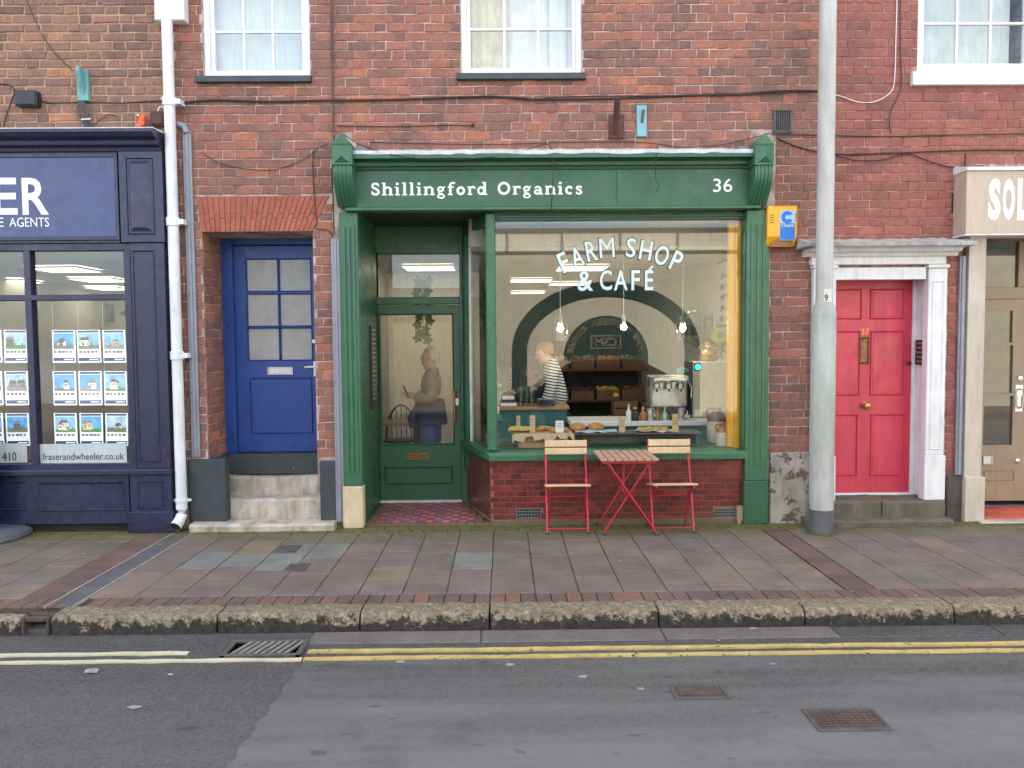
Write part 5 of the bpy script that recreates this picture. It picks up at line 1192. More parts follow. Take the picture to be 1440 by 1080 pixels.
m = MB(); m.tube([(xp, DPY, b_.z), (xp, DPY, .2), (xp+.003, DPY-.012, .15), (xp-.008, DPY-.05, .095), (xp-.02, DPY-.10, .062)], .049, 18, False); m.build('shoe', WHITE, dp, smooth=True)
m = MB(); m.tube([(xp-.0195, DPY-.098, .0635), (xp-.0205, DPY-.102, .0607)], .044, 16); m.build('shoe_mouth', BLACK, dp)
m = MB(); m.lathe([(.052, 0), (.054, .02), (.052, .04)], (xp, DPY, .26), 18); m.box(xp-.08, xp+.08, DPY+.0, DPY+.03, .27, .29); m.build('shoe_bracket', WHITE, dp)
# conduits
def conduit(label, px0, px1, py0, py1, Y=-.03, mat=CONDUIT):
    x0, x1, z0, z1 = rect(px0, py0, px1, py1, Y); t_ = thing('wall_conduit', label, 'conduit', ((x0+x1)/2, Y, z0), 'metal conduits on the fronts')
    B('channel', mat, t_, x0, x1, Y, -.011, z0, z1, .003); m = MB(); m.box((x0+x1)/2-.012, (x0+x1)/2+.012, Y-.012, Y-.0005, z0+.01, z1-.005); m.build('cover_rib', mat, t_, .004)
    for k in range(3): z_ = z0+(z1-z0)*(.2+.3*k); MB().lathe([(.006, 0), (.004, -.004)], (x0+.012, Y, z_), 8, 'y').build('screw', IRON, t_)
    return x0, x1, z0, z1
cq = conduit('grey metal conduit running down the brick beside the white rain pipe', 263, 275, 184, 643)
conduit('grey metal conduit between the blue door and the green pilaster', 469, 481, 336, 735, -.05)
conduit('bluish metal conduit right of the white doorcase', 1347, 1356, 360, 668, -.04)
m = MB(); m.tube([(cq[0]+.04, -.03, cq[3]-.02), (cq[0]+.02, -.03, cq[3]+.04), (cq[0]-.04, -.03, cq[3]+.06)], .03, 10); tag(m.build('conduit_elbow', CONDUIT, None, smooth=True), 'grey elbow at the top of the conduit beside the white pipe', 'conduit')
cable('thick black cable run below the sash windows across the middle building', [(246, 146), (300, 141), (380, 143), (470, 141), (560, 140), (640, 137), (720, 137), (760, 140), (850, 139), (950, 135), (1040, 132), (1100, 128), (1150, 128)], r=.009)
cable('second black cable twisting along the run under the middle window', [(470, 143), (600, 139), (690, 135), (740, 141), (800, 136), (1000, 134), (1150, 130)], -.03, .005)
cable('black cable along the left building from the junction box to the white pipe', [(52, 138), (62, 143), (75, 145), (120, 144), (170, 145), (225, 142), (246, 146)], r=.006)
cable('thin black cable ending in a knot above the farm shop cornice', [(474, 177), (540, 178), (600, 177), (640, 176), (664, 177)], r=.0045)
cable('thin cable sagging across the brick left of the shop console', [(285, 215), (310, 230), (350, 238), (390, 238), (430, 222), (445, 210), (462, 202)], r=.003)
cable('thin drop cable down to the arch over the blue door', [(441, 212), (440, 240), (443, 290), (446, 312), (443, 322), (462, 324), (468, 333)], r=.004)
cable('brown vertical cable between the windows above the blue door', [(466, -20), (467, 60), (468, 130), (469, 185)], -.02, .008, IRONB)
cable('black cable pair down beside the left console', [(470, 190), (467, 230), (468, 270), (470, 330)], -.03, .006)
cable('black cable lying over the white lead flashing', [(484, 190, -.03), (510, 205, -.12), (560, 219, -.255), (610, 224, -.262), (680, 222, -.262), (730, 214, -.15), (765, 203, -.05), (776, 210, -.14), (778, 230, -.262), (777, 262, -.27), (775, 300, -.14)], r=.0035)
cable('black cable from the right console back to the wall above the flashing', [(1085, 187, -.1), (1050, 196, -.05), (1010, 204, -.03), (960, 207, -.03), (900, 200), (800, 200), (700, 203), (600, 202), (520, 200)], r=.0035)
cable('black dangling cable end over the fascia near the number', [(925, 205, -.03), (923, 218, -.256), (922, 250, -.26), (927, 262, -.26), (922, 270, -.26)], r=.0035)
cable('black cable along the wall right of the lamp post, upper', [(1085, 189), (1150, 190), (1240, 192), (1330, 190), (1440, 188), (1480, 188)], r=.0045)
cable('thick black cable along the wall towards the beige sign', [(1092, 194), (1130, 209), (1180, 217), (1260, 215), (1340, 212), (1400, 211), (1480, 212)], r=.0065)
cable('drooping black cable under the thick one', [(1172, 217), (1200, 225), (1240, 225), (1275, 216), (1300, 224), (1330, 234), (1358, 236)], r=.0045)
cable('white cable looping down beside the top right window', [(1262, -20), (1260, 50), (1258, 110), (1252, 130), (1230, 143), (1205, 143), (1185, 136), (1172, 133)], -.02, .004, SASHW)
cable('black cable dropping down the brick beside the white looped cable', [(1266, -20), (1266, 60), (1267, 120), (1258, 145), (1251, 165), (1253, 188)], -.02, .004)
cable('black cable down the side of the beige sign', [(1358, 216), (1357, 240), (1356, 330), (1358, 370)], -.03, .006)
cable('thin dark wire slanting down the left brick wall', [(30, -20), (50, 30), (72, 68), (90, 88), (104, 100)], -.03, .004)
cable('thin dark cable curling left of the white pipe', [(132, 176), (145, 165), (155, 161), (166, 165)], -.02, .003)
cable('black cable down from the junction box', [(-10, 118), (10, 119), (20, 126), (17, 140), (8, 165), (4, 187)], -.03, .006)
# junction box
x0, x1, z0, z1 = rect(19, 126, 50, 148, -.09); jb = thing('junction_box', 'black rectangular junction box on the left brick wall', 'junction box', ((x0+x1)/2, -.05, z0)); B('body', BLACK, jb, x0, x1, -.08, .0, z0, z1, .008); B('lid', BLACK, jb, x0+.008, x1-.008, -.092, -.081, z0+.008, z1-.008, .005)
# teal bracket with coil
x0, x1, z0, z1 = rect(105, 97, 121, 140, -.07); tb = thing('wall_bracket', 'teal metal bracket with a coil of grey cable below it', 'bracket', ((x0+x1)/2, -.05, z0)); B('back_plate', TEAL, tb, x0, x1, -.04, .0, z0, z1, .004)
m = MB(); m.prism([(-.04, z0+.05), (-.12, z1-.03), (-.12, z1+.01), (-.04, z1+.005)], (x0+x1)/2-.012, (x0+x1)/2+.02, 'x'); m.build('arm', TEAL, tb, .003)
m = MB()
for k in range(7): m.tube(smooth_path([at(112+k*.6, 141, -.05), at(108+k*3.2, 158, -.06), at(113+k*1.8, 168, -.065), at(119+k*2, 177, -.06), at(126+k*1.4, 187, -.05)], 5), .0045, 5)
m.build('cable_coil', paint('grey_cable', S(70, 72, 76), .6), tb); m = MB(); m.tube([at(114, 168, -.075), at(127, 167, -.075)], .006, 6); m.build('tie', SASHW, tb)
x0, x1, z0, z1 = rect(210, 157, 231, 176, -.07); mb_ = thing('junction_box', 'maroon junction box beside the white rain pipe', 'junction box', ((x0+x1)/2, -.04, z0)); B('body', RUST, mb_, x0, x1, -.07, 0, z0, z1, .012); B('lid', RUST, mb_, x0+.012, x1-.012, -.08, -.071, z0+.012, z1-.012, .005)
c_ = at(199, 170, -.06); ot = thing('connector', 'bright orange cable connector hanging by the maroon box', 'connector', (c_.x, c_.y, c_.z-.07)); q_ = Matrix.Rotation(R_(22), 3, 'Y'); OR = paint('orange_plastic', S(226, 92, 44), .45, .1)
MB().obox(c_, (.022, .02, .06), q_).build('body', OR, ot, .006); MB().obox(c_+q_@Vector((.026, 0, -.01)), (.008, .014, .02), q_).build('clip', OR, ot, .003); MB().ball(at(194, 162, -.06), .014).build('cap', STEEL, ot)
cable('thin black wire hanging from the orange connector', [(195, 178, -.05), (190, 186, -.04), (186, 189, -.03)], r=.003); cable('short white cable curling out from the white pipe', [(222, 156, -.06), (225, 150, -.06), (231, 151, -.06), (236, 146, -.06), (226, 138, -.06)], r=.005, mat=SASHW)
# brackets above the shop
x0, x1, z0, z1 = rect(856, 161, 878, 195, -.02); rb = thing('flag_bracket', 'rusted flagpole socket on a plate above the shop sign', 'bracket', ((x0+x1)/2, -.02, z0)); B('plate', RUST, rb, x0, x1, -.024, .0, z0, z1, .004)
m = MB(); m.tube([at(866, 186, -.05), at(868, 141, -.28)], .028, 14, True); m.build('socket', RUST, rb, smooth=True); m = MB(); m.lathe([(.022, 0), (.02, .004)], tuple(at(868, 141, -.281)), 12); m.build('socket_mouth', BLACK, rb)
for px, py in ((859, 164), (876, 164), (859, 192), (876, 192)): c_ = at(px, py, -.024); MB().lathe([(.008, 0), (.006, -.006)], tuple(c_), 8, 'y').build('bolt', IRON, rb)
x0, x1, z0, z1 = rect(895.5, 148, 909.5, 192, -.03); bb = thing('wall_bracket', 'pale blue metal bracket beside the rusted flagpole socket', 'bracket', ((x0+x1)/2, -.02, z0)); B('plate', paint('pale_blue_paint', S(120, 172, 186), .5, .15, 9, .05, chips=(S(90, 80, 76), .7, 20)), bb, x0, x1, -.035, .0, z0, z1, .004); m = MB(); m.tube([at(903, 172, -.036), at(905, 154, -.06)], .012, 8); m.build('hook', IRON, bb)
c_ = at(665, 177, -.03); MB().lathe([(.014, .0), (.018, -.015), (.01, -.03)], tuple(c_), 10, 'y').build('cable_gland', CABLE, None); tag(bpy.data.objects['cable_gland'], 'small black cable gland at the end of the thin cable', 'cable gland')
# air vent
x0, x1, z0, z1 = rect(1087, 154, 1114, 187, -.01); av = thing('air_vent', 'dark cast iron air vent with vertical bars beside the right console', 'vent', ((x0+x1)/2, -.01, z0)); B('back', BLACK, av, x0, x1, -.006, .0, z0, z1, 0); framebox(MB(), x0, x1, z0, z1, -.022, -.0065, .016).build('frame', IRON, av, .003)
for k in range(8): xx = x0+.02+(x1-x0-.04)*k/7; B('bar', IRON, av, xx-.004, xx+.004, -.018, -.0068, z0+.016, z1-.016, 0)
# alarm box
x0, x1, z0, z1 = rect(1080, 289, 1122, 349, -.12); ab_ = thing('alarm_box', 'yellow burglar alarm box with a blue and white label on the brick pier', 'alarm', ((x0+x1)/2, -.06, z0)); AY = paint('alarm_yellow', S(236, 178, 26), .35, .05, 3, .02)
zc_ = z0+.085
m = MB(); m.prism([(-.0, z0+.02), (-.055, z0+.02), (-.11, zc_+.02), (-.11, z1), (0, z1)], x0, x1, 'x'); m.build('case', AY, ab_, .008)
m = MB(); m.prism([(x0+.03, z0+.012), (x1-.03, z0+.012), (x1-.065, zc_), (x0+.065, zc_)], -.095, -.05, 'y'); m.build('lower_hood', paint('alarm_amber', S(150, 100, 40), .4, .1), ab_, .003)
l_ = rect(1096.5, 295.5, 1118, 338, -.112); B('label', paint('label_pale', S(170, 200, 228), .4, .02), ab_, l_[0], l_[1], -.1145, -.111, l_[2], l_[3], 0)
LB = paint('label_blue', S(34, 116, 206), .4, .02); B('label_band', LB, ab_, l_[0]+.004, l_[1]-.004, -.1162, -.1147, l_[2]+.004, l_[2]+.15, 0)
cx, cz = (l_[0]+l_[1])/2-.002, l_[3]-.062; pts = _arc(cx, cz, .054, .054, 32, 328, 22)+list(reversed(_arc(cx, cz, .02, .02, 40, 320, 14))); m = MB(); m.prism(pts, -.1165, -.1148, 'y'); m.build('emblem', LB, ab_)
text_obj('label_lettering', [('Chubb', l_[0]+.012, l_[1]-.012, l_[2]+.118, l_[2]+.145, -.1172)], LWH, ab_)
m = MB()
for k in range(4): m.box(x0+.02, x0+.055, -.1115, -.1095, z1-.085-.022*k, z1-.078-.022*k)
m.build('vent_slot', BLACK, ab_); m = MB()
for k in range(4): m.box(x1-.02, x1-.008, -.1115, -.1095, z1-.08-.018*k, z1-.074-.018*k)
m.build('vent_slot', BLACK, ab_)
# ================================================================== lamp post
LPY = -.40
lpx = X(1156.5, LPY, 600); lp = thing('lamp_post', 'grey steel lamp post with a wider mossy base in front of the red door', 'lamp post', (lpx, LPY, 0))
zA, zB = Z(433, LPY, 1157), Z(412, LPY, 1157); zd = Z(719, LPY-.1, 1157)
m = MB(); m.lathe([(.1, zd), (.1, .5), (.101, zA-.06), (.098, zA-.03), (.074, zA+.03), (.072, zA+.05)], (lpx, LPY, 0), 28)
POSTB = paint('lamp_post_lower', S(180, 183, 180), .55, .12, 3, .2, 26, chips=(S(120, 116, 108), .69, 9), grime=(S(96, 108, 70), .55, 3.2))
m.build('base_column', POSTB, lp, smooth=True)
m = MB(); m.lathe([(.101, 0), (.1015, zd-.002)], (lpx, LPY, 0), 28); m.build('painted_foot', POSTD, lp, smooth=True)
m = MB(); m.lathe([(.070, zA+.045), (.070, 6.2), (.06, 8.0)], (lpx, LPY, 0), 28); m.build('shaft', POST, lp, smooth=True)
m = MB(); m.tube([(lpx, LPY, 7.9), (lpx, LPY-.1, 8.3), (lpx, LPY-.6, 8.5), (lpx, LPY-1.0, 8.52)], .04, 10); m.build('bracket_arm', POST, lp, smooth=True); MB().ball((lpx, LPY-1.2, 8.5), (.14, .3, .07)).build('lantern', POST, lp, smooth=True)
dq = rect(1152, 406, 1171, 431, LPY-.07); m = MB(); vs = []; fs = []
for i in range(9):
    a = R_(-115+i*8.2); 
    for z_ in (dq[2], dq[3]): vs.append((lpx+.0718*math.cos(a), LPY+.0718*math.sin(a), z_))
    for z_ in (dq[2], dq[3]): vs.append((lpx+.0698*math.cos(a), LPY+.0698*math.sin(a), z_))
for i in range(8): q = 4*i; fs += [(q, q+4, q+5, q+1), (q+2, q+3, q+7, q+6)]
m.add(vs, fs).build('number_plate', paint('plate_white', S(206, 206, 200), .5, .05), lp)
nq = rect(1160, 414, 1165, 423, LPY-.079); text_obj('number', [('9', *nq, LPY-.0728, dict(depth=.004))], BLACK, lp)
tag(MB().lathe([(.14, 0), (.13, .008), (.1, .015)], (lpx, LPY, 0), 18).build('moss', paint('moss', S(80, 84, 34), .95, .4, 20, .6, 40), lp), None, kind='stuff')
# ================================================================== pavement sign base
c_ = gnd(-38, 757); ps = thing('pavement_sign', 'pavement sign with a grey round edged base, cut by the left edge', 'sign', (c_.x, c_.y, 0))
m = MB(); m.lathe([(.44, 0), (.45, .02), (.44, .05), (.38, .075), (.2, .085)], (c_.x, c_.y, 0), 32); m.build('base', paint('sign_base_grey', S(92, 96, 104), .6, .15), ps, smooth=True)
B('panel', paint('sign_panel_navy', S(46, 48, 110), .4), ps, c_.x-.3, c_.x+.21, c_.y-.02, c_.y+.02, .09, 1.0, .01); B('edge_trim', paint('sign_red', S(190, 40, 50), .4), ps, c_.x+.19, c_.x+.235, c_.y-.025, c_.y+.025, .2, .26, .01)
# ================================================================== bistro chairs and table
WOOD = paint('pale_slat_wood', S(212, 186, 146), .6, .12, 9, .15, 60); WOODT = paint('weathered_slat_wood', S(176, 142, 116), .65, .18, 9, .2, 60)
REDM = paint('red_metal', S(190, 48, 66), .4, .12, 9, .04)
REDP = paint('faded_red_metal', S(196, 74, 92), .45, .15, 9, .04)
def chair(cx, cy, label, turn=0):
    t_ = thing('folding_chair', label, 'chair', (cx, cy, 0), 'folding bistro chairs by the tiled wall')
    hw = .178
    for s in (-1, 1):
        x = cx+s*hw; xi = cx+s*(hw-.018)
        m = MB(); pts = [(x, cy+.10, .80), (x, cy+.09, .62), (x, cy+.02, .42), (x, cy-.12, .012)]; m.tube(pts, [.010, .010, .009, .009], 8); m.build('back_leg', REDM, t_, smooth=True)
        m = MB(); m.tube([(xi, cy-.17, .425), (xi, cy+.0, .30), (xi, cy+.13, .012)], .009, 8); m.build('front_leg', REDM, t_, smooth=True)
        m = MB(); m.lathe([(.016, 0), (.016, .018)], (x, cy-.122, 0), 8); m.lathe([(.016, 0), (.016, .018)], (xi, cy+.132, 0), 8); m.build('foot', BLACKP, t_)
        m = MB(); m.box(x-.012, x+.012, cy+.082, cy+.104, .60, .80); m.build('slat_bracket', REDM, t_, .002)
    for z_, yy in ((.045, cy-.108), (.10, cy+.09), (.31, cy+.0)): m = MB(); m.tube([(cx-hw, yy, z_), (cx+hw, yy, z_)], .006, 6); m.build('stretcher', REDM, t_)
    m = MB()
    for z_ in (.74, .672): MB().box(cx-.187, cx+.187, cy+.066, cy+.082, z_, z_+.057).build('back_slat', WOOD, t_, .004)
    for k in range(5):
        y0 = cy-.19+.062*k; z_ = .448-.010*k
        b_ = MB().prism([(y0, z_-.018), (y0+.057, z_-.018-.009), (y0+.057, z_-.009), (y0, z_)], cx-.195, cx+.195, 'x').build('seat_slat', WOOD, t_, .003)
    for s in (-1, 1): MB().bar((cx+s*.16, cy-.18, .42), (cx+s*.16, cy+.1, .375), .012, .02).build('seat_rail', REDM, t_)
    return t_
cc1 = X(796.5, -.22, 690); cc2 = X(942.5, -.22, 690)
chair(cc1, -.245, 'folding bistro chair with pale slats and thin red legs, left of the table'); chair(cc2+.0, -.245, 'folding bistro chair with pale slats and red legs, right of the table')
TZ = .70
tb0 = at(831, 634.8, -.13).x; tb1 = at(910, 634.5, -.13).x; tf0 = at(847.5, 648.5, -.68).x; tf1 = at(927.5, 647, -.68).x
tx0, tx1 = (tb0+tf0)/2, (tb1+tf1)/2; ty0, ty1 = -.68, -.13
tt = thing('folding_table', 'small folding table with weathered wooden slats on crossed red legs', 'table', ((tx0+tx1)/2, (ty0+ty1)/2, 0))
n = 8
for k in range(n):
    w_ = (tx1-tx0)/n; B('table_slat', WOODT, tt, tx0+w_*k+.004, tx0+w_*(k+1)-.004, ty0, ty1, TZ-.018, TZ+random.uniform(-.001, .001), .003)
fr = MB()
for yy in (ty0+.03, ty1-.05): fr.box(tx0+.02, tx1-.02, yy, yy+.022, TZ-.042, TZ-.019)
for xx in (tx0+.02, tx1-.04): fr.box(xx, xx+.02, ty0+.052, ty1-.05, TZ-.040, TZ-.020)
fr.build('top_frame', REDM, tt, .003)
fxl, fxr = X(849, -.42, 752), X(923, -.42, 750)
for yt, yb, d in ((ty0+.05, -.43, 0), (ty1-.06, -.08, 0)):
    MB().bar((tx0+.06, yt, TZ-.03), (fxr, yb, .014), .028, .014).build('leg', REDM, tt, .002); MB().bar((tx1-.06, yt+.02, TZ-.03), (fxl, yb+.02, .014), .028, .014).build('leg', REDM, tt, .002)
    for xx, dy in ((fxr, 0), (fxl, .02)): MB().lathe([(.02, 0), (.02, .022), (.012, .03)], (xx, yb+dy, 0), 8).build('foot', BLACKP, tt)
for xx in (fxl, fxr): MB().tube([(xx+(.05 if xx == fxl else -.05), -.42, .10), (xx+(.05 if xx == fxl else -.05), -.05, .10)], .006, 6).build('stretcher', REDM, tt)
MB().tube([((tx0+tx1)/2, -.5, .36), ((tx0+tx1)/2, -.08, .36)], .007, 6).build('pivot_rod', REDM, tt)
MB().bar(((tx0+tx1)/2-.02, ty0+.2, TZ-.03), ((tx0+tx1)/2+.0, -.3, .36), .022, .012).build('brace', REDP, tt, .002)
# ================================================================== inside the farm shop
CW = paint('shop_wall_white', S(176, 172, 164), .85, .05, 3, .05); CWY = paint('shop_wall_yellow', S(240, 176, 22), .6, .05)
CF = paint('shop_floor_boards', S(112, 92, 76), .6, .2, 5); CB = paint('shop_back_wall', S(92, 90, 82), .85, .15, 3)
RX0, RX1 = X(507, GY, 600)-.25, 2.62; RVX = 2.135
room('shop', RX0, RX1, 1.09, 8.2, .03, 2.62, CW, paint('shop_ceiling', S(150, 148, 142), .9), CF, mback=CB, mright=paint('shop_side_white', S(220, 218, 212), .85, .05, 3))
o = MB().box(RX0+.001, -.32, 3.4, 3.45, .03, 2.615).build('added_pale_backdrop', paint('backdrop_cream', S(226, 218, 200), .85, .06, 3)); o['kind'] = 'structure'  # added pale wall, brightens the backdrop behind the person at the door
# jambs between the window and the room
ROOMF = MB(); ROOMF.box(RVX, X(1061, .12, 500), .112, .2, .03, 2.95); o = ROOMF.build('shop_window_jamb', CWY); o['kind'] = 'structure'
o = MB().box(X(1024.5, .14, 470), RVX-.002, .14, .2, zsill+.001, 2.9).build('added_yellow_face', CWY); o['kind'] = 'structure'  # added front-facing piece, so the yellow reveal catches more daylight
o = MB().box(RX1+.001, RX1+.05, .5005, 1.09, .03, 2.95).build('shop_side_wall', CW); o['kind'] = 'structure'
o = MB().box(xbk+.06, RX1, .6, 1.085, 2.62, 2.67).build('shop_window_ceiling', OC); o['kind'] = 'structure'
o = MB().box(xbk+.06, RX1, .55, .5995, 2.6, 2.95).build('shop_bulkhead', CW); o['kind'] = 'structure'
o = MB().prism([(xcor+.05, .12), (RX1, .12), (RX1, .55), (xbk+.3, .55)], zwh+.03, zwh+.1, 'z').build('shop_window_soffit', OC); o['kind'] = 'structure'
o = MB().prism([(xcor+.03, .10), (RX1, .10), (RX1, .75), (xbk+.06, .75)], zsill-.06, zsill-.004, 'z').build('window_bed', paint('window_bed_green', S(50, 96, 76), .5, .2, 6, .1, chips=(S(170, 170, 150), .72, 30))); o['kind'] = 'structure'
o = MB().box(xpl-.3, xpl-.06, PD-.1, PD+.1, 0.03, 2.62).build('shop_front_wall', CW); o['kind'] = 'structure'
for i, (px, py, ds, lb) in enumerate(((604, 369, 2.6, 'ceiling light panel in the farm shop seen through the glass over the green door'), (818, 376, 2.75, 'ceiling light panel in the farm shop, the one behind the window lettering'), (747, 397, 4.6, 'ceiling light panel in the farm shop, upper left of the window'), (800, 406, 5.3, 'ceiling light panel in the farm shop beside the ampersand'), (742, 419, 7.3, 'ceiling light panel in the farm shop, farthest back'))):
    ceil_light(lb, px, py, .6, 2.6, 'farm shop ceiling light panels', .6 if i < 2 else .5, dist=ds)
# counter, table
CT = paint('counter_top_white', S(214, 216, 214), .4, .05); CFR = paint('counter_front_teal', S(32, 92, 92), .5, .15)
z_ct = Z(592, .8, 900)
k = thing('counter', 'white topped shop counter with a dark teal front behind the window', 'counter', (1.35, 1.0, .03)); B('top', CT, k, X(802, .8, 590), RX1-.03, .78, 1.35, z_ct-.05, z_ct, .006); B('front', CFR, k, X(806, .85, 590), RX1-.04, .84, .87, .04, z_ct-.051, .004); B('body', CFR, k, X(806, .85, 590), RX1-.04, .875, 1.3, .04, z_ct-.052, 0)
WT = paint('dark_table_wood', S(150, 116, 88), .5, .2, 9)
z_t = Z(570, 1.3, 720); k = thing('shop_table', 'wooden work table behind the left part of the shop window', 'table', (.15, 1.4, .03)); xa_, xb_ = X(690, 1.2, 570), X(800, 1.2, 570); B('top', WT, k, xa_, xb_, 1.15, 1.6, z_t-.04, z_t, .005); B('panel', CFR, k, xa_+.03, xb_-.03, 1.2, 1.24, .04, z_t-.041, 0)
for xx in (xa_+.04, xb_-.08): B('leg', WT, k, xx, xx+.05, 1.5, 1.56, .03, z_t-.04)
# window display
zbed = zsill-.002
CARTON = paint('cardboard', S(186, 146, 96), .8, .1, 6); KR = paint('brown_paper', S(190, 168, 134), .8, .1, 10, .2, 30); BAKE = paint('baked_crust', S(196, 138, 76), .7, .35, 30, .3, 60); YCAKE = paint('yellow_cake', S(214, 180, 96), .8, .25, 30, .3, 60); CHOC = paint('dark_cake', S(92, 54, 36), .7, .3, 30, .2)
by = .2; q = rect(729, 613, 800, 633, by); bx_ = thing('wooden_crate', 'low wooden crate standing in the shop window under a sheet of brown paper', 'crate', ((q[0]+q[1])/2, by+.15, zbed))
framebox_ = MB(); zt_ = q[3]
for y_ in (by, by+.30): 
    for z_ in (0, 1): B('crate_board', CARTON, bx_, q[0], q[1], y_, y_+.012, zbed+.0+z_*(zt_-zbed)/2+.003, zbed+(z_+1)*(zt_-zbed)/2-.002, .002)
for x_ in (q[0], q[1]-.012): B('crate_end', CARTON, bx_, x_, x_+.012, by+.0125, by+.2995, zbed, zt_, .002)
n = 22; vs = []; fs = []; xa_, xb_ = q[0]-.06, q[1]+.05; pm = MB()
for i in range(n+1):
    x = xa_+(xb_-xa_)*i/n; w1 = .02*math.sin(i*1.3)+.012*math.sin(i*2.9); dr = .03+.02*math.sin(i*.55+1)
    for y_, z_ in ((by-.05, zt_-dr+w1), (by-.02, zt_+.025), (by+.16, zt_+.03), (by+.34, zt_+.028)): vs.append((x, y_, z_-(.02 if i in (0, n) else 0)))
for i in range(n):
    for j in range(3): fs.append((i*4+j, (i+1)*4+j, (i+1)*4+j+1, i*4+j+1))
tag(pm.add(vs, fs).build('paper_sheet', KR, None, smooth=True), 'crumpled sheet of brown paper laid over the crate in the window', 'paper')
zp = zt_+.03
def small(name, label, cat, px, py, Y, fn, grp=None, z=None):
    c_ = at(px, py, Y); z = c_.z if z is None else z; t_ = thing(name, label, cat, (c_.x, Y, z), grp); fn(t_, c_.x, Y, z); return t_
def cake(t, x, y, z):
    m = MB(); m.prism([(x-.12, z), (x+.11, z), (x+.12, z+.03), (x+.10, z+.05), (x-.10, z+.052), (x-.125, z+.03)], y-.05, y+.06, 'y'); m.build('sponge', YCAKE, t, .008); m = MB(); m.box(x-.118, x+.115, y-.056, y-.0505, z+.006, z+.02); m.build('filling', CHOC, t)
small('sponge_cake', 'yellow sponge cake on the paper covered crate, left end', 'cake', 733, 600, .28, cake, z=zp)
def croiss(t, x, y, z):
    for k, (dx, dy, s) in enumerate(((-.03, 0, 1), (.04, .02, 1.1), (0, .07, 1))):
        pts = [(x+dx+.055*s*math.cos(a), y+dy+.03*math.sin(a), z+.022) for a in [R_(200+i*20) for i in range(8)]]; MB().tube(pts, [.006, .016, .022, .026, .026, .022, .016, .006], 9).build('pastry', BAKE, t, smooth=True)
small('pastry_pile', 'small pile of golden pastries behind a white price tag on the crate', 'pastries', 785, 600, .26, croiss, z=zp)
small('pastry_pile', 'few golden pastries in the middle of the crate, beside the cake', 'pastries', 764, 600, .36, croiss, z=zp)
def tagcard(mat, tall, wd=.05):
    def f(t, x, y, z):
        m = MB(); m.prism([(y, z), (y+.006, z), (y+.026, z+tall), (y+.02, z+tall)], x-wd/2, x+wd/2, 'x'); m.build('card', mat, t)
        m = MB()
        for k in range(3): u = .45+.15*k; m.box(x-wd*.36, x+wd*.3, y+.02*u-.0015, y+.02*u-.0005, z+tall*u, z+tall*u+.004)
        m.build('writing', INK, t)
    return f
PTAG = paint('white_tag', S(226, 222, 212), .7, .04); KT = paint('kraft_tag', S(196, 164, 124), .8, .06)
for px, py, Y, m_, h_, w_, z_, lb in ((787, 603, .2, PTAG, .11, .075, zp, 'white price tag standing on the crate by the pastries'), (749, 603, .22, KT, .16, .05, zp, 'tall brown price tag behind the yellow cake'), (729, 603, .3, KT, .15, .035, zp, 'narrow brown price tag at the left end of the crate'), (875, 604, .3, KT, .13, .06, zbed+.13, 'brown price tag beside the blue paper in the window'), (950, 604, .3, KT, .17, .06, zbed+.13, 'brown price tag leaning at the right end of the pastry tray')):
    small('price_tag', lb, 'price tag', px, py, Y, tagcard(m_, h_, w_), 'price tags in the shop window', z=z_)
zs_ = zbed+.11; q = rect(800, 604, 985, 607, .36); sh = thing('display_shelf', 'low dark glass shelf carrying pastries in the window', 'shelf', ((q[0]+q[1])/2, .4, zbed)); B('top', IRON, sh, q[0], q[1], .28, .58, zs_, zs_+.012, .003)
for x_ in (q[0]+.03, q[1]-.05): B('leg', CFR, sh, x_, x_+.02, .3, .56, zbed, zs_-.001, .002)
B('back_panel', CFR, sh, q[0]+.06, q[1]-.06, .555, .57, zbed, zs_-.002, 0)
PAPERB = paint('blue_paper', S(170, 190, 206), .7, .12, 12, .2)
def crumple(mat, w_, d_):
    def f(t, x, y, z):
        m = MB(); n = 8; vs = [(x-w_/2+w_*i/n+random.uniform(-.006, .006), y-d_/2+d_*j/4, z+random.uniform(.002, .022)) for i in range(n+1) for j in range(5)]; m.add(vs, [(i*5+j, (i+1)*5+j, (i+1)*5+j+1, i*5+j+1) for i in range(n) for j in range(4)]); m.build('sheet', mat, t)
    return f
small('tray_paper', 'crumpled pale blue paper on the shelf left of the brown tag', 'paper', 838, 600, .4, crumple(PAPERB, .40, .2), z=zs_+.012); small('tray_paper', 'crumpled white paper under the yellow pastries', 'paper', 922, 600, .4, crumple(PTAG, .36, .2), z=zs_+.012)
def straws(t, x, y, z):
    for k in range(9):
        a = x-.14+.032*k; MB().tube([(a-.03, y-.06, z+.028), (a+.0, y, z+.036), (a+.03, y+.05, z+.03)], [.008, .013, .008], 7).build('pastry', YCAKE, t, smooth=True)
small('pastry_pile', 'row of yellow pastries on white paper at the right of the shelf', 'pastries', 920, 602, .4, straws, z=zs_+.015)
JUGW = paint('stoneware_cream', S(206, 196, 176), .35, .08, 9, .03); JUGB = paint('stoneware_brown', S(150, 96, 62), .3, .15, 9, .03); JUGP = paint('stoneware_purple', S(112, 82, 84), .3, .15, 9, .03)
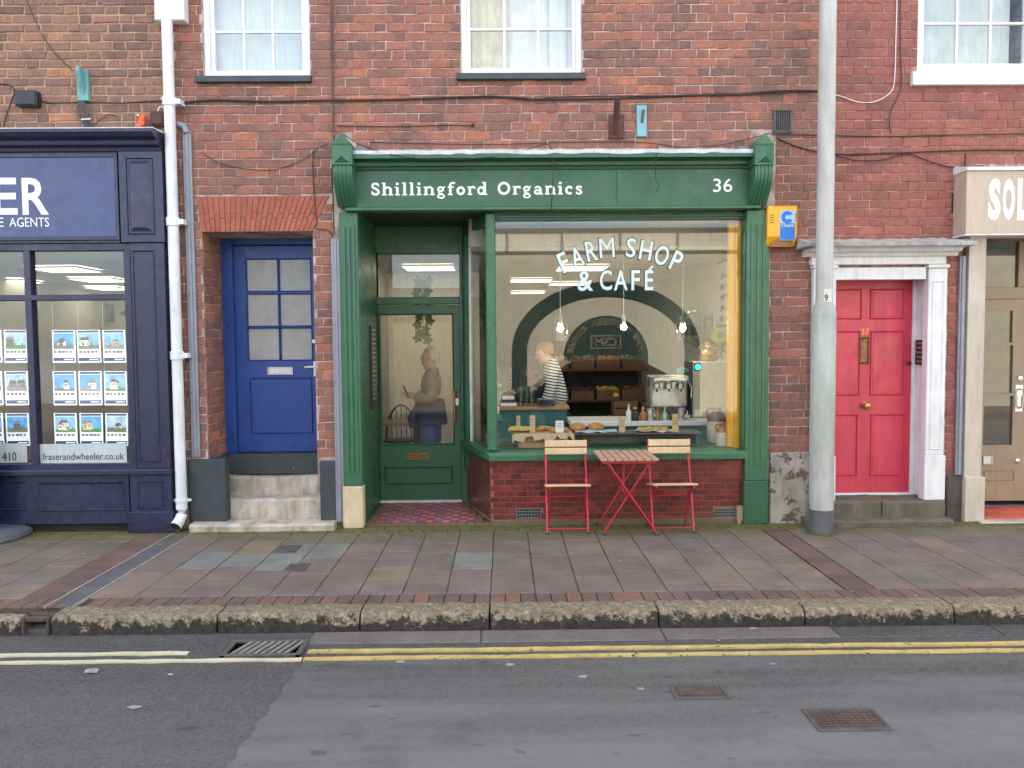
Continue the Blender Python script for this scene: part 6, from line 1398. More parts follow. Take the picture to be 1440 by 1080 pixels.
def jug(rad, h, mt):
    def f(t, x, y, z):
        MB().lathe([(rad*.94, 0), (rad, .01), (rad, h*.62)], (x, y, z), 24).build('body', JUGW, t, smooth=True); MB().lathe([(rad*1.004, h*.62), (rad*.98, h*.7), (rad*.75, h*.82), (rad*.4, h*.9), (rad*.38, h*.98), (rad*.46, h)], (x, y, z), 24).build('shoulder', mt, t, smooth=True)
        pts = [(x-rad*.4, y, z+h*.95), (x-rad*.9, y, z+h*.97), (x-rad*1.05, y, z+h*.82), (x-rad*.9, y, z+h*.7)]; MB().tube(smooth_path(pts, 4), rad*.13, 8).build('handle', mt, t, smooth=True)
    return f
small('stoneware_jug', 'larger cream stoneware jug with a purple brown shoulder at the right end of the window', 'jug', 1008, 630, .5, jug(.095, .34, JUGP), 'stoneware jugs', z=zbed); small('stoneware_jug', 'smaller cream stoneware jug with a light brown top in front of the larger one', 'jug', 1015, 631, .24, jug(.055, .21, JUGB), 'stoneware jugs', z=zbed)
# pale fridge with a light
q = rect(973, 508, 1022, 592, 1.1); FB = paint('fridge_cream', S(206, 190, 160), .35, .08, 3); fg = thing('water_boiler', 'cream boxed coffee grinder cabinet with a round blue light on the counter', 'machine', ((q[0]+q[1])/2, 1.1, z_ct)); B('case', FB, fg, q[0], q[1], 1.05, 1.33, z_ct+.001, q[3], .012); B('side_panel', BLACK, fg, q[0]-.035, q[0]-.001, 1.06, 1.32, z_ct+.001, q[3]+.0, .006)
c_ = at(981, 516, 1.05); B('lamp_plate', BLACK, fg, c_.x-.038, c_.x+.038, 1.043, 1.0495, c_.z-.04, c_.z+.04, .003); MB().lathe([(.03, 0), (.026, -.006), (.012, -.009)], (c_.x, 1.043, c_.z), 18, 'y').build('lamp', emit('blue_glow', (.02, .5, .85), 1.2), fg)
B('badge', PTAG, fg, q[0]+.02, q[0]+.10, 1.045, 1.0495, z_ct+.02, z_ct+.09, .002)
def pot(t, x, y, z):
    MB().lathe([(.05, 0), (.085, .02), (.105, .07), (.09, .12), (.055, .145), (.05, .17), (.062, .2), (.07, .205)], (x, y, z), 24).build('body', BRASS, t, smooth=True)
    for s in (-1, 1): MB().tube(smooth_path([(x+s*.06, y, z+.17), (x+s*.11, y, z+.16), (x+s*.12, y, z+.1), (x+s*.1, y, z+.07)], 4), .007, 6).build('handle', BRASS, t, smooth=True)
small('brass_pot', 'round brass pot with two handles on the cream cabinet', 'pot', 998, 507, 1.2, pot, z=q[3])
# wall shelves on the right wall with objects
SHW = paint('shelf_wood', S(150, 112, 80), .6, .15)
def wshelf(label, px0, px1, py, y0, y1):
    z_ = Z(py, (y0+y1)/2, 990); t_ = thing('wall_shelf', label, 'shelf', (RX1-.1, (y0+y1)/2, z_), 'shelves on the shop side wall'); B('board', SHW, t_, RX1-.28, RX1-.002, y0, y1, z_-.02, z_, .003)
    for y_ in (y0+.05, y1-.07): MB().bar((RX1-.22, y_, z_-.027), (RX1-.004, y_, z_-.17), .014, .012).bar((RX1-.01, y_, z_-.022), (RX1-.01, y_, z_-.2), .014, .012).build('bracket', IRON, t_)
    return z_
zsh = wshelf('short wooden shelf above the brass pot with a green tin on it', 985, 1010, 481, 1.75, 2.3)
GTIN = paint('green_tin', S(130, 176, 60), .4, .2, 14)
t_ = thing('tin', 'bright green square tin with an oval badge on the shelf', 'tin', (RX1-.12, 1.9, zsh)); B('body', GTIN, t_, RX1-.20, RX1-.06, 1.85, 1.97, zsh, zsh+.15, .006); MB().lathe([(.04, 0), (.038, -.004)], (RX1-.13, 1.85, zsh+.08), 16, 'y').build('badge', paint('tin_badge', S(90, 120, 70), .5, .2), t_)
t_ = thing('photo_frame', 'small grey framed card standing behind the green tin', 'frame', (RX1-.22, 2.1, zsh)); framebox(MB(), RX1-.255, RX1-.155, zsh+.0, zsh+.31, 2.08, 2.095, .012).build('frame', IRON, t_); B('card', PICM, t_, RX1-.243, RX1-.167, 2.085, 2.092, zsh+.012, zsh+.298, 0)
zs3 = wshelf('dark shelf with glass jars higher on the shop side wall', 965, 985, 472, 2.8, 3.4)
GJ = glass_mat('jar_glass', (.82, .9, .86), 0)
for k, (y_, lb) in enumerate(((2.95, 'tall lidded glass jar on the shelf, nearer the window'), (3.25, 'tall lidded glass jar on the shelf, farther from the window'))):
    t_ = thing('glass_jar', lb, 'jar', (RX1-.15, y_, zs3), 'glass jars on the shelf'); MB().lathe([(.07, 0), (.08, .02), (.08, .26), (.06, .3)], (RX1-.15, y_, zs3), 18).build('body', GJ, t_, smooth=True); MB().lathe([(.065, .302), (.065, .33), (.02, .34)], (RX1-.15, y_, zs3), 18).build('lid', STEEL, t_, smooth=True); MB().lathe([(.068, .006), (.074, .14)], (RX1-.15, y_, zs3), 14).build('contents', CHOC, t_)
# poster on the right wall
pz0, pz1 = Z(456, 2.05, 1018), Z(368, 2.05, 1018); po = thing('poster', 'white art print of dark leaf shapes hung on wooden rails on the shop wall', 'poster', (RX1-.02, 2.05, pz0)); B('sheet', PTAG, po, RX1-.014, RX1-.008, 1.78, 2.36, pz0, pz1, 0)
for z_ in (pz0-.03, pz1-.0): B('rail', SHW, po, RX1-.024, RX1-.004, 1.75, 2.39, z_, z_+.03, .004)
m = MB()
for k in range(10):
    cy, cz = 1.94+(k % 2)*.26+random.uniform(-.02, .02), pz0+.07+(k//2)*(pz1-pz0-.1)/5; pts = [(cy+.09*math.cos(a)*(1+.35*math.cos(3*a+k)), cz+.04*math.sin(a)*(1+.3*math.sin(4*a))) for a in [6.283*i/14 for i in range(14)]]; m.prism(pts, RX1-.0155, RX1-.0142, 'x')
m.build('leaf_print', paint('print_grey', S(104, 104, 100), .8, .3, 30), po)
# espresso machine
q = rect(912, 528, 968, 590, .98); em = thing('espresso_machine', 'steel espresso machine with levers on the counter', 'coffee machine', ((q[0]+q[1])/2, 1.0, z_ct))
zt_ = q[3]; B('body', STEEL, em, q[0]+.03, q[1], 1.02, 1.3, z_ct+.11, zt_, .02, ); B('drip_tray', STEEL, em, q[0]+.02, q[1]+.01, .92, 1.3, z_ct+.001, z_ct+.05, .01); B('top_rail', STEEL, em, q[0]+.03, q[1], .93, 1.02, zt_-.07, zt_, .02)
for s in (.2, .5, .8):
    x_ = q[0]+(q[1]-q[0])*s; MB().lathe([(.035, 0), (.035, .05), (.02, .06)], (x_, .96, zt_-.135), 14).build('group_head', STEEL, em, smooth=True); MB().bar((x_, .95, zt_-.14), (x_-.03, .82, zt_-.15), .02, .018).build('portafilter', BLACK, em, .004)
for x_ in (q[0]+.05, q[1]-.06): MB().box(x_, x_+.025, 1.05, 1.25, z_ct+.05, z_ct+.11).build('foot', STEEL, em)
MB().tube([(q[1]-.02, .93, zt_-.05), (q[1]+.01, .88, zt_-.12), (q[1]-.0, .86, zt_-.22)], .006, 6).build('steam_wand', STEEL, em)
small('jug_cup', 'mint green cup stacked on top of the espresso machine', 'cup', 957, 524, 1.1, lambda t, x, y, z: (MB().lathe([(.03, 0), (.045, .05), (.048, .075)], (x, y, z), 18).build('body', paint('mint_glaze', S(130, 190, 160), .3), t, smooth=True), MB().tube(smooth_path([(x+.045, y, z+.065), (x+.08, y, z+.05), (x+.04, y, z+.02)], 4), .006, 6).build('handle', paint('mint_glaze', S(130, 190, 160), .3), t)), z=zt_)
for px, lb in ((914, 'steel milk jug on the counter, near the crates'), (958, 'steel milk jug on the counter under the espresso machine')):
    small('milk_jug', lb, 'jug', px, 590, .87, lambda t, x, y, z: (MB().lathe([(.042, 0), (.044, .01), (.036, .09), (.038, .12)], (x, y, z), 18).build('body', STEEL, t, smooth=True), MB().tube(smooth_path([(x+.036, y, z+.1), (x+.065, y, z+.085), (x+.042, y, z+.03)], 4), .005, 6).build('handle', STEEL, t)), 'steel milk jugs', z=z_ct)
# crockery and things on the work table
PL = paint('plate_blue_grey', S(140, 156, 172), .3, .08)
def plates(t, x, y, z):
    for i in range(6): MB().lathe([(.05, .0), (.085, .006), (.105, .012), (.1, .013), (.05, .006)], (x, y, z+.012*i), 22).build('plate', PL, t, smooth=True)
small('plate_stack', 'stack of blue grey plates on the work table by the crate', 'plates', 769, 580, 1.22, plates, z=z_t)
def tumbler(t, x, y, z): MB().lathe([(.03, 0), (.036, .1), (.034, .1), (.029, .008)], (x, y, z), 16).build('body', GJ, t, smooth=True); MB().lathe([(.031, .101), (.0365, .2), (.0345, .2), (.03, .11)], (x, y, z), 16).build('upper_glass', GJ, t, smooth=True)
for k, px in enumerate((733, 741, 748)): small('tumbler', ('left', 'middle', 'right')[k]+' one of three pairs of stacked glass tumblers on the work table', 'glass', px, 580, 1.2+.05*(k % 2), tumbler, 'stacked glass tumblers', z=z_t)
small('bottle', 'clear bottle with a bright green cap on the work table', 'bottle', 703, 580, 1.25, lambda t, x, y, z: (MB().lathe([(.035, 0), (.036, .12), (.015, .17), (.015, .2)], (x, y, z), 16).build('body', GJ, t, smooth=True), MB().lathe([(.018, .2), (.018, .235)], (x, y, z), 14).build('cap', paint('green_cap', S(90, 190, 60), .4), t)), z=z_t)
small('notebook_stack', 'small stack of white boxes and notebooks on the work table', 'boxes', 716, 580, 1.25, lambda t, x, y, z: [B('box', (PTAG, paint('dark_book', S(50, 58, 90), .6), PTAG)[i], t, x-.09+.01*i, x+.08-.012*i, y-.06, y+.06, z+.035*i+.0005, z+.035*(i+1), .003) for i in range(3)], z=z_t)
# pendant lamps
PG = glass_mat('pendant_glass', (.93, .93, .90), .0)
BUL = emit('bulb_glow', (1, .86, .62), 65.0); CORD = paint('cord_white', (.6, .6, .58), .7)
for k, (px, py, Y, lb) in enumerate(((788, 462, 1.0, 'glass bell pendant lamp with lit bulb, left of the three in the window'), (877, 460, 1.3, 'pendant lamp with lit bulb in the middle of the window'), (960, 462, 1.1, 'glass pendant lamp with lit bulb beside the coffee machine'))):
    c_ = at(px, py, Y); t_ = thing('pendant_lamp', lb, 'pendant lamp', (c_.x, Y, c_.z), 'pendant lamps in the shop window')
    MB().tube([(c_.x, Y, c_.z+.13), (c_.x, Y, 2.615)], .004, 6).build('cord', CORD, t_); MB().lathe([(.018, .035), (.022, .06), (.02, .12), (.008, .14)], (c_.x, Y, c_.z), 14).build('lamp_holder', paint('holder_grey', S(150, 156, 160), .5), t_, smooth=True); MB().ball((c_.x, Y, c_.z), .032, 14).build('bulb', BUL, t_, smooth=True)
    if k != 1: MB().lathe([(.03, .13), (.045, .09), (.07, .05), (.078, -.01), (.078, -.13), (.074, -.13), (.074, -.01), (.066, .047), (.041, .087), (.027, .127)], (c_.x, Y, c_.z), 22).build('shade', PG, t_, smooth=True)
# produce shelves deep in the shop
WC = paint('crate_wood', S(120, 84, 54), .7, .25, 8); VEG = [paint('produce_%s' % n_, c, .5, .3, 20) for n_, c in (('orange', S(214, 120, 40)), ('green', S(86, 120, 50)), ('red', S(170, 50, 40)), ('purple', S(84, 50, 76)), ('yellow', S(216, 180, 70)), ('brown', S(130, 92, 60)))]
rk = thing('produce_rack', 'wooden rack along the shop holding crates of vegetables', 'rack', (1.55, 4.4, .03)); RKX0, RKX1 = .55, 2.1
for z_ in (.35, .8, 1.25): B('shelf_board', WC, rk, RKX0, RKX1, 4.2, 4.75, z_, z_+.03, 0)
B('back_board', paint('rack_back', S(40, 44, 42), .8), rk, RKX0, RKX1, 4.78, 4.80, .03, 1.62, 0)
for x_ in (RKX0, RKX1-.05): B('post', WC, rk, x_, x_+.05, 4.72, 4.77, .03, 1.5, 0)
for j, z_ in enumerate((.38, .83, 1.28)):
    for i in range(4):
        x_ = RKX0+.06+i*.37; vn = ('orange', 'green', 'red', 'purple', 'yellow', 'brown')[(i+2*j) % 6]
        t_ = thing('vegetable_crate', 'wooden crate of %s produce, %s shelf of the rack, %s from the left' % (vn, ('bottom', 'middle', 'top')[j], ('first', 'second', 'third', 'fourth')[i]), 'crate', (x_+.16, 4.3, z_), 'crates on the produce rack')
        m = MB(); m.box(x_, x_+.33, 4.16, 4.175, z_, z_+.14).box(x_, x_+.33, 4.5, 4.515, z_, z_+.16).box(x_, x_+.012, 4.176, 4.499, z_, z_+.14).box(x_+.318, x_+.33, 4.176, 4.499, z_, z_+.14).box(x_+.013, x_+.317, 4.176, 4.499, z_, z_+.012); m.build('box', WC, t_)
        m = MB()
        for a in range(5):
            for b_ in range(4): m.ball((x_+.045+a*.06, 4.21+b_*.075, z_+.12+random.uniform(0, .05)), random.uniform(.03, .042), 7)
        tag(m.build('produce', VEG[(i+2*j) % 6], t_, smooth=True), None, kind='stuff')
# bottles and tubs standing along the counter
def vessel(h, r, m):
    def f(t, x, y, z):
        MB().lathe([(r*.95, 0), (r, .008), (r, h*.6), (r*.4, h*.78), (r*.35, h)], (x, y, z), 16).build('body', m, t, smooth=True); MB().lathe([(r*.42, h+.0005), (r*.42, h+.018)], (x, y, z), 12).build('cap', STEEL, t)
    return f
for px, h_, r_, nm, mn, cc in ((884, .15, .028, 'white squeeze bottle on the counter beside the price tag', 'squeeze_white', S(220, 220, 216)), (893, .12, .04, 'squat dark green bottle on the counter left of the milk jug', 'bottle_green', S(44, 60, 54)), (904, .12, .035, 'terracotta coloured bottle on the counter by the steel milk jug', 'bottle_terracotta', S(176, 110, 78)), (925, .13, .022, 'slim amber syrup bottle on the counter before the coffee machine', 'syrup_amber', S(150, 96, 40)), (935, .12, .024, 'slim pale green syrup bottle on the counter before the coffee machine', 'syrup_green', S(150, 190, 160)), (945, .14, .022, 'slim dark syrup bottle on the counter before the coffee machine', 'syrup_dark', S(52, 40, 36))):
    small('bottle', nm, 'bottle', px, 590, .84, vessel(h_, r_, paint(mn, cc, .3, .08)), 'bottles on the counter', z=z_ct)
for px, Y_, nm in ((812, .5, 'brown bread loaf at the back of the display, left end'), (838, .52, 'brown bread loaf at the back of the display, second from the left')):
    small('bread_loaf', nm, 'bread', px, 600, Y_, lambda t, x, y, z: MB().ball((x, y, z+.04), (.08, .05, .045), 14, .04).build('crust', BAKE, t, smooth=True), 'bread loaves', z=zs_+.012)
LEAF0 = paint('salad_leaf', S(84, 124, 62), .5, .3, 20, .1, rnd=.3)
def salad(t, x, y, z):
    for i in range(26):
        a = i*2.4; r = .016*math.sqrt(i); p = Vector((x+r*math.cos(a)*1.3, y+r*math.sin(a)*1.6, z+.012+.04*random.random())); d = Vector((math.cos(a), math.sin(a), .5)); s = d.cross(Vector((0, 0, 1))).normalized()
        MB().add([p, p+d*.035-s*.024, p+d*.07-Vector((0, 0, .012)), p+d*.035+s*.024, p+d*.035+Vector((0, 0, .01))], [(0, 1, 4), (1, 2, 4), (2, 3, 4), (3, 0, 4)]).build('leaf', LEAF0, t)
small('salad_leaves', 'heap of green salad leaves in the window left of the crate', 'greens', 712, 626, .3, salad, z=zbed)
# crate stool with lemon
small('wooden_box', 'wooden box with a lemon on top near the espresso machine', 'crate', 878, 563, 2.2, lambda t, x, y, z: (B('slat', WC, t, x-.12, x+.16, y, y+.012, z-.18, z-.10, .003), B('slat', WC, t, x-.12, x+.16, y, y+.012, z-.09, z-.01, .003), B('end', WC, t, x-.12, x-.105, y+.0125, y+.25, z-.18, z-.01, .003), B('end', WC, t, x+.145, x+.16, y+.0125, y+.25, z-.18, z-.01, .003), B('bottom', WC, t, x-.104, x+.144, y+.0125, y+.25, z-.18, z-.165, 0), B('stand', WC, t, x-.1, x+.14, y+.02, y+.24, .03, z-.181, 0)))
small('lemon', 'single yellow lemon resting on the wooden box', 'lemon', 866, 556, 2.3, lambda t, x, y, z: MB().ball((x, y, z), (.035, .03, .028), 10).build('fruit', VEG[4], t, smooth=True))
# plants
LEAF = paint('plant_leaf', S(84, 124, 62), .5, .3, 20, .1, rnd=.2); LEAFD = paint('dark_leaf', S(48, 74, 52), .5, .3, 20, .1)
def leaf(m, p, d, L, w_, droop=.3):
    d = Vector(d).normalized(); s = d.cross(Vector((0, 0, 1))); s = s.normalized() if s.length > .01 else Vector((1, 0, 0)); p = Vector(p); up = Vector((0, 0, 1))
    a = p+d*L*.5+up*L*.05; e = p+d*L-up*L*droop; nrm = d.cross(s)*.004
    m.add([p, a-s*w_/2, e, a+s*w_/2, a+nrm*3], [(0, 1, 4), (1, 2, 4), (2, 3, 4), (3, 0, 4)])
def potplant(t, x, y, z):
    MB().lathe([(.05, 0), (.07, .09), (.075, .1), (.065, .1), (.06, .08)], (x, y, z), 16).build('pot', paint('grey_pot', S(150, 154, 152), .5), t, smooth=True); MB().tube([(x, y, z+.07), (x+.01, y, z+.3)], .006, 6).build('stem', LEAFD, t)
    rg = random.Random(3)
    for i in range(16): m = MB(); a = i*2.4; leaf(m, (x+.01, y, z+.1+.014*i), (math.cos(a), math.sin(a), .35), .1+.03*rg.random(), .03, .35); m.build('leaf', LEAF, t)
pc = a2_+dv*.42+nv*-.16*-1
def side_plant():
    p = a2_+dv*.45*L_; x_, y_ = p.x+.12, p.y+.02; t_ = thing('pot_plant', 'leafy green plant in a grey pot in the side window of the porch', 'plant', (x_, y_, zbed)); potplant(t_, x_, y_, zbed+.0)
side_plant()
def dark_plant(t, x, y, z):
    MB().lathe([(.07, 0), (.09, .14), (.08, .14)], (x, y, z), 16).build('pot', BLACK, t, smooth=True); rg = random.Random(5)
    for i in range(6):
        a = i*1.1; e = Vector((x+.13*math.cos(a), y+.1*math.sin(a), z+.30+.14*rg.random())); MB().tube([(x, y, z+.1), e], .004, 5).build('stem', LEAFD, t)
        for k in range(4): m = MB(); leaf(m, Vector((x, y, z+.12)).lerp(e, .4+.2*k), (math.cos(a+k), math.sin(a+k), .3), .07, .03); m.build('leaf', LEAFD, t)
small('pot_plant', 'dark leaved plant at the back of the work table', 'plant', 705, 568, 1.5, dark_plant, z=z_t)
# coat on a stand beside the woman
def coat(t, x, y, z):
    m = MB(); n = 14; prof = [(.0, .06), (.03, .10), (.10, .17), (.22, .20), (.45, .19), (.62, .21), (.68, .2)]; vs = []; fs = []
    for k, (dz, r) in enumerate(prof):
        for j in range(n): a = 6.283*j/n; q = 1+.13*math.sin(3*a+k*.8)+random.uniform(-.04, .04); vs.append((x+r*q*math.cos(a), y+.6*r*q*math.sin(a), z-dz))
    for k in range(len(prof)-1):
        for j in range(n): fs.append((k*n+j, k*n+(j+1) % n, (k+1)*n+(j+1) % n, (k+1)*n+j))
    fs += [tuple(range(n)), tuple((len(prof)-1)*n+j for j in range(n-1, -1, -1))]; m.add(vs, fs).build('coat', paint('coat_black', S(34, 32, 34), .8, .3, 12, .2, 20), t, smooth=True)
    MB().tube([(x, y+.2, .03), (x, y+.2, z+.05)], .018, 8).build('stand', IRON, t); MB().tube([(x, y+.2, z+.03), (x, y, z+.02)], .012, 6).build('hook', IRON, t)
    for s in (-1, 1): MB().tube([(x+s*.15, y, z-.12), (x+s*.2, y-.05, z-.3), (x+s*.17, y-.08, z-.52)], [.06, .055, .045], 10).build('sleeve', paint('coat_black', S(34, 32, 34)), t, smooth=True)
    m = MB(); m.ball((x+.02, y-.08, z-.05), (.1, .05, .05), 10, .1); m.build('scarf', paint('scarf_rust', S(110, 56, 44), .8, .3, 20), t, smooth=True)
small('coat_stand', 'black coat with a rust scarf hung on a stand beside the striped woman', 'coat', 741, 520, 1.9, coat)
# chair and table near the door
BW = paint('bentwood_dark', S(58, 40, 32), .4, .2, 9)
def bentchair(t, x, y, z):
    z = .03
    MB().lathe([(.19, .43), (.2, .445), (.2, .46), (.05, .465)], (x, y, z), 24).build('seat', BW, t, smooth=True)
    for a in (45, 135, 225, 315): MB().tube([(x+.15*math.cos(R_(a)), y+.15*math.sin(R_(a)), z+.43), (x+.2*math.cos(R_(a)), y+.2*math.sin(R_(a)), z)], [.016, .012], 8).build('leg', BW, t, smooth=True)
    MB().tube([(x+.19*math.cos(R_(a)), y+.16, z+.45+.42*math.sin(R_(a))) for a in range(0, 181, 12)], .014, 8).build('back_hoop', BW, t, smooth=True)
    for k in range(5): xx = -.12+.06*k; MB().tube([(x+xx, y+.17, z+.45), (x+xx*1.05, y+.16, z+.45+.4*math.sqrt(max(.05, 1-(xx/.19)**2)))], .007, 6).build('spindle', BW, t)
small('bentwood_chair', 'dark round backed wooden chair by the table just inside the green door', 'chair', 562, 600, 2.5, bentchair, z=.03)
c_ = at(552, 590, 2.0); t_ = thing('cafe_table', 'brown wooden cafe table inside the green door', 'table', (c_.x, 2.0, .03)); zt_ = Z(592, 2.0, 560); B('top', WT, t_, c_.x-.5, c_.x+.32, 1.75, 2.25, zt_-.035, zt_, .005)
for dx in (-.46, .26): B('leg', BW, t_, c_.x+dx, c_.x+dx+.04, 1.8, 1.84, .03, zt_-.036); B('leg', BW, t_, c_.x+dx, c_.x+dx+.04, 2.16, 2.2, .03, zt_-.036)
# trailing ivy above the door inside
iv = at(597, 440, 1.55); t_ = thing('hanging_plant', 'trailing green ivy hanging inside above the man', 'plant', (iv.x, 1.55, iv.z)); MB().lathe([(.04, 0), (.08, .05), (.085, .11), (.075, .11)], (iv.x, 1.55, iv.z+.28), 16).build('pot', JUGW, t_, smooth=True); MB().tube([(iv.x, 1.55, iv.z+.38), (iv.x, 1.55, 2.615)], .003, 5).build('cord', CORD, t_)
rg = random.Random(11); path = [Vector((iv.x, 1.5, iv.z+.38)), Vector((iv.x-.02, 1.44, iv.z+.25)), Vector((iv.x+.0, 1.43, iv.z)), Vector((iv.x-.02, 1.43, iv.z-.28))]; MB().tube(smooth_path(path, 4), .003, 5).build('stem', LEAFD, t_)
LEAF2 = paint('ivy_leaf', S(112, 140, 92), .5, .3, 20, .1, rnd=.25)
for i, p in enumerate(smooth_path(path, 8)):
    s = -1 if i % 2 else 1; L = .075+.035*rg.random(); c0 = p+Vector((s*(.03+.04*rg.random()), -.01, -.02)); pts = []
    for k in range(10): r = L*(.62 if k % 2 == 0 else .36); a = R_(-90+36*k+s*20); pts.append((c0.x+r*math.cos(a), c0.z+r*math.sin(a)))
    m = MB(); m.prism(pts, c0.y-.002-.004*i*.2, c0.y+.001-.004*i*.2, 'y'); m.build('leaf', LEAF2, t_)

# ================================================================== people
def skin(name, mat, parent, verts, edges, roots=(0,), sub=2):
    """verts: (x,y,z,rx[,ry]); grown to one surface with a Skin modifier, then made real"""
    me = bpy.data.meshes.new(name); me.from_pydata([v[:3] for v in verts], edges, []); o = bpy.data.objects.new(name, me); C.objects.link(o)
    sm = o.modifiers.new('s', 'SKIN'); sm.use_smooth_shade = True; sm.branch_smoothing = .6
    sv = me.skin_vertices[0].data if me.skin_vertices else None
    if sv is None:
        bm = bmesh.new(); bm.from_mesh(me); lay = bm.verts.layers.skin.verify(); bm.to_mesh(me); bm.free(); sv = me.skin_vertices[0].data
    for i, v in enumerate(verts): sv[i].radius = (v[3], v[4] if len(v) > 4 else v[3]); sv[i].use_root = i in roots
    ss = o.modifiers.new('u', 'SUBSURF'); ss.levels = ss.render_levels = sub
    dg = bpy.context.evaluated_depsgraph_get(); dg.update(); nm = bpy.data.meshes.new_from_object(o.evaluated_get(dg)); o.modifiers.clear(); o.data = nm; bpy.data.meshes.remove(me)
    nm.materials.clear(); nm.materials.append(mat); nm.polygons.foreach_set('use_smooth', [True]*len(nm.polygons))
    o0 = WL[parent.name]
    nm.transform(Matrix.Translation(-o0)); o.parent = parent; WL[o.name] = o0; return o
SKN = paint('skin', S(206, 156, 134), .55, .08, 12, .05)
def head_verts(x, y, z, d=-1):
    """skull, jaw, nose for a head centred at x,y,z that looks along d on the x axis"""
    return
def person(label, loc, hd, neck, sh_l, sh_r, el_l, el_r, wr_l, wr_r, chest, waist, pelvis, kn_l, kn_r, an_l, an_r, face):
    """face: unit vector the face looks along"""
    t_ = thing('person', label, 'person', loc); V = Vector; f = V(face).normalized(); side = V((-f.y, f.x, 0)).normalized(); up = f.cross(side)*-1 if f.cross(side).z < 0 else f.cross(side)
    vs = []; es = []
    def av(p, r, r2=None): vs.append((*p, r, r2 or r)); return len(vs)-1
    pv = av(pelvis, .11, .10); wa = av(waist, .098, .088); ch = av(chest, .115, .10); nk0 = av(V(neck)-V((0, 0, .05)), .085); nk = av(neck, .064); hb = av(V(hd)-up*.06+f*.014, .086, .088); hc = av(V(hd)+up*.025, .104, .1); ht = av(V(hd)+up*.09-f*.008, .075, .072)
    es += [(pv, wa), (wa, ch), (ch, nk0), (nk0, nk), (nk, hb), (hb, hc), (hc, ht)]
    hands = []
    for s, e, w_ in ((sh_l, el_l, wr_l), (sh_r, el_r, wr_r)):
        a = av(s, .06); b = av(e, .042); c = av(w_, .027); dirn = (V(w_)-V(e)).normalized(); pm = av(V(w_)+dirn*.05, .036, .018); pe = av(V(w_)+dirn*.085, .034, .016); es += [(ch, a), (a, b), (b, c), (c, pm), (pm, pe)]; hands.append((V(w_), dirn))
    for k_, a_ in ((kn_l, an_l), (kn_r, an_r)):
        hp = av((V(pelvis)+V((k_[0]-pelvis[0], k_[1]-pelvis[1], 0))*.8)-V((0, 0, .06)), .095); b = av(k_, .062); c = av(a_, .042); ft = av(V(a_)+f*.1+V((0, 0, -.045)), .036, .03); es += [(pv, hp), (hp, b), (b, c), (c, ft)]
    roots = [0]
    for w_, d_ in hands:                                           # five fingers of unequal length, bent, and a thumb from the side of the palm
        n_ = d_.cross(side).normalized(); lat = d_.cross(n_).normalized()
        for q, L in ((-1.5, .062), (-.5, .075), (.5, .07), (1.5, .055)):
            b0 = w_+d_*.07+lat*q*.016; a = av(b0, .0095); b = av(b0+d_*L*.55+n_*.004, .009); c = av(b0+d_*L*.9+n_*.03, .008); es += [(a, b), (b, c)]; roots.append(a)
        b0 = w_+d_*.03+lat*.024; a = av(b0, .011); b = av(b0+lat*.02+d_*.03+n_*.01, .010); c = av(b0+lat*.02+d_*.055+n_*.022, .009); es += [(a, b), (b, c)]; roots.append(a)
    skin('body', SKN, t_, vs, es, roots)
    m = MB(); c0 = V(hd)+f*.088-up*.01; m.ball(c0, (.016, .013, .02), 10); m.build('nose', SKN, t_, smooth=True)
    for s in (-1, 1):
        MB().ball(V(hd)+f*.074+side*s*.032+up*.018, .011, 10).build('eye', paint('eye_dark', (.05, .04, .035), .2), t_, smooth=True); MB().ball(V(hd)+side*s*.086-f*.012, (.016, .014, .03), 10).build('ear', SKN, t_, smooth=True)
    m = MB(); m.tube([V(hd)+f*.079+side*q*.022-up*.052 for q in (-1, 0, 1)], .006, 6); m.build('mouth', paint('lips', S(160, 92, 86), .5), t_, smooth=True)
    return t_, f, side, up
def hair(t, hd, f, up, col, r=.1, back=.02, low=-.03, jit=.05):
    m = MB(); V = Vector; side = V((-f.y, f.x, 0)); n, k = 18, 9; vs = []; fs = []; c0 = V(hd)+up*.028-f*back
    for i in range(k+1):
        a = R_(118)*i/k
        for j in range(n):
            b = 6.283*j/n; d = up*math.cos(a)+(f*math.cos(b)+side*math.sin(b))*math.sin(a); rr = r*(1+random.uniform(-jit, jit))
            if math.cos(b) > .45 and a > R_(62): d = up*math.cos(R_(62))+(f*math.cos(b)+side*math.sin(b))*math.sin(R_(62)); rr *= .99
            vs.append(c0+d*rr)
    for i in range(k):
        for j in range(n): fs.append((i*n+j, i*n+(j+1) % n, (i+1)*n+(j+1) % n, (i+1)*n+j))
    fs.append(tuple(range(n)))
    m.add(vs, fs).build('hair', col, t, smooth=True)
V = Vector
# man inside the green door, facing left, holding a phone
MY = 1.75; ppm = 1087/(7+MY); mx_ = lambda px: (px-708)/ppm; mz_ = lambda py: at(600, py, MY).z
hx, hz = mx_(604), mz_(503); sx_, sz_ = mx_(609), mz_(524); px_, pz_ = mx_(604), mz_(588)
man, f, sd, up = person('person with grey hair in beige jumper and jeans behind the green door', (px_, MY, .03), (hx, MY, hz), (hx+.015, MY, sz_+.05), (sx_-.01, MY-.17, sz_-.03), (sx_+.01, MY+.17, sz_-.03), (sx_+.0, MY-.24, sz_-.28), (sx_, MY+.22, sz_-.28), (mx_(581), MY-.16, mz_(556)), (mx_(580), MY+.14, mz_(556)), (sx_, MY, sz_-.1), (px_+.0, MY, pz_+.16), (px_, MY, pz_), (px_-.02, MY-.1, .5), (px_+.03, MY+.1, .5), (px_+.02, MY-.11, .1), (px_+.06, MY+.11, .1), (-1, -.12, .08))
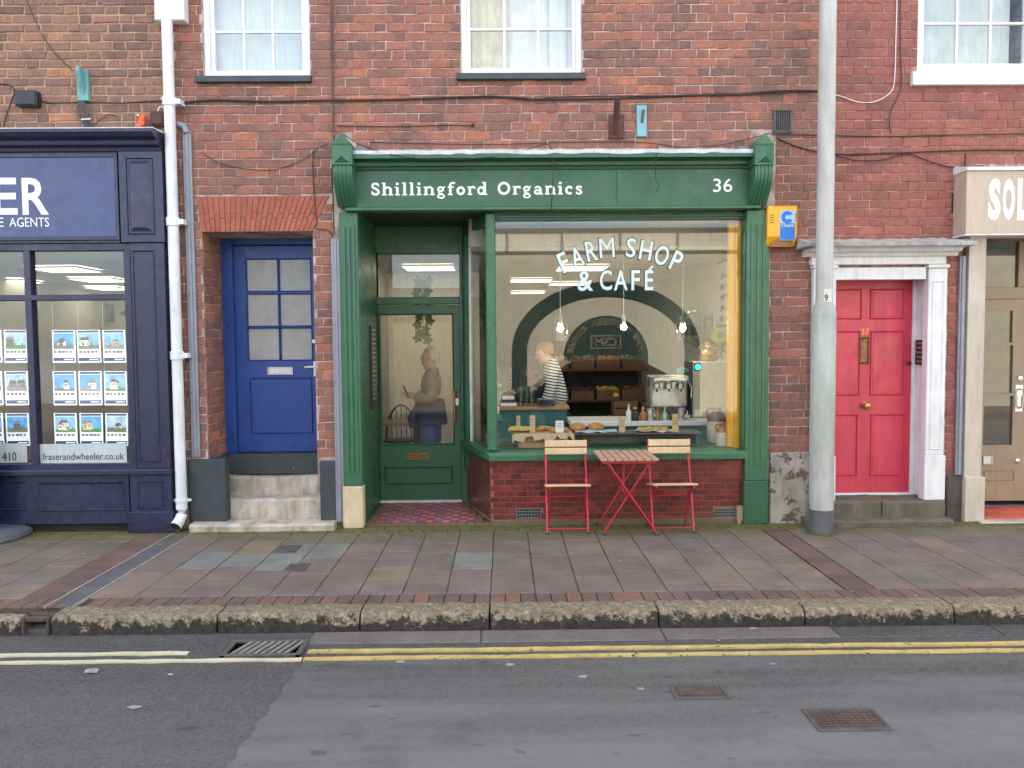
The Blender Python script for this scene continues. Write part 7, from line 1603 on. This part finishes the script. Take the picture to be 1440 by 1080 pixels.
JUM = paint('beige_knit', S(148, 138, 118), .9, .2, 14, .5, 90, chips=(S(70, 66, 56), .68, 16)); JEAN = paint('blue_denim', S(62, 84, 124), .85, .2, 10, .3, 120); NVJ = paint('navy_jacket', S(38, 44, 70), .8, .2, 9, .2)
def torso_cloth(t, mat, chest, waist, neck, sh_l, sh_r, el_l, el_r, wr_l, wr_r, name, g=.02, hem=None):
    vs = []; es = []
    def av(p, r, r2=None): vs.append((*p, r+g, (r2 or r)+g)); return len(vs)-1
    g += .012
    wa = av(hem or waist, .135, .115); ch = av(chest, .155, .12); nk = av(V(neck)-V((0, 0, .0)), .075); es += [(wa, ch), (ch, nk)]
    for s, e, w_ in ((sh_l, el_l, wr_l), (sh_r, el_r, wr_r)): a = av(s, .058); b = av(e, .045); c = av(V(e).lerp(V(w_), .92), .03); es += [(ch, a), (a, b), (b, c)]
    return skin(name, mat, t, vs, es)
torso_cloth(man, JUM, (sx_, MY, sz_-.1), (px_, MY, pz_+.12), (hx+.015, MY, sz_+.05), (sx_-.01, MY-.17, sz_-.03), (sx_+.01, MY+.17, sz_-.03), (sx_, MY-.24, sz_-.28), (sx_, MY+.22, sz_-.28), (mx_(581), MY-.16, mz_(556)), (mx_(580), MY+.14, mz_(556)), 'jumper')
def trousers(t, mat, pelvis, kl, kr, al, ar_, g=.016):
    vs = []; es = []
    def av(p, r, r2=None): vs.append((*p, r+g, (r2 or r)+g)); return len(vs)-1
    wa = av(V(pelvis)+V((0, 0, .12)), .125, .11); pv = av(pelvis, .14, .12); es.append((wa, pv))
    for k_, a_ in ((kl, al), (kr, ar_)): hp = av(V(pelvis)+V((k_[0]-pelvis[0], k_[1]-pelvis[1], 0))*.8-V((0, 0, .06)), .1); b = av(k_, .068); c = av(V(a_)+V((0, 0, -.01)), .058); es += [(pv, hp), (hp, b), (b, c)]
    return skin('jeans', mat, t, vs, es, (1,))
trousers(man, JEAN, (px_, MY, pz_), (px_-.02, MY-.1, .5), (px_+.03, MY+.1, .5), (px_+.02, MY-.11, .1), (px_+.06, MY+.11, .1))
m = MB(); prof = [(.155, .165), (.175, .10), (.185, 0), (.20, -.1), (.19, -.115)]
m.lathe(prof, (px_, MY, pz_+.05), 22); m.build('jacket_round_waist', NVJ, man, smooth=True); m = MB(); m.tube([(px_-.14, MY-.13, pz_+.14), (px_-.2, MY-.16, pz_+.02), (px_-.19, MY-.17, pz_-.09)], [.03, .045, .03], 8); m.build('jacket_sleeve', NVJ, man, smooth=True)
hair(man, (hx, MY, hz), f, up, paint('grey_hair', S(206, 200, 188), .7, .25, 40, .3, 90), .103)
SHO = paint('dark_shoe', S(40, 36, 34), .5)
def shoes(t, al, ar_, f):
    for a_ in (al, ar_): m = MB(); c0 = V(a_)+f*.05; m.ball((c0.x, c0.y, .075), (.14 if abs(f.x) > .7 else .055, .055 if abs(f.x) > .7 else .14, .045), 12); m.build('shoe', SHO, t, smooth=True)
shoes(man, (px_+.02, MY-.11, .1), (px_+.06, MY+.11, .1), f)
c0 = V((mx_(573), MY-.15, mz_(549))); tag(MB().obox(c0, (.006, .036, .07), Matrix.Rotation(R_(-25), 3, 'Y')).build('phone', BLACK, None, .004), 'black mobile phone held up by the person behind the door', 'phone')
# woman in striped top, leaning over the work table, facing left
FY = 1.85; ppm = 1087/(7+FY); mx_ = lambda px: (px-708)/ppm; mz_ = lambda py: at(775, py, FY).z
hx, hz = mx_(764), mz_(498); sx_, sz_ = mx_(779), mz_(513); px_, pz_ = mx_(786), mz_(590)
AR = dict(neck=(hx+.06, FY, sz_+.06), sh_l=(sx_-.01, FY-.15, sz_-.02), sh_r=(sx_, FY+.15, sz_-.02), el_l=(mx_(772), FY-.22, mz_(549)), el_r=(mx_(774), FY+.2, mz_(549)), wr_l=(mx_(762), FY-.17, mz_(570)), wr_r=(mx_(762), FY+.14, mz_(570)))
wom, f, sd, up = person('person in a navy and white striped top and dark trousers working at the table', (px_, FY, .03), (hx, FY, hz), AR['neck'], AR['sh_l'], AR['sh_r'], AR['el_l'], AR['el_r'], AR['wr_l'], AR['wr_r'], (mx_(782), FY, mz_(528)), (mx_(787), FY, mz_(562)), (px_, FY, pz_), (px_+.0, FY-.1, .5), (px_+.05, FY+.1, .5), (px_+.02, FY-.1, .1), (px_+.08, FY+.1, .1), (-1, -.15, -.3))
def stripes():
    m, t, b = base_mat('striped_jersey'); v = posn(t); sx = t.nodes.new('ShaderNodeSeparateXYZ'); t.links.new(v, sx.inputs[0])
    z = mth(t, 'ADD', sx.outputs[2], mth(t, 'MULTIPLY', sx.outputs[0], .18)); fr = mth(t, 'FRACT', mth(t, 'MULTIPLY', z, 30.0)); st = mth(t, 'GREATER_THAN', fr, .55)
    t.links.new(mix(t, st, S(222, 222, 220), S(40, 44, 66)), b.inputs['Base Color']); b.inputs['Roughness'].default_value = .9; return m
torso_cloth(wom, stripes(), (mx_(782), FY, mz_(528)), (mx_(786), FY, mz_(574)), AR['neck'], AR['sh_l'], AR['sh_r'], AR['el_l'], AR['el_r'], AR['wr_l'], AR['wr_r'], 'striped_top', .012)
trousers(wom, paint('dark_trousers', S(34, 34, 46), .85, .2, 10), (px_, FY, pz_), (px_, FY-.1, .5), (px_+.05, FY+.1, .5), (px_+.02, FY-.1, .1), (px_+.08, FY+.1, .1))
hair(wom, (hx, FY, hz), f, up, paint('fair_hair', S(150, 116, 84), .6, .25, 40, .3, 90), .106, .025); MB().ball(V((hx, FY, hz))-f*.1+up*.06, (.045, .045, .05), 12, .05).build('hair_bun', paint('fair_hair', S(150, 116, 84)), wom, smooth=True)
shoes(wom, (px_+.02, FY-.1, .1), (px_+.08, FY+.1, .1), f)

# ================================================================== the other side of the street, seen in the glass
OY = -11.2
opv = MB().box(-40, 40, -16, -9.4, ZR-.2, 0).build('far_pavement', paint('far_paving', S(118, 108, 102), .9, .2, 3)); opv['kind'] = 'structure'
CRW = paint('cream_painted_brick', S(216, 206, 182), .8, .08, 3, .4, 12); DG = paint('dark_green_arch', S(26, 62, 56), .6, .1, 4); DKG = paint('garage_dark', (.03, .03, .03), .9)
def mir(px, py, Yp=WY):
    """where a thing on the far side must stand for the shop window to show it at this pixel"""
    d = ray(px, py); t = (2*Yp-OY-CAM.y)/d.y; p = CAM+d*t; return p.x, p.z
gb_ = thing('garage_building', 'cream painted brick garage across the street with a dark green arch', 'building', (1.5, OY, 0))
gxa, gxb = mir(668, 400)[0], mir(1500, 400)[0]; gzt = mir(870, 322)[1]
acx = mir(852, 440)[0]; ra_o = (mir(985, 440)[0]-mir(720, 440)[0])/2; z_top = mir(870, 396)[1]
ri = (mir(912, 500)[0]-mir(793, 500)[0])/2; zi_top = mir(852, 444)[1]; zi_s = max(.3, zi_top-ri)
MB().box(gxa, gxb, OY-.6, OY, 0, gzt).build('wall', CRW, gb_)
zo_s = z_top-ra_o*.72
def archband(cx, r0, r1, zs0, zt0, zt1, y0, y1, mat, nm, legs=0.0):
    m = MB(); n = 28; out = [(cx+r1*math.cos(math.pi*i/n), zs0+(zt1-zs0)*math.sin(math.pi*i/n)) for i in range(n+1)]; inn = [(cx+r0*math.cos(math.pi*i/n), zs0+(zt0-zs0)*math.sin(math.pi*i/n)) for i in range(n+1)]
    out = [(cx+r1, legs)]+out+[(cx-r1, legs)]; inn = [(cx+r0, legs)]+inn+[(cx-r0, legs)]; k = len(out); vs = [(x, y0, z) for x, z in out]+[(x, y0, z) for x, z in inn]+[(x, y1, z) for x, z in out]+[(x, y1, z) for x, z in inn]; fs = []
    for i in range(k-1): fs += [(i, i+1, k+i+1, k+i), (2*k+i, 3*k+i, 3*k+i+1, 2*k+i+1), (i, 2*k+i, 2*k+i+1, i+1), (k+i, k+i+1, 3*k+i+1, 3*k+i)]
    m.add(vs, fs).build(nm, mat, gb_)
archband(acx, ra_o-.36, ra_o, zo_s, z_top-.34, z_top, OY+.001, OY+.03, DG, 'arch_band')
m = MB(); n = 24; m.prism([(acx+ri*math.cos(math.pi*i/n), zi_s+(zi_top-zi_s)*math.sin(math.pi*i/n)) for i in range(n+1)]+[(acx-ri, 0.02), (acx+ri, 0.02)], OY+.001, OY+.02, 'y'); m.build('arched_doorway', DG, gb_)
SGC = paint('sign_gold', S(150, 136, 108), .5, .05); sgm = MB(); rt = ri*.86
body = 'COWICK STREET MOTORS'; 
for i, ch in enumerate(body):
    if ch == ' ': continue
    a = R_(12+156*i/(len(body)-1)); x_ = acx+rt*math.cos(a); z_ = zi_s+(zi_top-zi_s)*.86*math.sin(a)    # read from the street, left to right
    vs, fs = text('l', ch, None, None, x_-.06, x_+.06, z_-.08, z_+.08, OY+.024, .004, .01, a-R_(90), 1); sgm.add(vs, fs)
for tx, w_, h_, dz in (('CSM', .5, .2, -.62), ('TEL: 275 275', 1.1, .1, -.98)):
    vs, fs = text('l', tx, None, None, acx-w_/2, acx+w_/2, zi_top+dz-h_/2, zi_top+dz+h_/2, OY+.024, .004, .012, 0, 1); sgm.add(vs, fs)
sgm.build('sign_lettering', SGC, gb_); framebox(MB(), acx-.36, acx+.36, zi_top-.78, zi_top-.46, OY+.021, OY+.03, .03).build('sign_border', SGC, gb_)
zr_ = mir(870, 354)[1]; PIPE = paint('parapet_rail', S(70, 66, 62), .6)
m = MB(); m.box(gxa, gxb, OY, OY+.04, zr_-.03, zr_+.02)
for px in (713, 790, 872, 953): x_ = mir(px, 340)[0]; m.box(x_-.03, x_+.03, OY, OY+.04, zr_, gzt)
m.box(gxa, gxb, OY, OY+.05, gzt-.06, gzt+.02); m.build('parapet_rail', PIPE, gb_)
ob = thing('far_house', 'brown stone house with slate roof across the street', 'house', (-6, OY, 0)); STN = brick_mat('far_stone', [(0, S(96, 84, 70)), (.5, S(124, 110, 90)), (1, S(150, 136, 112))], S(80, 76, 60))
MB().box(gxa-8, gxa-.02, OY-5, OY-.02, 0, 2.4).build('wall', STN, ob); MB().prism([(OY+.2, 2.401), (OY-2.5, 3.3), (OY-5.2, 2.401)], gxa-8.2, gxa-.021, 'x').build('roof', paint('far_slate', S(92, 92, 98), .8, .2, 6), ob)
of = thing('far_office', 'teal fronted office across the street with white lettering', 'building', (gxb+3, OY, 0)); MB().box(gxb+.02, gxb+9, OY-5, OY, 0, 5.2).build('wall', paint('far_render', S(150, 146, 138), .8, .1), of)
# dark parked car across the road, behind the camera
car = thing('parked_car', 'dark hatchback parked along the far kerb, seen only in reflection', 'car', (1.9, -8.5, ZR)); CARP = paint('car_paint', S(28, 30, 36), .25, .05, 3, 0, coat=.5); TY = paint('tyre', (.02, .02, .02), .8)
cx0 = -.1; pf = [(0, .35), (.05, .75), (.75, .9), (1.35, 1.42), (2.7, 1.46), (3.6, 1.0), (3.75, .9), (3.8, .4), (3.3, .25), (.5, .25)]
MB().prism([(cx0+a, ZR+b) for a, b in pf], -9.25, -7.65, 'y').build('body', CARP, car, .05, seg=3)
MB().prism([(cx0+a, ZR+b) for a, b in ((.95, .93), (1.42, 1.34), (2.62, 1.38), (3.3, .98))], -7.652, -7.64, 'y').build('side_window', paint('car_glass', (.02, .025, .03), .08), car); MB().prism([(cx0+a, ZR+b) for a, b in ((.95, .93), (1.42, 1.34), (2.62, 1.38), (3.3, .98))], -9.26, -9.248, 'y').build('side_window', paint('car_glass', (.02, .025, .03)), car)
for dx in (.72, 3.05):
    for yy in (-9.22, -7.84): wv = MB().lathe([(.30, 0), (.31, .03), (.31, .17), (.30, .2)], (cx0+dx, yy, ZR+.31), 22, 'y').build('wheel', TY, car, smooth=True); MB().lathe([(.19, -.006), (.17, .206)], (cx0+dx, yy, ZR+.31), 18, 'y').build('rim', STEEL, wv, smooth=True)
